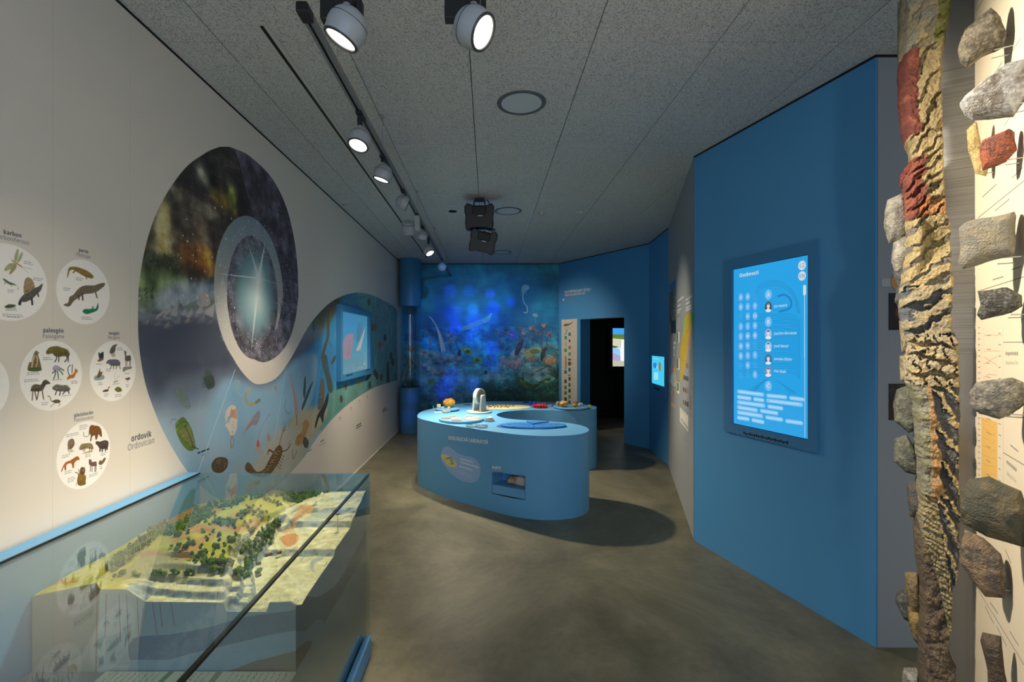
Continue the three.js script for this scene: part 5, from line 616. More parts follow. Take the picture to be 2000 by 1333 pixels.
// the plane of the rock edge passes through the panel corner, square to the panel
const pEdge = new Plane([KX[0] + NN[0] * 0.5, KX[1] + NN[1] * 0.5], [KX[0], KX[1]]);
{
  const relief = thing('rock_profile', 'tall rough rock profile of red, cream and grey layers with a brushed steel edge', 'rock relief'), a = pEdge.hit(1830, 700).s, c = canvasOf(256, 1024), g = c.getContext('2d'); srand(71); g.fillStyle = '#85878a'; g.fillRect(0, 0, 256, 1024); for (let i = 0; i < 2600; i++) { g.fillStyle = R() < .5 ? `rgba(40,42,46,${rr(.03, .16)})` : `rgba(210,214,220,${rr(.03, .14)})`; g.fillRect(rr(-60, 200), rr(0, 1024), rr(60, 260), rr(.6, 2.4)); }
  part('steel_edge', slab(pEdge, a, 0.498, 0, CEIL, 0.004), mat(0xffffff, 0.3, { metalness: 0.95, map: texOf(c), roughness: 0.32 }), relief);
  // rock relief
  const rows = 1100, cols = 80, pos = [], col = [], uvs = [], idx = [], C = new THREE.Color(), hex = (h) => new THREE.Color(h);
  const T = { cream: hex('#b0a078'), tan: hex('#8c7f5e'), red: hex('#6c3a33'), red2: hex('#985a48'), grey: hex('#85857c'), blue: hex('#5d6369'), orange: hex('#a88662'), green: hex('#73763c'), purple: hex('#4c4142'), straw: hex('#8c845f'), white: hex('#a3a196') };
  const zone = (py, k, w) => { // colour and height of the surface; k runs from the room side (0) to the strip (1)
    let h = 0, c; const lay = (slope, freq, ph = 0) => { const q = py * 0.01 * freq + (k * slope) + ph + w * .45 + .5 * fbm(py * .022, k * 2.2, freq, 4); return q - Math.floor(q); };
    if (py < 100) { const l = lay(1.6, 1.5); c = k > .72 ? T.green.clone().lerp(T.cream, sstep(.3, .8, w + .5) * .5) : T.cream.clone().lerp(T.grey, clamp(.55 + w * 1.4)); h = l < .45 ? -.006 : .006; }
    else if (py < 262) { const l = lay(2.0, 1.7); if (k < .42 + w * .25 && py > 95) { c = T.red.clone().lerp(T.red2, sstep(.0, .5, w)); h = .004 + .006 * w; } else { c = T.cream.clone().lerp(T.tan, clamp(.3 + w * 1.5)); h = l < .3 ? -.013 : .006; } }
    else if (py < 425) { const l = lay(2.4, 4.4); if (k < .52 + (425 - py) * -.0009 + w * .2 && py > 305) { c = T.red2.clone().lerp(T.red, clamp(.5 - w * 1.4)); h = l < .35 ? -.015 : .009; } else { c = T.cream.clone().lerp(T.tan, clamp(.3 + w * 1.5)); h = l < .32 ? -.014 : .007; } if (py > 395 && k > .3) c.lerp(hex('#b8763c'), .55); }
    else if (py < 560) { const inn = sstep(.25, .4, k + w * .2) * sstep(.98, .82, k + w * .15) * sstep(432, 452, py + (k - .6) * -40) * sstep(525, 500, py + (k - .6) * 60); const l = lay(1.7, 2.9); c = (l < .3 ? T.blue.clone().lerp(T.tan, .35) : T.cream.clone().lerp(T.tan, .3)); h = l < .3 ? -.004 : .004; if (inn > 0) { c.lerp(T.tan.clone().lerp(T.green, .3), inn * .6); h -= .024 * inn; } }
    else if (py < 655) { const l = lay(1.2, 2.3); c = l < .36 ? T.blue.clone() : T.cream.clone().lerp(T.grey, clamp(.45 - w)); h = l < .36 ? -.012 : .008; }
    else if (py < 752) { const l = lay(-.25, 3.6), v = (k * 4.2 + Math.floor(py * .044) * .4 + w) % 1; c = T.cream.clone().lerp(T.white, clamp(.35 + w)); h = l < .28 || v < .12 ? -.017 : .008; }
    else if (py < 965) { const mid = .47 + w * .08 + (py - 860) * .0006; if (k < mid) { if (k < .30 - (py - 860) * .0002) { c = T.grey.clone().lerp(T.green, clamp(.3 + w * .8)); h = .006 + w * .012; } else { c = T.orange.clone().lerp(T.tan, clamp(.3 - w)); h = .010 + w * .008; } } else { const l = lay(-2.4, 1.7); c = l < .68 ? T.blue.clone() : T.cream; h = l < .68 ? -.006 : .007; } }
    else if (py < 1140 && k > .42 + (py - 965) * .0022) { const l = lay(-3.2, 1.8); c = l < .66 ? T.blue.clone() : T.cream; h = l < .66 ? -.006 : .007; }
    else if (k > (py - 1010) * .0040 + .02) { const l = lay(-3.4, 9.5); c = l < .42 ? T.straw.clone().lerp(T.blue, .5) : T.straw.clone().lerp(T.cream, .35); h = l < .42 ? -.002 : .002; }
    else { c = T.purple.clone().lerp(T.tan, clamp(.28 + w * .6)); h = -.004 + .006 * w; }
    return [c.clone(), h];
  };
  const y0 = 0.02, y1 = CEIL - 0.02;
  for (let j = 0; j <= rows; j++) {
    const y = lerp(y0, y1, j / rows), dm = 1.70, py = CY + (EYE - y) * F / dm, sa = pEdge.hit(edgeAt(py, 1) + 4 * fbm(py * .05, 2, 9, 3), py).s, sb = pEdge.hit(edgeAt(py, 2) + 5 * fbm(py * .06, 7, 1, 3), py).s;
    for (let i = 0; i <= cols; i++) {
      // the first columns fold back along the far side, the rest face the viewer
      const k = (i - 10) / (cols - 10); let s, depth, q;
      const w = fbm((k * .12) * 26, y * 26, 3, 4), kk = clamp(k), [cc, h] = zone(py + w * 9, kk, w); C.copy(cc).multiplyScalar(clamp(1 + fbm(kk * 22, y * 120, 5, 3) * .7, .35, 1.6));
      if (k < 0) { s = sa + .006 * Math.sin(-k * 8); depth = -.012 + k * .55; } else { s = lerp(sa, sb, k); const round = Math.sqrt(clamp(1 - Math.pow(1 - clamp(k / .28), 2))) * .03, lip = -.012 * sstep(.93, 1, k); depth = -.012 + round + lip + h * sstep(0, .1, k) * sstep(1, .9, k) * 1.3 + .010 * w + .006 * fbm(k * 14, y * 80, 1, 4); }
      if (k > 0) depth += .024 * sstep(0, .15, k) * sstep(1, .9, k);
      if (k >= .999) depth = .0025;
      const p = pEdge.pos(s, y, depth); pos.push(p.x, p.y, p.z); col.push(C.r, C.g, C.b); uvs.push(s + depth * .7, y + depth * .4);
      if (i < cols && j < rows) { const n = j * (cols + 1) + i; idx.push(n, n + 1, n + cols + 2, n, n + cols + 2, n + cols + 1); }
    }
  }
  const gg = new THREE.BufferGeometry(); gg.setAttribute('position', new THREE.Float32BufferAttribute(pos, 3)); gg.setAttribute('color', new THREE.Float32BufferAttribute(col, 3)); gg.setAttribute('uv', new THREE.Float32BufferAttribute(uvs, 2)); gg.setIndex(idx); gg.computeVertexNormals();
  part('rock_face', gg, STONE, relief);
  // blocks that stand out of the profile on the room side
  const lump = (pts, out, sd, tones, depth = .1, o = {}) => { const xs = pts.map((p) => p[0]), ys = pts.map((p) => p[1]), mx = (Math.min(...xs) + Math.max(...xs)) / 2, my = (Math.min(...ys) + Math.max(...ys)) / 2, d = pEdge.hit(mx, my).d + out, sc = d / F, g = stoneGeo(pts.map(([x, y]) => [(x - mx) * sc, (my - y) * sc]), depth, sd, tones, { detail: 18, rough: .09, grain: 34, chip: .55, ...o }), m = part('rock_block', g, STONE, relief), p = at(mx, my, d); m.position.copy(p); m.rotation.y = -Math.atan2(p.x, -p.z) * .9; };
  const WH = ['#9b9a90', '#7d7d76', '#b4b2a8'], GR = ['#6f7266', '#54574f', '#87877a'], BL = ['#5b6066', '#45484a', '#7a7c76'], RD = ['#7c3a30', '#54282a', '#9c4f3e'];
  lump([[1737, 388], [1760, 376], [1772, 400], [1774, 440], [1765, 470], [1740, 474], [1732, 440], [1733, 410]], .07, 201, WH); lump([[1748, 470], [1768, 462], [1780, 490], [1776, 530], [1752, 540], [1744, 510]], .06, 202, WH); lump([[1748, 530], [1770, 520], [1776, 560], [1758, 570]], .06, 203, BL); lump([[1755, 560], [1785, 550], [1792, 600], [1766, 610], [1753, 590]], .05, 204, BL);
  lump([[1758, 120], [1780, 110], [1788, 180], [1784, 250], [1762, 256], [1757, 200]], .04, 205, RD, .09); lump([[1762, 340], [1780, 310], [1800, 305], [1795, 340], [1772, 370], [1762, 362]], .03, 206, RD, .07); lump([[1755, 760], [1775, 752], [1796, 790], [1800, 835], [1775, 850], [1752, 825], [1750, 790]], .05, 207, GR); lump([[1752, 860], [1772, 850], [1792, 890], [1798, 930], [1770, 925], [1751, 905]], .05, 208, GR); lump([[1775, 945], [1795, 940], [1812, 985], [1806, 1015], [1780, 1010]], .03, 209, ['#4f5156', '#5f5648', '#3c3e40']); lump([[1754, 1160], [1772, 1150], [1786, 1180], [1784, 1220], [1765, 1210], [1753, 1180]], .08, 210, ['#5f6160', '#46484a', '#7a7a70']); lump([[1771, 1125], [1790, 1118], [1797, 1150], [1794, 1190], [1780, 1195], [1773, 1165]], .05, 211, ['#8c7858', '#75664c', '#a0905e']); lump([[1776, 1190], [1794, 1185], [1800, 1225], [1796, 1262], [1784, 1250], [1778, 1220]], .045, 216, ['#8f7c4c', '#6e6040', '#a5955c']); lump([[1768, 1315], [1790, 1305], [1800, 1345], [1765, 1350]], .05, 212, WH);
  lump([[1757, 0], [1775, -10], [1784, 50], [1776, 100], [1757, 110]], .04, 213, ['#8d8c78', '#6a6a5e', '#a5a18c'], .08); lump([[1760, 625], [1785, 615], [1795, 650], [1790, 690], [1764, 690]], .04, 214, ['#9a9076', '#7a735e', '#b3a888']); lump([[1762, 695], [1790, 690], [1800, 720], [1790, 745], [1764, 745]], .035, 215, ['#a49a7e', '#867d64', '#bdb294']);
}
// mounted rock samples: outline in pixels, how far the middle stands off the panel, tones
{
  const samples = [
    [[[1884, 85], [1893, 48], [1931, 22], [1945, 45], [1954, 82], [1948, 100], [1918, 110], [1898, 124], [1888, 112]], .055, ['#6d685c', '#4a4740', '#8d8468'], 'dark grey angular rock sample highest on the cream panel', 301],
    [[[1893, 187], [1900, 175], [1960, 136], [1988, 138], [1992, 172], [1984, 205], [1968, 232], [1912, 222], [1900, 208]], .05, ['#8f9396', '#6a6660', '#b5b9ba'], 'pale grey sparkling rock sample beside its mirror image in steel', 302],
    [[[1894, 250], [1908, 236], [1914, 280], [1926, 330], [1922, 350], [1906, 340], [1896, 290]], .075, ['#b3a06e', '#9a8658', '#c2b488'], 'thin cream rock slab beside the red rock sample', 303],
    [[[1926, 270], [1965, 254], [1972, 262], [1974, 300], [1960, 318], [1926, 330], [1922, 300]], .045, ['#8c4d36', '#6a4038', '#a5664a'], 'reddish brown rock sample beside the cream slab', 304],
    [[[1888, 440], [1900, 430], [1968, 416], [1970, 425], [1964, 505], [1930, 512], [1892, 526], [1885, 512], [1890, 470]], .05, ['#85806f', '#75746c', '#6a6c70'], 'large flat grey rock sample with straight edges', 305],
    [[[1922, 568], [1962, 562], [1983, 578], [1984, 600], [1968, 612], [1925, 627], [1919, 615], [1926, 595]], .045, ['#4b4b46', '#3d3e3c', '#8b9192'], 'dark rock sample with a whitish broken face', 306],
    [[[1908, 770], [1918, 748], [1968, 736], [1982, 745], [1986, 785], [1966, 810], [1950, 822], [1922, 812], [1910, 795]], .05, ['#7d7a70', '#5c5c58', '#a39d88'], 'knobbly mottled grey rock sample', 307],
    [[[1894, 965], [1906, 945], [1934, 934], [1978, 950], [1986, 990], [1982, 1060], [1930, 1056], [1896, 1035], [1893, 1000]], .055, ['#43443a', '#5c5440', '#34352e'], 'big dark olive rock sample with square face', 308],
    [[[1893, 1040], [1920, 1052], [1944, 1078], [1950, 1110], [1948, 1155], [1922, 1162], [1906, 1140], [1885, 1108], [1888, 1070]], .06, ['#7d6a56', '#55504a', '#94806a'], 'tall brown rock sample with a black broken side', 309],
    [[[1926, 1245], [1952, 1242], [1956, 1300], [1965, 1360], [1935, 1370], [1933, 1310], [1923, 1262]], .06, ['#4c4238', '#3b342e', '#5d5144'], 'long dark brown rock sample lowest on the cream panel', 310],
  ];
  for (const [pts, off, tones, label, sd] of samples) {
    const xs = pts.map((p) => p[0]), ys = pts.map((p) => p[1]), mx = (Math.min(...xs) + Math.max(...xs)) / 2, my = (Math.min(...ys) + Math.max(...ys)) / 2, e0 = onPanel(Math.max(...xs), my, .017), q = { d: e0.d, p: at(mx, my, e0.d) }, sc = q.d / F, yaw = -Math.atan2(q.p.x, -q.p.z);
    const t = thing('rock_sample', label, 'rock', q.p, 0, 'rock samples mounted on the cream panel');
    const w = (Math.max(...xs) - Math.min(...xs)) * sc, dep = w * (.6 + off * 4);
    part('rock', stoneGeo(pts.map(([x, y]) => [(x - mx) * sc, (my - y) * sc]), dep, sd, tones, { detail: 26, rough: .05, grain: 26, chip: .6, cuts: 10 }).rotateY(yaw), STONE, t);
    const bot = -(Math.max(...ys) - my) * sc, back = V(NN[0], 0, -NN[1]), tt = (q.p.x - KX[0]) * NN[0] + (-q.p.z - KX[1]) * NN[1];
    for (const k of [-.25, .25]) { const a = V(-UU[0] * k * w * .5, bot * (k < 0 ? .82 : .66), UU[1] * k * w * .5); part('pin', rodBetween(a.clone().addScaledVector(back, -tt + .0014), a.clone().addScaledVector(back, -tt * .35), .0016), CHROME, t); }
  }
}
{ // pictures on the grey end face
  const pic = (label, x0, x1, y0, y1, draw) => { const a = pPier.hit(x0, y0), b = pPier.hit(x1, y1), ar = new Art(pPier, a.s, b.s, b.y, a.y, 700); draw(ar); const t = thing('picture_print', label, 'picture'); part('backing', slab(pPier, a.s, b.s, b.y, a.y, .003).translate(0, 0, .003), mat(0x222222, .7), t); part('print', ar.sheet(.0036), mat(0xffffff, .6, { map: ar.tex() }), t); };
  srand(90); const bg = (ar, k) => { ar.g.fillStyle = k; ar.g.fillRect(0, 0, ar.c.width, ar.c.height); };
  pic('dark picture print with an orange glow on the grey face', 1735.5, 1792, 573, 645, (ar) => { bg(ar, '#1b1618'); for (let i = 0; i < 14; i++) ar.glow(rr(1750, 1775), rr(600, 622), rr(5, 14), ['230,110,50', '160,70,50', '90,50,60'][i % 3], .5); });
  pic('dark brown picture print lower on the grey face', 1735.5, 1792, 750, 821, (ar) => { bg(ar, '#2c201c'); for (let i = 0; i < 40; i++) { ar.g.globalAlpha = .4; ar.dot(rr(1735, 1792), rr(750, 790), rr(2, 6), ['#4c4036', '#120e0c', '#6a5848'][i % 3]); } ar.g.globalAlpha = 1; ar.fill([[1735, 790], [1792, 782], [1792, 821], [1735, 821]], '#3a1f16', false); });
  const t = thing('timeline_disc', 'orange printed disc with a pale band on the grey face', 'picture'), c = pPier.hit(1757, 551), r = 18 / F * 2.65, p = pPier.pos(c.s, c.y, .0045); part('disc', cyl(r, r, .003, 48).rotateX(Math.PI / 2).translate(p.x, p.y, p.z), mat(0xc98d4e, .6), t); const b0 = pPier.hit(1717, 545), b1 = pPier.hit(1757, 560); part('band', slab(pPier, b0.s + .013, b1.s, b1.y, b0.y, .002).translate(0, 0, .0025), mat(0xa9adae, .6), t);
}
// ---------------------------------------------------------------- print of the long wall
function paintLeft(A) {
  const g = A.g, W = A.c.width, H = A.c.height; srand(1001); A.view();
  g.fillStyle = '#d9d2c6'; g.fillRect(0, 0, W, H);
  // wallpaper joints
  for (const x of [102, 253]) A.line([[x, -400], [x, 1500]], 'rgba(150,140,125,.35)', .7, false);
  // ---- medallions with animals
  const disc = (l, r, t, b) => { const a = A.m(l, (t + b) / 2), c = A.m(r, (t + b) / 2), mx = (a[0] + c[0]) / 2, px = CX - 1 / ((1 / (CX - l) + 1 / (CX - r)) / 2), y0 = A.m(px, t)[1], y1 = A.m(px, b)[1]; g.beginPath(); g.ellipse(mx, (y0 + y1) / 2, (c[0] - a[0]) / 2, (y1 - y0) / 2, 0, 0, 7); g.fillStyle = '#f1eee8'; g.fill(); };
  disc(-70, 91.5, 477, 627); disc(109, 213.5, 508, 634); disc(37.5, 159.5, 666, 802); disc(174.4, 264.5, 666, 784); disc(109.4, 214.4, 823.5, 953.5); disc(-120, 17.5, 690, 830);
  const INK = '#3c4452', INK2 = '#6b7078', cap = (x, y, s1, s2, k = 1) => { A.text(x, y, s1, 11.5 * k, INK, 'bold sans-serif', 'center', .92); A.text(x, y + 10.5 * k, s2, 11.5 * k, INK2, 'sans-serif', 'center', .92); };
  cap(24, 461, 'karbon', 'Carboniferous', 1.02); cap(162.5, 494, 'perm', 'Permian', .86); cap(104, 651, 'paleogén', 'Paleogene', .98); cap(222, 654.5, 'neogén', 'Neogene', .72); cap(163, 812.5, 'pleistocén', 'Pleistocene', .86); cap(276, 858, 'ordovik', 'Ordovician', 1.45);
  const note = (x, y, w, n = 2) => A.small(x, y, w, n, 3.6 * A.k, 'rgba(84,92,110,.6)', 1.3 * A.k), leg = (pts, c, w) => A.line(pts, c, w);
  // karbon
  A.view(0, 430, 6.059);
  for (const [p, k] of [[[[165, 480], [175, 400], [200, 345], [217, 360], [210, 420], [190, 485]], '#a5ad84'], [[[195, 495], [225, 420], [262, 380], [262, 420], [235, 480], [205, 505]], '#aab083'], [[[165, 510], [100, 520], [48, 580], [60, 605], [120, 580], [175, 530]], '#a8a878'], [[[180, 520], [130, 570], [105, 635], [125, 640], [180, 580], [192, 540]], '#a09a64']]) A.beast(p, k, ['#8a8a4c', '#c8cfae'], 12, 8);
  A.line([[140, 480], [180, 505], [250, 555]], '#a5762c', 13); A.line([[250, 555], [300, 600], [335, 635]], '#8a7a50', 3); A.line([[250, 555], [320, 572], [370, 580]], '#8a7a50', 3); A.line([[145, 480], [110, 435]], '#8a7a50', 2);
  A.beast([[28, 700], [50, 698], [110, 735], [170, 760], [215, 800], [200, 830], [210, 790], [160, 772], [110, 765], [60, 735]], '#55704a', ['#3c4c34', '#8aa070'], 10, 8); leg([[60, 730], [50, 760]], '#4c6040', 6); leg([[135, 765], [130, 785]], '#4c6040', 6);
  A.beast([[280, 870], [275, 800], [290, 710], [325, 680], [370, 700], [400, 760], [402, 820], [350, 860], [300, 885]], '#9a8464', ['#5a4634', '#cbb488'], 60, 9); A.beast([[210, 1000], [225, 950], [270, 890], [340, 860], [400, 810], [450, 790], [500, 755], [480, 830], [440, 870], [380, 930], [300, 970], [250, 970], [245, 1005]], '#55544e', ['#2c2c2a', '#86847a'], 40, 12); leg([[370, 930], [378, 1000]], '#333', 24); leg([[440, 860], [450, 905]], '#3a3a38', 18); leg([[240, 960], [230, 1000]], '#2c2c2c', 24);
  A.beast([[45, 1035], [100, 1000], [170, 1005], [180, 1020], [120, 1040]], '#4c5a40', ['#222', '#70805c'], 8, 8); for (let i = 0; i < 7; i++) leg([[90 + i * 12, 1020], [70 + i * 20, 1075]], '#30342c', 4);
  note(275, 485, 130); note(390, 680, 130); note(85, 825, 90); note(25, 1110, 260); note(80, 1145, 160, 1);
  // perm
  A.beast([[790, 690], [800, 600], [820, 562], [880, 555], [960, 575], [1040, 610], [1098, 660], [1095, 690], [1060, 690], [980, 660], [920, 625], [860, 590], [825, 600], [808, 650]], '#8a7434', ['#5c4a22', '#b8a044'], 30, 12); leg([[890, 600], [860, 625]], '#8a5c34', 14); leg([[1010, 655], [1020, 695]], '#7a5030', 14);
  A.beast([[750, 1000], [800, 980], [820, 915], [870, 880], [930, 810], [1000, 778], [1110, 775], [1170, 755], [1235, 748], [1230, 780], [1190, 815], [1140, 850], [1080, 870], [990, 880], [930, 920], [870, 960], [820, 1022], [770, 1018]], '#6e6250', ['#463e3c', '#a08e64'], 60, 14); leg([[970, 870], [975, 945]], '#5a504c', 24); leg([[1125, 855], [1145, 920]], '#5a5044', 18); leg([[930, 900], [930, 940]], '#3f3a3a', 18);
  A.beast([[975, 1090], [990, 1060], [1040, 1055], [1090, 1055], [1130, 1045], [1155, 985], [1160, 1040], [1140, 1075], [1080, 1100], [1020, 1115]], '#1f7a52', ['#125038', '#55b080'], 24, 8); A.fill([[1080, 1058], [1095, 1018], [1104, 1052]], '#2b8058');
  note(895, 680, 95); note(745, 800, 100); note(960, 1145, 150);
  // paleogen
  A.view(20, 630, 7.842);
  A.beast([[270, 740], [285, 620], [320, 610], [340, 530], [380, 440], [435, 470], [420, 500], [450, 600], [460, 740]], '#7a6848', ['#3c3a20', '#cdb888'], 40, 14); A.line([[360, 520], [340, 600], [325, 690]], '#d2bf92', 22); A.line([[400, 520], [410, 610], [375, 720]], '#c9b183', 22); A.fill([[270, 740], [300, 700], [440, 690], [465, 740]], '#4c5c2c');
  A.beast([[540, 460], [580, 400], [630, 375], [720, 368], [820, 400], [880, 430], [905, 490], [880, 530], [820, 520], [740, 530], [680, 520], [640, 480], [570, 490]], '#6a5f2c', ['#3a3030', '#a59a30'], 60, 16); for (const [x, y, x2] of [[700, 520, 675], [735, 520, 735], [860, 520, 830], [880, 520, 880]]) leg([[x, y], [x + 5, y + 40], [x2, y + 85]], '#3a302e', 16);
  A.beast([[640, 710], [680, 660], [740, 670], [770, 710], [720, 740], [670, 750]], '#b3a0b4', ['#94809c', '#d8cad8'], 14, 12); for (const [a, b, c, d] of [[690, 750, 660, 865], [715, 750, 730, 860], [740, 730, 800, 800], [760, 710, 815, 740], [680, 740, 640, 780]]) A.line([[a, b], [(a + c) / 2 + 6, (b + d) / 2], [c, d]], '#4c6a50', 18);
  A.line([[915, 655], [880, 700], [885, 780], [910, 820]], '#33363e', 12); A.line([[945, 650], [940, 780]], '#3a3c42', 12); A.beast([[860, 880], [890, 820], [940, 800], [975, 770], [990, 710], [1030, 745], [1000, 790], [970, 850], [920, 860]], '#b8742c', ['#8a5020', '#d8a04c'], 20, 10);
  A.beast([[300, 1110], [320, 990], [380, 950], [460, 960], [500, 900], [550, 885], [608, 940], [540, 960], [500, 1030], [440, 1060], [360, 1060], [310, 1060]], '#4c4636', ['#2e2a22', '#b89f70'], 50, 14); for (const [x, y, x2, y2] of [[340, 1050, 330, 1195], [370, 1060, 400, 1190], [430, 1050, 405, 1180], [480, 1030, 505, 1180]]) leg([[x, y], [x2, y2]], '#5c4c3a', 16);
  A.beast([[640, 1000], [700, 955], [790, 965], [870, 970], [910, 1030], [870, 1060], [760, 1060], [690, 1050], [650, 1030]], '#6a645e', ['#3c3c42', '#a09684'], 40, 14); for (const [x, y, x2, y2] of [[710, 1040, 685, 1110], [765, 1050, 750, 1120], [850, 1040, 800, 1100], [880, 1040, 895, 1090]]) leg([[x, y], [x2, y2]], '#44424a', 18); A.line([[880, 1020], [915, 1020]], '#3c3c40', 8);
  A.line([[570, 1135], [600, 1140], [620, 1200], [650, 1215]], '#8a7c4a', 14); A.beast([[640, 1215], [690, 1185], [750, 1195], [760, 1225], [700, 1240]], '#4c4630', ['#2e2c24', '#a8995c'], 14, 10); leg([[690, 1235], [640, 1270], [610, 1300]], '#8a7c4a', 8); leg([[730, 1235], [755, 1260], [735, 1285]], '#8a7c4a', 8);
  note(495, 540, 150); note(250, 770, 240); note(205, 880, 270); note(640, 880, 160, 1); note(930, 905, 110); note(785, 1125, 180, 1); note(475, 1235, 125);
  // neogen
  A.beast([[1520, 470], [1535, 400], [1580, 350], [1635, 340], [1610, 380], [1600, 440], [1570, 480]], '#5c5448', ['#26262c', '#b0a690'], 26, 10); A.fill([[1540, 490], [1590, 470], [1605, 520], [1560, 530]], '#b8b4a6'); A.fill([[1345, 460], [1370, 480], [1385, 470], [1420, 455], [1425, 540], [1400, 570], [1360, 560]], '#2e3644'); A.fill([[1330, 590], [1390, 550], [1425, 570], [1370, 600]], '#7c5a44'); A.beast([[1740, 440], [1770, 450], [1775, 510], [1830, 510], [1845, 560], [1830, 590], [1760, 590], [1750, 500]], '#665a54', ['#3c3434', '#96887c'], 26, 12); for (const x of [1765, 1782, 1825, 1838]) leg([[x, 580], [x - 2, 670]], '#54463c', 9); A.fill([[1730, 690], [1850, 680], [1850, 710], [1780, 730], [1725, 760]], '#8c8878');
  A.beast([[1465, 630], [1490, 585], [1540, 570], [1640, 575], [1680, 620], [1670, 660], [1600, 670], [1530, 660], [1500, 635]], '#5c5c6a', ['#3c3a44', '#8a8898'], 36, 14); for (const [x, x2] of [[1550, 1530], [1575, 1578], [1630, 1615], [1665, 1680]]) leg([[x, 650], [x2, 715]], '#4c4038', 12); A.fill([[1275, 860], [1300, 820], [1400, 800], [1440, 840], [1410, 880], [1300, 890]], '#8fa3a0'); A.fill([[1320, 850], [1350, 760], [1370, 710], [1375, 760], [1410, 760], [1370, 840]], '#6c5434'); A.line([[1610, 775], [1590, 830], [1600, 900]], '#c9ccc0', 10); A.line([[1600, 900], [1650, 830], [1670, 825]], '#b5b8a4', 7); A.fill([[1575, 915], [1640, 895], [1650, 905], [1590, 925]], '#8fa070'); A.fill([[1755, 865], [1800, 850], [1830, 845], [1820, 880], [1780, 885]], '#6c4c34'); A.line([[1795, 885], [1795, 915]], '#6c4c34', 4);
  A.fill([[1410, 1055], [1460, 1030], [1500, 1040], [1490, 1060], [1430, 1068]], '#54363a'); A.line([[1490, 1040], [1505, 1000], [1520, 990]], '#6a2c2c', 14); A.beast([[1595, 1025], [1640, 990], [1690, 1010], [1705, 1050], [1660, 1070], [1620, 1060]], '#6c6434', ['#46401e', '#988a50'], 14, 10); note(1630, 390, 110); note(1315, 640, 110, 1); note(1465, 715, 80); note(1340, 925, 90); note(1560, 945, 110, 1); note(1750, 785, 100, 1); note(1770, 955, 50); note(1435, 1100, 70); note(1600, 1110, 110);
  // pleistocen
  A.view(90, 790, 7.841);
  A.beast([[650, 440], [660, 360], [690, 320], [740, 330], [800, 340], [838, 390], [850, 490], [830, 500], [800, 460], [780, 520], [755, 548], [740, 480], [700, 500], [685, 560], [668, 565], [680, 470], [650, 470]], '#70491e', ['#4c3014', '#98682c'], 60, 14); A.line([[570, 430], [575, 490], [630, 495], [665, 455]], '#8fae98', 14); A.beast([[325, 640], [330, 580], [360, 540], [400, 530], [425, 560], [430, 620], [400, 670], [370, 700], [335, 730]], '#76604c', ['#4c4036', '#a0846c'], 30, 12); A.fill([[330, 700], [380, 690], [420, 715], [390, 740], [340, 735]], '#c9c0ac');
  A.beast([[502, 680], [530, 620], [580, 605], [680, 600], [715, 650], [710, 690], [640, 680], [570, 690], [520, 705]], '#857650', ['#4c4430', '#b8a880'], 40, 12); for (const x of [560, 585, 660, 690]) leg([[x, 680], [x + 4, 725]], '#4c4638', 10); A.fill([[545, 760], [640, 725], [715, 715], [690, 735], [600, 755]], '#b09858'); A.beast([[755, 610], [765, 570], [820, 575], [890, 555], [945, 570], [948, 640], [920, 680], [840, 690], [800, 660], [780, 630]], '#4c3a38', ['#2c2024', '#725a52'], 44, 14); for (const [x, y] of [[820, 720], [855, 720], [905, 710], [930, 690]]) leg([[x, 670], [x, y]], '#33282a', 24);
  A.beast([[225, 1030], [255, 950], [300, 890], [370, 860], [430, 820], [480, 800], [508, 850], [470, 860], [430, 900], [420, 975], [400, 975], [380, 910], [310, 930], [300, 1010], [280, 1010], [270, 960], [240, 1030]], '#9c5a24', ['#5c3418', '#c88440'], 50, 12); A.beast([[650, 900], [655, 845], [690, 860], [700, 890], [760, 880], [770, 920], [760, 950], [690, 950], [660, 930]], '#6c504a', ['#46342e', '#8e6e64'], 26, 10); for (const [x, x2] of [[675, 670], [698, 700], [745, 740], [762, 755]]) leg([[x, 940], [x2, 1035]], '#54403a', 11); A.beast([[800, 905], [820, 860], [845, 870], [885, 825], [910, 830], [890, 880], [850, 925], [815, 930]], '#6a5c34', ['#463c20', '#94844c'], 18, 10);
  A.beast([[470, 1180], [490, 1080], [520, 1060], [570, 1070], [605, 1110], [600, 1180], [595, 1230], [500, 1250]], '#7c5c1c', ['#4c3810', '#b08c34'], 50, 12); A.beast([[515, 1060], [520, 990], [550, 965], [590, 990], [585, 1060], [550, 1075]], '#5c3a22', ['#3a2416', '#8a5a34'], 16, 10); A.dot(562, 1015, 14, '#b08450', 20); A.line([[440, 1045], [480, 1060], [490, 1090]], '#2e2a26', 8); A.line([[490, 1000], [505, 1060]], '#5c4a34', 10); A.line([[585, 950], [590, 1000]], '#9c8468', 6); A.line([[470, 1200], [450, 1250]], '#6c5430', 8);
  note(505, 330, 150, 3); note(300, 470, 200); note(240, 790, 150); note(595, 780, 100); note(835, 755, 100); note(280, 1040, 140); note(325, 1140, 130, 3); note(655, 1085, 150); note(815, 960, 60);
  // ---- swirl: sky of the ancient Earth, sea and land
  A.view();
  const gal = [[435, 287], [464, 293], [492, 309], [532, 350], [560, 408], [576, 478], [582, 548], [579, 610], [566, 660], [545, 692], [516, 708], [490, 697], [466, 660], [450, 610], [436, 540], [415, 420], [395, 340], [405, 300]];
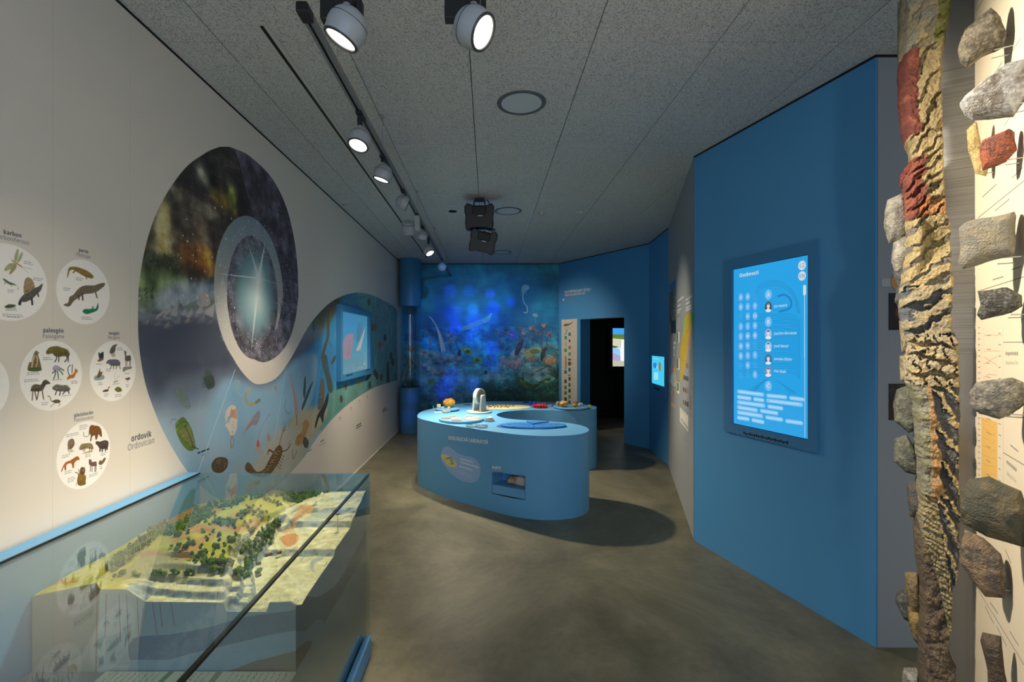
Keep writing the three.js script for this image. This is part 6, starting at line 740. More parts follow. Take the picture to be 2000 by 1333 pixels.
  const swirl = [[437, 287], [418, 291], [398, 301], [362, 328], [322, 384], [292, 452], [273, 540], [269, 620], [272, 684], [283, 748], [300, 800], [320, 846], [346, 892], [372, 928], [420, 972], [470, 985], [540, 950], [590, 898], [622, 852], [656, 812], [692, 781], [732, 757], [772, 744], [776, 740], [775, 640], [774, 606], [750, 588], [720, 575], [690, 573], [655, 585], [626, 609], [600, 642], [568, 700], [540, 738], [506, 751], [482, 738], [455, 700], [430, 640], [424, 590], [434, 540], [444, 490], [465, 450], [495, 440], [475, 350], [458, 295]];
  A.clip(gal, () => { A.fill([[380, 270], [600, 270], [600, 720], [380, 720]], '#4b4652', false); A.clouds(.8, 'overlay', .5); for (let i = 0; i < 2600; i++) { const x = rr(390, 590), y = rr(285, 710), l = rr(2, 9), v = R() + (y > 520 ? .12 : -.06); g.globalAlpha = rr(.2, .7); A.line([[x, y], [x + l * .4, y + l]], v < .45 ? '#1c1a22' : v < .7 ? '#6b6a76' : v < .85 ? '#5a4450' : '#8f929c', rr(.6, 1.8)); } g.globalAlpha = 1; for (let i = 0; i < 260; i++) A.dot(rr(500, 582), rr(400, 706), rr(.3, 1), 'rgba(220,226,232,.7)');  });
  A.clip(swirl, () => {
    const q = g.createLinearGradient(0, A.m(300, 290)[1], 0, A.m(300, 960)[1]); [[0, '#35302e'], [.22, '#4a4338'], [.38, '#5c5538'], [.44, '#5f6a48'], [.5, '#7d8894'], [.56, '#6d7380'], [.64, '#565b6c'], [.72, '#6f7c90'], [.8, '#93a9bc'], [1, '#8fb2c8']].forEach(([t, c]) => q.addColorStop(t, c)); g.fillStyle = q; g.fillRect(0, 0, W, H);
    // haze, lava and light of the sky
    g.filter = `blur(${Math.max(1, A.scale(400, 400) * 9).toFixed(1)}px)`;
    A.fill([[270, 290], [440, 285], [480, 420], [400, 400], [340, 390]], '#2b2727'); A.fill([[312, 350], [328, 345], [330, 470], [318, 505], [304, 480]], '#a39c70'); A.fill([[312, 420], [324, 400], [328, 490], [312, 505]], '#cdb068'); A.fill([[330, 355], [400, 400], [440, 420], [400, 425], [340, 385]], '#6c6656'); A.fill([[380, 320], [400, 335], [410, 370], [392, 350]], '#7d8270'); A.fill([[410, 380], [430, 368], [455, 400], [460, 420], [430, 410]], '#8a7434'); A.fill([[445, 365], [458, 372], [462, 400], [452, 410]], '#7d8a34');
    A.fill([[350, 480], [395, 470], [422, 510], [428, 560], [400, 545], [360, 525]], '#8a5c2c'); A.fill([[385, 480], [405, 485], [418, 530], [395, 525]], '#c08434'); A.fill([[340, 450], [400, 430], [430, 470], [400, 480]], '#4c4034'); A.fill([[268, 500], [300, 495], [360, 525], [330, 530], [270, 520]], '#4f5a3a'); A.fill([[268, 525], [340, 535], [380, 570], [330, 565], [268, 570]], '#6d8250'); A.fill([[330, 560], [425, 545], [430, 580], [380, 600], [300, 605]], '#94a3ae');
    A.fill([[560, 740], [640, 640], [690, 570], [780, 580], [780, 750], [700, 770], [620, 840], [560, 860]], '#3d8cc0'); A.fill([[440, 740], [520, 760], [580, 700], [620, 700], [600, 800], [500, 850], [400, 860]], '#86b0cc'); A.fill([[700, 570], [780, 570], [780, 750], [740, 740], [722, 640]], '#6ba29c'); A.fill([[640, 770], [700, 745], [760, 715], [775, 745], [700, 780], [650, 820], [625, 840]], '#639688'); A.fill([[560, 840], [590, 800], [640, 800], [610, 860], [560, 930]], '#b0aa8c'); A.fill([[500, 900], [560, 830], [600, 860], [560, 950], [480, 980]], '#aeb0a4');
    A.fill([[280, 640], [340, 620], [420, 640], [450, 700], [400, 720], [320, 730]], '#484d60'); A.fill([[270, 660], [320, 640], [330, 720], [300, 770]], '#52586c'); g.filter = 'none';
    for (let i = 0; i < 500; i++) { g.globalAlpha = rr(.05, .22); A.line([[rr(280, 470), rr(290, 470)], [rr(280, 470), rr(290, 470)]].map(([x, y], j, a) => j ? [a[0][0] + rr(4, 22), a[0][1] + rr(2, 14)] : [x, y]), R() < .5 ? '#1b1816' : '#8a8468', rr(.5, 2)); } g.globalAlpha = 1;
    for (let i = 0; i < 120; i++) { g.globalAlpha = rr(.1, .4); const x = rr(362, 425), y = rr(475, 545); A.line([[x, y], [x + rr(2, 8), y + rr(4, 12)]], R() < .5 ? '#d8983c' : '#4c2e18', rr(.6, 1.6)); } g.globalAlpha = 1;
    for (let i = 0; i < 160; i++) A.dot(rr(270, 350), rr(493, 527), rr(.6, 1.8), ['#2f3a24', '#6c7850', '#8a947c'][i % 3]); for (let i = 0; i < 70; i++) A.dot(rr(270, 300), rr(562, 586), rr(1, 3), ['#3c4a34', '#7d8a74', '#56644a'][i % 3]);
    A.clip([[262, 280], [480, 280], [480, 470], [425, 560], [262, 600]], () => { A.clouds(.8, 'overlay', .9); A.clouds(.5, 'overlay', .35); }); A.clouds(.16, 'overlay', 1.4);
    // mountain range in cloud
    const peak = (x, y, w, h, dk, lt) => { const t = [x + rr(-2, 2), y - h], L = [x - w, y], Q = [x + w, y], m1 = [x - w * .45, y - h * rr(.35, .55)], m2 = [x + w * .5, y - h * rr(.35, .6)], c = [x + rr(-.1, .15) * w, y - h * .45]; A.fill([t, m2, Q, L, m1], dk, false); A.fill([t, c, [x - w * .1, y], [x - w * .6, y - h * .1], m1], lt, false); for (let k = 0; k < 14; k++) { const u = x + rr(-.6, .7) * w, v = y - h * rr(.05, .75) * (1 - Math.abs(u - x) / w); A.line([[u, v], [u + rr(-3, 3), v + rr(2, h * .25)]], R() < .5 ? '#d0c8bc' : '#454a58', rr(.4, 1.1), false); } };
    A.clip([[262, 540], [450, 540], [450, 690], [262, 690]], () => { g.filter = `blur(${(A.scale(330, 620) * 1.3).toFixed(1)}px)`; for (let k = 0; k < 8; k++) peak(320 + k * 14 + rr(-4, 4), rr(614, 626), rr(20, 38), rr(14, 34), '#6d7382', '#b4aea8'); for (let k = 0; k < 8; k++) peak(266 + k * 22 + rr(-5, 5), rr(628, 644), rr(20, 36), rr(10, 22), '#5c6172', k % 2 ? '#a89a90' : '#80838e'); g.filter = `blur(${(A.scale(330, 620) * 5).toFixed(1)}px)`; A.fill([[262, 632], [320, 640], [380, 630], [450, 636], [450, 700], [262, 700]], '#4e5364'); A.fill([[300, 596], [360, 606], [440, 598], [440, 606], [350, 616]], 'rgba(170,178,190,.6)'); g.filter = 'none'; A.beast([[384, 594], [390, 576], [400, 570], [407, 580], [410, 594], [398, 600]], '#b8b0a8', ['#8f8a90', '#e4dcd2'], 40, 2.2); });
    // rays that part the periods
    const ray = (a, b, w = 1.1) => A.line([a, b], 'rgba(190,222,238,.8)', w, false); ray([459, 722], [386, 924], 1.8); ray([558, 722], [535, 862], 1.2); ray([640, 600], [610, 840]); ray([655, 745], [650, 815]); ray([681, 740], [675, 790]); ray([735, 570], [712, 765]); ray([752, 575], [726, 760]); ray([765, 600], [740, 755]);
    // sea animals
    A.view(240, 560, 3.332);
    A.beast([[360, 870], [390, 850], [420, 880], [450, 940], [468, 1020], [470, 1055], [430, 1070], [385, 1030], [350, 960], [340, 900]], '#5f7a34', ['#3c4a2c', '#a3b45c'], 30, 12); for (let i = 0; i < 9; i++) { A.line([[362 + i * 9, 950 + i * 10], [395 + i * 7, 925 + i * 12]], '#c08c6c', 4); A.line([[405 + i * 6, 930 + i * 12], [430 + i * 4, 905 + i * 14]], '#c49480', 4); } A.line([[350, 905], [385, 880], [420, 890]], '#2c3a24', 3); A.line([[350, 870], [320, 865], [308, 890]], '#7a4a54', 2.5); A.line([[455, 1045], [490, 1058]], '#2c3a24', 6); A.line([[400, 900], [440, 990], [455, 1050]], '#2c3324', 6);
    A.beast([[530, 560], [550, 538], [575, 560], [598, 620], [590, 655], [555, 670], [535, 640], [525, 600]], '#46544c', ['#26302c', '#7d8f7c'], 26, 8); for (let i = 0; i < 9; i++) A.line([[512, 580 + i * 10], [535, 590 + i * 8], [560, 582 + i * 9], [592, 580 + i * 9]], '#1f2824', 2); g.globalAlpha = .45; A.beast([[330, 670], [360, 655], [410, 700], [440, 770], [420, 800], [380, 770], [345, 720]], '#6c7d68', ['#5c5a54', '#8f9c80'], 16, 10); A.beast([[478, 450], [500, 430], [530, 470], [520, 505], [490, 505]], '#565f62', ['#444', '#778'], 8, 8); g.globalAlpha = 1;
    A.line([[800, 720], [795, 690], [815, 665], [830, 680], [815, 700]], '#b3ae88', 14); A.line([[798, 700], [800, 745], [830, 770], [865, 755], [885, 735]], '#a5a27c', 24); A.line([[865, 755], [890, 740]], '#7c8470', 22); g.globalAlpha = .5; A.line([[735, 640], [732, 615], [755, 618], [750, 635]], '#b8c4a8', 9); A.line([[735, 640], [745, 690], [775, 712]], '#a8b89c', 16); g.globalAlpha = 1;
    A.beast([[668, 890], [668, 820], [700, 775], [735, 785], [745, 850], [738, 930], [720, 970], [700, 968], [680, 925], [664, 900], [690, 880], [700, 850], [680, 850]], '#d2ccc0', ['#a0a09c', '#eeeae0'], 26, 10); for (let i = 0; i < 8; i++) A.line([[690 + i * 2, 850 - i * 8], [715, 840 - i * 6 + 10], [742, 860 - i * 10]], '#b06a4c', 4); A.line([[708, 972], [700, 1010], [705, 1050]], '#a08468', 12); A.line([[712, 975], [720, 1010], [712, 1050]], '#8c7458', 7);
    A.beast([[785, 955], [820, 890], [860, 830], [888, 806], [890, 850], [868, 900], [835, 905]], '#8d8c94', ['#5c5c68', '#c4c4cc'], 20, 8); A.line([[780, 965], [815, 900], [850, 860]], '#d0824a', 7); A.line([[820, 920], [840, 880]], '#c06a3c', 8); A.line([[955, 830], [910, 900], [885, 960], [880, 1000]], '#6c6470', 2.5); A.fill([[868, 1040], [878, 995], [890, 1040]], '#c8623c'); for (let i = 0; i < 9; i++) A.line([[878, 1040], [846 + i * 8, 1070 + (i % 3) * 10]], '#d88a5c', 3); g.globalAlpha = .6; A.line([[940, 870], [945, 960]], '#8c7480', 2); A.fill([[938, 1000], [946, 955], [962, 1000]], '#c07c64'); A.fill([[940, 655], [948, 660], [944, 680]], '#c8845c'); A.fill([[985, 650], [1000, 650], [992, 690]], '#c8743c'); g.globalAlpha = 1;
    A.beast([[575, 1160], [600, 1120], [640, 1110], [680, 1125], [678, 1175], [640, 1212], [590, 1205]], '#5c4c38', ['#33291e', '#94805c'], 30, 10); A.line([[600, 1125], [620, 1200]], '#2e261c', 4); A.line([[645, 1115], [650, 1205]], '#2e261c', 4); for (let i = 0; i < 5; i++) A.line([[740 + i * 6, 1210], [735 + i * 8, 1150 + i * 4]], '#b0ae8c', 4);
    A.beast([[800, 1200], [800, 1155], [825, 1150], [870, 1205], [920, 1185], [960, 1110], [1000, 1045], [1025, 1035], [1038, 1070], [1020, 1130], [990, 1180], [950, 1230], [880, 1240]], '#6a5434', ['#33281c', '#a88c54'], 50, 14); for (let i = 0; i < 8; i++) A.line([[910 + i * 14, 1210 - i * 20], [950 + i * 10, 1195 - i * 17]], '#c4aa6c', 3); A.line([[1015, 1040], [1030, 980], [1040, 945], [1055, 910]], '#54302c', 7); A.line([[1040, 945], [1060, 930]], '#54302c', 4); A.line([[1035, 1075], [1070, 1060], [1095, 1020]], '#5c302c', 7); A.line([[1070, 1060], [1085, 1000]], '#5c302c', 4); A.line([[980, 1080], [950, 1065], [942, 1090]], '#7c3c34', 12); for (let i = 0; i < 5; i++) A.line([[1025 - i * 8, 1090 + i * 16], [1050 - i * 6, 1110 + i * 20]], '#6c4434', 4); A.line([[1100, 1060], [1108, 1120], [1125, 1090], [1130, 1065]], '#a5644c', 8);
    A.fill([[1078, 560], [1095, 600], [1122, 700], [1140, 830], [1120, 840], [1108, 700]], '#b0928c'); A.line([[1128, 845], [1132, 900]], '#8a7078', 14); A.beast([[1185, 580], [1190, 650], [1182, 725], [1172, 700], [1176, 640]], '#3c5c58', ['#243c3c', '#6c8c84'], 8, 8); A.beast([[1240, 615], [1225, 660], [1200, 730], [1168, 805], [1165, 780], [1190, 710], [1215, 650]], '#3c5c54', ['#243c3c', '#74908a'], 12, 8); A.line([[1060, 740], [1052, 790], [1075, 830], [1090, 810]], '#7aa4b4', 16);
    A.beast([[1120, 1020], [1135, 970], [1165, 940], [1170, 890], [1195, 868], [1212, 900], [1195, 950], [1180, 1000], [1160, 1030], [1130, 1035]], '#a88550', ['#76592c', '#cdb078'], 36, 10); A.beast([[1170, 1010], [1185, 980], [1208, 1010], [1200, 1050], [1180, 1045]], '#54504a', ['#333', '#777'], 12, 7);
    A.beast([[1275, 700], [1285, 620], [1300, 596], [1312, 650], [1308, 740], [1295, 790], [1270, 800]], '#6a665c', ['#26262a', '#a5a08c'], 60, 7); A.beast([[1250, 900], [1270, 830], [1300, 780], [1335, 690], [1335, 750], [1310, 830], [1300, 890], [1280, 850], [1255, 920]], '#33343a', ['#1c1c20', '#6c6c70'], 24, 8);
    A.beast([[1290, 450], [1325, 450], [1340, 540], [1365, 640], [1360, 690], [1335, 680], [1320, 600], [1300, 520]], '#4c5c58', ['#2e3a38', '#84907c'], 40, 8); A.beast([[1325, 330], [1330, 240], [1342, 230], [1342, 320], [1330, 370], [1310, 440], [1292, 445], [1305, 390]], '#56604c', ['#3a3c2c', '#7c8a70'], 30, 8); A.line([[1330, 350], [1355, 385]], '#4c4c3c', 5); A.beast([[1355, 500], [1370, 460], [1385, 450], [1380, 480], [1362, 505]], '#4c5048', ['#2c2c28', '#777'], 8, 5);
    // land of the later periods
    g.globalAlpha = .6; for (let i = 0; i < 70; i++) { const x = rr(1200, 1300), y = rr(240, 430); A.line([[x, y], [x, y + rr(20, 90)]], 'rgba(40,80,110,.4)', rr(1.5, 4)); } A.dot(1240, 260, 26, 'rgba(30,66,84,.8)', 30); A.line([[1240, 270], [1242, 430]], 'rgba(30,60,80,.8)', 4); A.dot(1330, 200, 30, 'rgba(40,90,84,.8)', 44); for (let i = 0; i < 60; i++) A.line([[rr(1380, 1600), 60], [rr(1380, 1600), rr(100, 190)]], R() < .5 ? 'rgba(60,120,130,.5)' : 'rgba(110,160,150,.4)', rr(3, 9)); g.globalAlpha = 1;
    for (let i = 0; i < 90; i++) A.dot(rr(1618, 1665), rr(110, 290), rr(2, 6), ['#4c6c2c', '#5f7d34', '#3a5526', '#7c8a3c'][i % 4]); for (let i = 0; i < 60; i++) A.dot(rr(1660, 1700), rr(60, 220), rr(2, 8), ['#8f8a84', '#a598a0', '#7c8470', '#b0a8a0'][i % 4]); A.line([[1700, 120], [1735, 180], [1740, 300]], '#b0aca4', 16); for (let i = 0; i < 30; i++) A.dot(rr(1740, 1775), rr(100, 620), rr(4, 10), ['#4f7c78', '#5a8880', '#46686c', '#6c8874'][i % 4], rr(8, 20)); A.line([[1755, 230], [1745, 330]], '#a8b4b4', 24);
    for (const [x, y, k] of [[1622, 265, '#7a5a34'], [1640, 262, '#94703c'], [1670, 380, '#b06a2c'], [1705, 330, '#4c4a50'], [1690, 405, '#a8a4a0'], [1640, 560, '#4a3c3c'], [1652, 580, '#54443c'], [1680, 590, '#6a5040'], [1745, 450, '#6a5040'], [1755, 490, '#5c4a48'], [1600, 100, '#6a5a40'], [1530, 620, '#8a8a3c'], [1450, 650, '#6a6a58'], [1420, 730, '#444a3c'], [1605, 640, '#3c5450']]) A.beast([[x - 9, y + 8], [x - 7, y - 12], [x, y - 22], [x + 8, y - 14], [x + 10, y + 10], [x + 3, y + 26], [x - 4, y + 24]], k, ['#33302c', '#a8987c'], 8, 4); A.beast([[1580, 600], [1600, 570], [1618, 555], [1612, 585], [1585, 612]], '#4c4a3c', ['#2c2c28', '#777'], 8, 5); A.beast([[1718, 500], [1726, 490], [1732, 560], [1732, 640], [1720, 650], [1716, 580]], '#5c3c24', ['#2e1e14', '#a07040'], 16, 6);
    A.view();
  });
  // pale ring and the young star
  const circle = (l, r, t, b, f) => { const a = A.m(l, 560), c = A.m(r, 560), px = CX - 1 / ((1 / (CX - l) + 1 / (CX - r)) / 2), y0 = A.m(px, t)[1], y1 = A.m(px, b)[1]; g.save(); g.beginPath(); g.ellipse((a[0] + c[0]) / 2, (y0 + y1) / 2, (c[0] - a[0]) / 2, (y1 - y0) / 2, 0, 0, 7); f((a[0] + c[0]) / 2, (y0 + y1) / 2, (y1 - y0) / 2); g.restore(); };
  circle(417.5, 553, 426, 722, () => { g.clip(); const q = g.createLinearGradient(0, A.m(480, 430)[1], 0, A.m(480, 700)[1]); q.addColorStop(0, 'rgba(134,158,170,.85)'); q.addColorStop(.55, 'rgba(196,196,190,.88)'); q.addColorStop(1, 'rgba(217,210,198,1)'); g.fillStyle = q; g.fillRect(0, 0, W, H); });
  const speck = () => { A.fill([[430, 450], [600, 450], [600, 720], [430, 720]], '#5c5963', false); A.clouds(.8, 'overlay', .4); for (let i = 0; i < 1100; i++) { const x = rr(440, 582), y = rr(455, 708), b = y > 600 ? .25 : 0; g.globalAlpha = rr(.2, .7); A.line([[x, y], [x + rr(0, 3), y + rr(2, 6)]], R() < .5 - b ? '#24222c' : R() < .6 ? '#b4b0ba' : '#6f5c66', rr(.5, 1.4)); } g.globalAlpha = 1; };
  circle(443, 542, 463, 702, () => { g.clip(); speck(); }); A.clip([[505, 690], [530, 660], [546, 620], [553, 580], [581, 556], [579, 610], [566, 660], [545, 692], [516, 708], [492, 698]], speck);
  circle(447, 541, 466, 672, (x, y, r) => { g.clip(); const q = g.createRadialGradient(x + r * .1, y + r * .1, 0, x, y, r); q.addColorStop(0, '#eef8f6'); q.addColorStop(.2, '#c2dedc'); q.addColorStop(.6, '#7fa4ac'); q.addColorStop(1, 'rgba(110,130,140,.15)'); g.fillStyle = q; g.fillRect(0, 0, W, H); });
  for (let i = 0; i < 900; i++) { const a = rr(0, 6.28), r = rr(.66, 1.3), x = 497 + Math.cos(a) * 62 * r, y = 578 + Math.sin(a) * 118 * r; A.dot(x, y, rr(.3, 1.3), `rgba(236,240,242,${rr(.3, .95)})`); } for (let i = 0; i < 46; i++) A.dot(rr(345, 470), rr(400, 620), rr(.8, 2.4), 'rgba(236,238,236,.75)');
  const beam = (x1, y1, w, al) => A.fill([[505 - w, 542], [x1, y1], [505 + w, 546]], `rgba(240,248,242,${al})`, false); beam(420, 534, 2.5, .9); beam(484, 474, 3, .8); beam(518, 470, 3, .8); beam(490, 690, 3.5, .6); beam(560, 560, 2, .4); A.glow(505, 545, 34, '250,255,252', 1); A.glow(505, 545, 14, '255,255,255', 1);
  // lettering below the wave
  A.view(240, 560, 3.332); for (const [x, y, w] of [[1215, 1060, 30], [1375, 870, 26], [1455, 785, 16], [1515, 738, 14], [1565, 705, 14], [1615, 680, 12], [1660, 664, 12], [1695, 655, 10]]) A.line([[x + 2, y + 16], [x + 1, y + 80]], 'rgba(240,240,240,.8)', 1.5, false);
  const word = (x, y, a, b, k) => { A.text(x, y, a, 26 * k, INK, 'bold sans-serif', 'center', 1); A.text(x, y + 24 * k, b, 22 * k, '#8a8a88', 'sans-serif', 'center', 1); }; word(1297, 1012, 'karbon', 'Carboniferous', .8); word(1412, 858, 'perm', 'Permian', .6); word(1484, 795, 'trias', 'Triassic', .5); word(1540, 748, 'jura', 'Jurassic', .45); word(1590, 720, 'křída', 'Cretaceous', .42); A.small(1518, 905, 40, 2, 16, INK, 9); A.small(1690, 800, 30, 2, 14, INK, 8); A.small(1200, 1075, 30, 1, 8, INK, 5); A.small(485, 1080, 82, 1, 10, '#2e3642', 11); A.small(510, 1098, 30, 1, 8, '#667', 5);
}
{
  const strips = [[1.4, 2.36, 600], [2.36, 4.5, 520], [4.5, DB, 340]]; // widths of the printed wallpaper, measured along the wall from the viewer
  for (const [d0, d1, ppm] of strips) { const A = new Art(pLeft, d0 - DR, d1 - DR, 0.02, CEIL - 0.014, ppm); paintLeft(A); const m = part('printed_wallpaper', A.sheet(0.0015), mat(0xffffff, 0.62, { map: A.tex(), bumpMap: rep(fineBump.clone(), (d1 - d0) * 8, 24), bumpScale: 0.0004 }), wallLeft); m.userData.label = 'wallpaper printed with animals and a swirl'; }
}
// ---------------------------------------------------------------- reef mural of the end wall
{
  const A = new Art(pBack, 0, pBack.L, 0.0, CEIL - 0.014, 400), g = A.g, W = A.c.width, H = A.c.height; srand(2002); A.view();
  const q = g.createLinearGradient(0, 0, 0, H); [[0, '#1f7c98'], [.18, '#2480a2'], [.4, '#1f78a8'], [.6, '#2a84a4'], [.75, '#33808a'], [1, '#2e6c6c']].forEach(([t, c]) => q.addColorStop(t, c)); g.fillStyle = q; g.fillRect(0, 0, W, H);
  const bl = (r) => { g.filter = `blur(${(r * A.scale(940, 600)).toFixed(1)}px)`; }, nb = () => { g.filter = 'none'; };
  bl(5); for (let i = 0; i < 70; i++) { g.globalAlpha = rr(.1, .3); A.dot(rr(778, 1092), rr(515, 660), rr(8, 34), ['#17628c', '#2f94ac', '#1a6c98', '#4a9c98'][i % 4], rr(3, 10)); } g.globalAlpha = .5; A.fill([[850, 610], [960, 600], [1000, 640], [930, 670], [840, 660]], '#1a5c94'); A.fill([[890, 550], [960, 545], [950, 620], [890, 620]], '#4f9a98'); A.fill([[970, 640], [1092, 640], [1092, 720], [980, 700]], '#285a6e'); g.globalAlpha = 1; nb();
  for (let i = 0; i < 260; i++) { g.globalAlpha = rr(.05, .18); const x = rr(778, 1092), y = rr(515, 640); A.line([[x, y], [x + rr(10, 50), y + rr(-2, 2)]], R() < .5 ? '#5ab0c0' : '#125878', rr(.5, 1.4)); } g.globalAlpha = 1;
  // sea bed
  bl(2); A.fill([[778, 690], [850, 685], [900, 705], [960, 715], [1010, 690], [1092, 680], [1092, 860], [778, 860]], '#4f9094'); A.fill([[950, 745], [1092, 720], [1092, 860], [900, 860], [920, 780]], '#39706c'); A.fill([[940, 770], [1040, 760], [1092, 750], [1092, 860], [930, 860]], '#204e46'); nb();
  for (let i = 0; i < 900; i++) { const x = rr(778, 1092), y = rr(695, 850); g.globalAlpha = rr(.15, .5); A.dot(x, y, rr(.8, 5), (x > 930 && y > 755 ? ['#163c38', '#2c6258', '#5f9a84', '#1f4c40'] : ['#5f9ea0', '#3d7c88', '#86b4ac', '#2f6c70'])[i % 4], rr(.5, 2.4)); } g.globalAlpha = 1;
  const rock = (x, y, w, h, k) => A.beast([[x - w, y + h * .3], [x - w * .7, y - h * .7], [x, y - h], [x + w * .7, y - h * .7], [x + w, y + h * .2], [x + w * .6, y + h], [x - w * .6, y + h]], k, ['#2c5860', '#8fa59c'], 30, Math.max(1, h * .4));
  for (const [x, y, w, h, k] of [[832, 692, 22, 6, '#7d9488'], [862, 706, 18, 7, '#6c8684'], [886, 702, 20, 9, '#7c8c88'], [850, 700, 20, 6, '#7a8f8a'], [840, 722, 16, 8, '#8c9c84'], [860, 728, 18, 7, '#84907c'], [822, 715, 14, 9, '#6a8488'], [1020, 690, 22, 10, '#7c8a80'], [1000, 715, 30, 10, '#5f8682'], [1050, 730, 40, 14, '#5c8480'], [1030, 700, 24, 8, '#648486'], [1075, 704, 16, 9, '#8c8468'], [990, 700, 18, 5, '#6f8c86'], [970, 735, 26, 5, '#6f8c86']]) rock(x, y, w, h, k);
  A.clouds(.35, 'overlay', 1.5); A.clip([[778, 660], [1092, 660], [1092, 870], [778, 870]], () => { A.clouds(.5, 'overlay', .5); });
  // orthocone shells and fish
  A.view(815, 520, 4.76); A.fill([[98, 458], [140, 490], [190, 570], [230, 660], [262, 785], [225, 795], [205, 700], [180, 580], [140, 500]], '#c2c0b4'); A.line([[110, 465], [170, 550], [215, 680], [238, 790]], '#e2dccb', 5); for (let i = 0; i < 10; i++) A.line([[150 + i * 8, 530 + i * 26], [190 + i * 8, 540 + i * 24]], 'rgba(110,110,110,.5)', 2); A.line([[245, 790], [242, 830], [255, 860]], '#7c9ab0', 16);
  A.beast([[412, 588], [450, 548], [560, 505], [640, 475], [690, 440], [670, 505], [560, 560], [450, 595]], '#6c9c98', ['#2f6470', '#b8d0bc'], 40, 8); A.line([[660, 480], [690, 440]], '#a8c0b4', 5);
  const lily = (x, y, xb, yb, k = '#b0705a') => { A.line([[xb, yb], [(x + xb) / 2 - 6, (y + yb) / 2], [x, y]], '#5c4450', 7); for (let i = 0; i < 9; i++) A.line([[x, y], [x - 26 + i * 6.5, y - 20 - (i % 3) * 10]], k, 4); }; lily(290, 660, 340, 825, '#b890a0'); lily(350, 690, 430, 860, '#b07860'); lily(300, 720, 318, 815, '#a08460'); lily(125, 710, 120, 780, '#a87850');
  A.beast([[415, 770], [440, 750], [500, 775], [518, 810], [490, 830], [440, 810]], '#7c8f4c', ['#3c5c2c', '#b8c070'], 20, 10); A.dot(470, 795, 24, '#2e4c30', 15); A.beast([[515, 870], [545, 840], [590, 855], [595, 890], [560, 910], [525, 900]], '#6c8c44', ['#33522c', '#aabf64'], 20, 9); A.dot(556, 876, 20, '#2e5030', 15); A.beast([[370, 820], [395, 770], [408, 800], [400, 840]], '#2c3a3c', ['#1c2828', '#48585c'], 8, 6); A.line([[645, 850], [650, 830], [670, 835], [660, 860], [690, 890]], '#33484c', 8); A.beast([[625, 985], [635, 965], [652, 985], [645, 1005], [622, 1005]], '#1c2c30', ['#0c1c20', '#345'], 6, 4); A.beast([[540, 775], [595, 772], [570, 785]], '#8a8a4c', ['#555', '#aa8'], 5, 3); A.dot(68, 805, 22, '#a07060', 14); A.line([[75, 650], [85, 615], [105, 620], [95, 645]], '#7ca0b0', 5); A.fill([[100, 1060], [150, 1045], [165, 1065], [120, 1100]], '#5f9a3c'); A.line([[250, 1195], [350, 1180], [450, 1165]], '#6f8080', 6);
  // right half
  A.view(950, 520, 4.76); A.line([[345, 240], [340, 290], [350, 340], [375, 375], [382, 410], [372, 435], [348, 430]], '#a8ccc8', 9); A.beast([[325, 240], [340, 180], [385, 178], [398, 205], [370, 235], [350, 250]], '#8fb8b8', ['#5c9098', '#c4dcd8'], 16, 8); for (let i = 0; i < 5; i++) A.line([[350, 230], [310 + i * 18, 275]], '#84b0b0', 2.5); A.beast([[430, 455], [445, 440], [472, 445], [478, 468], [450, 475]], '#8fb8b8', ['#6a9ca0', '#c0dcd8'], 8, 5); A.line([[452, 475], [460, 540]], '#78a8ac', 4);
  const bush = (x, y, n, w, h, ks) => { for (let i = 0; i < n; i++) { const a = rr(-2.7, -.4), l = rr(.5, 1); A.line([[x, y], [x + Math.cos(a) * w * l * .5, y + Math.sin(a) * h * l * .6], [x + Math.cos(a) * w * l, y + Math.sin(a) * h * l]], ks[i % ks.length], rr(2, 5)); } };
  lily(415, 595, 360, 800, '#d2946c'); lily(535, 570, 515, 770, '#d29c74'); lily(350, 640, 270, 800, '#c88c74'); lily(440, 600, 430, 740, '#7c6058'); lily(570, 650, 565, 780, '#b08470'); lily(320, 600, 300, 740, '#6c6848'); for (const [x, y] of [[250, 660], [130, 720], [200, 640], [600, 660], [560, 640], [110, 640], [480, 640]]) bush(x, y, 22, 60, 46, ['#8a6a70', '#5c4858', '#a07c74', '#46404c']);
  A.beast([[262, 820], [280, 750], [310, 700], [345, 690], [330, 760], [290, 830]], '#2c3454', ['#1a2038', '#6c7c44'], 16, 10); A.beast([[350, 830], [390, 780], [450, 755], [510, 770], [500, 800], [440, 830], [390, 850]], '#a0a060', ['#5c6438', '#d0cc94'], 40, 12); A.dot(450, 795, 46, '#6c7440', 24); A.beast([[505, 870], [510, 800], [545, 755], [560, 770], [545, 820], [520, 880]], '#33363c', ['#20242a', '#8a8444'], 14, 9); A.beast([[540, 890], [570, 850], [620, 840], [650, 870], [620, 920], [560, 910]], '#b08c68', ['#7c5c40', '#d8b894'], 24, 12); A.beast([[390, 860], [420, 840], [450, 870], [430, 900], [400, 890]], '#8a7458', ['#54402c', '#b0987c'], 14, 8);
  for (const [x, y] of [[150, 900], [195, 915], [238, 912], [300, 905], [270, 925]]) { A.beast([[x - 22, y - 10], [x - 10, y - 45], [x + 14, y - 42], [x + 24, y - 10], [x + 8, y + 30], [x - 8, y + 32]], '#a08884', ['#4c3c40', '#ccb4ac'], 16, 7); } bush(660, 1060, 70, 120, 170, ['#1e3c2c', '#2c5638', '#3c6c40', '#16302a']); bush(650, 1180, 50, 110, 130, ['#1e3c2c', '#2c5638', '#16302a']); for (let i = 0; i < 4; i++) A.line([[670, 790 + i * 26], [600, 760 + i * 20], [560, 720 + i * 30]], '#33503c', 6); A.line([[460, 985], [520, 955], [580, 930]], '#24443c', 8);
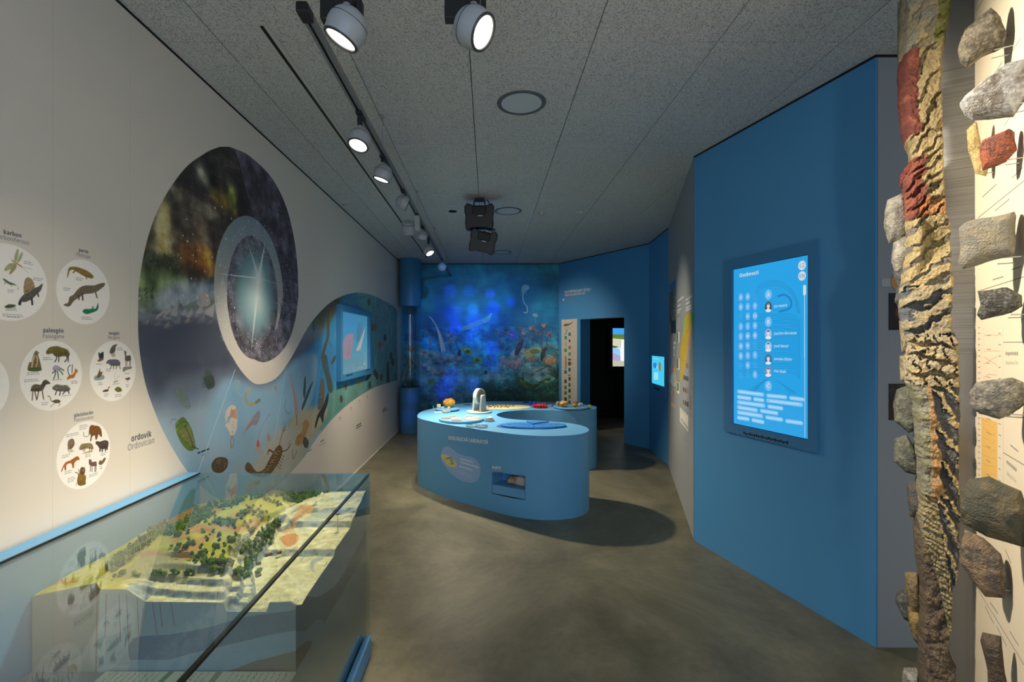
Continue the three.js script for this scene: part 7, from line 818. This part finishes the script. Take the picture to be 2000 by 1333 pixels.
  A.beast([[285, 1080], [290, 1035], [340, 1040], [370, 1070], [440, 1100], [500, 1070], [580, 1040], [600, 1060], [520, 1090], [450, 1140], [380, 1160], [320, 1130]], '#33582c', ['#16281c', '#88a84c'], 60, 12); A.line([[340, 1050], [340, 990]], '#1c3424', 8); A.line([[380, 1150], [350, 1175]], '#1c3424', 8); A.line([[440, 1130], [465, 1170]], '#1c3424', 8); A.line([[280, 1140], [320, 1120]], '#1c3424', 6); A.dot(555, 1075, 20, '#98a85c', 10); for (let i = 0; i < 300; i++) { g.globalAlpha = rr(.2, .6); A.dot(rr(0, 680), rr(1060, 1300), rr(3, 12), ['#16382f', '#2f6a58', '#4f8c74', '#1c4a3c'][i % 4], rr(3, 8)); } g.globalAlpha = 1;
  const m = part('printed_mural', A.sheet(0.002), mat(0xffffff, 0.6, { map: A.tex() }), wallBack); m.userData.label = 'mural of a reef with crinoids, shells and fish';
}
// ---------------------------------------------------------------- lettering and fossil chart beside the doorway
{
  const A = new Art(pDoor, pDoor.hit(1096, 600).s, pDoor.hit(1160, 600).s, 1.95, 2.75, 500), g = A.g; srand(5); A.view();
  const word = (x, y, dx, dy, s, size, col, f = '') => { const [u0, v0] = A.m(x, y), [u1, v1] = A.m(x + dx, y + dy); g.save(); g.translate(u0, v0); g.rotate(Math.atan2(v1 - v0, u1 - u0)); g.font = `${f} ${size * A.scale(x, y)}px sans-serif`; g.scale(Math.hypot(u1 - u0, v1 - v0) / g.measureText(s).width, 1); g.fillStyle = col; g.fillText(s, 0, 0); g.restore(); };
  word(1103, 573.4, 50, -5.2, 'KONĚPRUSKÝ ÚTES', 6.6, '#dfe3e2', 'bold'); word(1103, 579.3, 40.5, -4.6, 'PŘED 410 MILIONY LET', 5.4, '#dfe3e2', 'bold'); word(1103, 584, 26, -2.4, 'THE KONĚPRUSY REEF', 3.4, '#a9bcc6'); word(1103, 588.6, 22, -2, '410 MILLION YEARS AGO', 3, '#a9bcc6'); A.fill([[1098, 586], [1102, 583], [1102, 588.5]], '#dfe3e2', false);
  const m = part('lettering', A.sheet(0.002), mat(0xffffff, 0.6, { map: A.tex(), transparent: true }), wallDoor); m.userData.label = 'white reef heading with an arrow';
  const P = pDoor, s0 = P.hit(1097.3, 700).s, s1 = P.hit(1127.8, 700).s, y1 = P.hit(1112, 624).y, y0 = 0.35, t = thing('fossil_chart', 'tall narrow cream chart of small fossils beside the doorway', 'chart'), B = new Art(P, s0, s1, y0, y1, 560), h = B.g; h.fillStyle = '#cfc8ba'; h.fillRect(0, 0, B.c.width, B.c.height);
  B.view(1090, 540, 8.33); B.beast([[92, 800], [130, 770], [160, 775], [210, 760], [250, 735], [235, 760], [180, 800], [120, 815]], '#7a6a24', ['#3c3c1c', '#b89a34'], 20, 7); B.line([[110, 845], [225, 843]], '#b88468', 7); B.line([[130, 880], [150, 880], [140, 920], [120, 945]], '#4c7480', 14);
  const chip = (x, y, k, w = 20, hh = 26) => { B.fill([[x - w, y - hh], [x + w, y - hh], [x + w, y + hh], [x - w, y + hh]], k, false); B.dot(x + 3, y, w * .5, '#7fb08c', hh * .5); };
  chip(194, 945, '#2f6f54'); chip(130, 1000, '#3f8a64'); B.dot(192, 1052, 24, '#4c4a40', 22); B.line([[132, 1070], [136, 1135]], '#b07c60', 16); chip(194, 1160, '#8a7c44'); chip(128, 1205, '#4f8a44'); chip(194, 1265, '#5a9a6c'); B.dot(128, 1320, 15, '#5c5430', 22);
  B.view(1080, 480, 3.174); const rows = [[82, 730, '#9a8a6c', 4, 30, 1], [105, 707, '#6a5c40', 8, 5, 1], [105, 732, '#6a4c34', 8, 10, 1], [80, 784, '#3c7c7c', 8, 11], [105, 770, '#2f6a60', 7, 11], [103, 804, '#8a7c5c', 7, 4, 1], [105, 826, '#6a4c48', 7, 11], [80, 842, '#2f5a4c', 7, 11], [105, 864, '#3f7c5c', 7, 11], [80, 880, '#4c8a6c', 7, 11], [105, 900, '#2c5a4c', 7, 11], [80, 914, '#3f8458', 7, 11], [105, 938, '#4c8a64', 7, 11], [80, 952, '#24503c', 7, 11], [104, 970, '#3c6c44', 7, 8]]; for (const [x, y, k, w, hh, o] of rows) { B.fill([[x - w, y - hh], [x + w, y - hh], [x + w, y + hh], [x - w, y + hh]], k, !!o); B.small(x > 100 ? 120 : 92, y, 16, 1, 5, 'rgba(110,104,90,.5)', 1.6); } for (let y = 500; y < 990; y += 32) B.line([[112, y], [135, y]], 'rgba(120,114,100,.4)', 1, false);
  part('board', slab(P, s0, s1, y0, y1, .006).translate(P.t[1] * .007, 0, P.t[0] * .007), mat(0xd6cfc0, .6), t); part('print', B.sheet(.0082), mat(0xffffff, .6, { map: B.tex() }), t);
}
// ---------------------------------------------------------------- printed geology panel
{
  const P = pGraphic, A = new Art(P, 0, P.L - 0.01, 0.02, CEIL, 420), g = A.g; srand(303); g.fillStyle = '#8f9496'; g.fillRect(0, 0, A.c.width, A.c.height);
  A.view(1260, 420, 6.66); const bar = (x, y, dx, dy, h, c = '#d5d7d6') => A.line([[x, y], [x + dx, y + dy]], c, h, false); bar(322, 690, 50, -62, 22, '#a3aab6'); bar(322, 770, 20, -24, 12, '#a3aab6');
  A.fill([[316, 920], [408, 818], [408, 1400], [316, 1400]], '#5c6460', false); A.fill([[316, 920], [408, 818], [408, 880], [350, 990], [316, 1010]], '#3f7cc8', false);
  bar(424, 1130, 74, -64, 24); bar(424, 1192, 38, -26, 24); bar(418, 1250, 48, -28, 20); bar(418, 1284, 36, -24, 16); bar(534, 1112, 80, -60, 20); bar(536, 1160, 46, -30, 26); bar(534, 1214, 66, -36, 20); bar(534, 1248, 60, -32, 18);
  A.view(1260, 600, 6.66); A.clip([[316, -260], [408, -380], [405, 338], [316, 352]], () => { for (let i = 0; i < 160; i++) { const x = rr(316, 408), y = rr(-160, 340); A.line([[x, y], [x + rr(-14, 14), y + rr(10, 50)]], ['#2c342e', '#545c54', '#8a8a7c', '#3c4a40', '#a8a494'][i % 5], rr(3, 10)); } A.fill([[340, 180], [400, 170], [405, 340], [340, 345]], '#1c2422', false); });
  A.clip([[545, 88], [636, 62], [638, 160], [600, 320], [560, 560], [520, 780], [478, 970], [458, 950], [462, 780], [455, 600], [470, 460], [500, 280], [520, 130]], () => { A.fill([[440, 40], [650, 40], [650, 990], [440, 990]], '#b8a030', false); for (let i = 0; i < 420; i++) { const x = rr(450, 640), y = rr(60, 970); A.line([[x, y], [x - rr(2, 10), y + rr(20, 70)]], ['#c88a24', '#8aa82c', '#5f9a2c', '#d0a834', '#7c5a24', '#a8402c', '#6a4c2c'][Math.floor(R() * 7)], rr(2, 8)); } A.fill([[596, 60], [640, 60], [636, 200], [612, 250]], '#5aa034'); A.fill([[590, 320], [604, 310], [570, 480], [556, 520]], '#d8805c'); A.fill([[500, 240], [520, 150], [535, 130], [510, 300], [490, 420]], '#78c040'); });
  for (let i = 0; i < 15; i++) bar(414, 150 + i * 10, rr(30, 48), -8, 4, 'rgba(190,194,196,.8)'); for (let i = 0; i < 20; i++) bar(412, 470 + i * 9, rr(20, 36), -2, 3, 'rgba(190,194,196,.7)'); A.fill([[412, 330], [450, 318], [450, 466], [412, 462]], '#d8dad8', false); A.fill([[414, 335], [432, 330], [432, 460], [414, 460]], '#5c7c54', false); A.fill([[414, 680], [450, 668], [450, 820], [412, 812]], '#dcdcd8', false); A.fill([[414, 680], [434, 676], [434, 800], [414, 800]], '#54643c', false); bar(370, 470, 30, -4, 34); bar(370, 530, 18, -4, 34); for (let i = 0; i < 5; i++) bar(368, 560 + i * 10, 22, -2, 4, 'rgba(200,204,206,.8)'); bar(370, 625, 18, 0, 18);
  A.fill([[352, 720], [375, 760], [402, 900], [402, 1045], [314, 970], [318, 840]], '#b8ac8c'); A.fill([[350, 730], [370, 770], [384, 800], [330, 900], [316, 950], [318, 850]], '#a08ca8'); A.fill([[340, 890], [400, 860], [402, 1040], [314, 972]], '#9cc0d0', false); A.fill([[372, 800], [390, 790], [390, 850], [366, 846]], '#d8a83c'); A.fill([[370, 950], [392, 910], [388, 985], [370, 980]], '#d8a83c');
  const photos = (x, y, n, w, hh, dy, ks) => { for (let i = 0; i < n; i++) { const u = x + i * w * 1.3; A.fill([[u, y + i * dy], [u + w, y + (i + 1) * dy * .8], [u + w, y + hh + (i + 1) * dy], [u, y + hh + i * dy]], ks[i % ks.length], false); } }; A.fill([[535, 730], [566, 740], [566, 805], [532, 792]], '#8c7448', false); photos(500, 885, 3, 18, 56, 10, ['#46382c', '#2c2a2c', '#54444c']); photos(494, 1040, 3, 20, 58, 12, ['#5c4c3c', '#6a5444', '#8c745c']); photos(494, 1205, 3, 20, 60, 14, ['#6a6456', '#4a4438', '#383430']); photos(345, 1080, 3, 14, 40, 12, ['#c4a888', '#8c6c58', '#c89468']); photos(345, 1240, 3, 14, 40, 12, ['#d8b088', '#d8a060', '#d88c2c']); A.fill([[414, 975], [448, 990], [448, 1135], [414, 1115]], '#d5d6d0', false); A.fill([[418, 985], [440, 995], [440, 1095], [418, 1085]], '#5c6c4c', false);
  for (let i = 0; i < 60; i++) bar(575, 560 + i * 13, rr(14, 38), 2 + i * .25, 4, 'rgba(60,66,70,.55)'); for (let i = 0; i < 26; i++) bar(500, 800 + i * 20, rr(20, 60), 4, 3, 'rgba(180,184,186,.4)'); bar(455, 485, 190, -2, 1.5, 'rgba(80,84,88,.6)');
  A.view(1260, 780, 4.6); A.fill([[313, 72], [390, 152], [390, 298], [313, 200]], '#cfccc0', false); for (let i = 0; i < 14; i++) { const x = 322 + i * 4.6; A.fill([[x, 165 + i * 6 + rr(0, 20)], [x + 4, 168 + i * 6], [x + 4, 190 + i * 6.4], [x, 186 + i * 6.4]], '#8a8a84', false); } bar(325, 100, 50, 48, 3, '#8a8a84'); bar(322, 120, 40, 40, 2, '#a5a59c');
  A.line([[365, 400], [378, 405], [380, 450], [372, 500], [362, 515]], '#b8bcc0', 3); A.line([[372, 410], [360, 430], [358, 470], [368, 490]], '#a8acb0', 3); A.line([[350, 400], [372, 408]], '#a8acb0', 2); for (let i = 0; i < 12; i++) { A.line([[330 + rr(0, 30), 380 + i * 12], [338 + rr(0, 30), 392 + i * 14]], 'rgba(190,194,198,.6)', 1.5); } A.dot(368, 440, 7, '#7c8060', 22); for (let i = 0; i < 26; i++) bar(400, -40 + i * 8, rr(8, 26), 3, 2, 'rgba(60,66,70,.5)');
  const m = part('printed_panel', A.sheet(0.0016), mat(0xffffff, 0.6, { map: A.tex() }), wallGraphic); m.userData.label = 'print of a green and orange geological map';
}
shade(scene);
renderer.render(scene, camera);
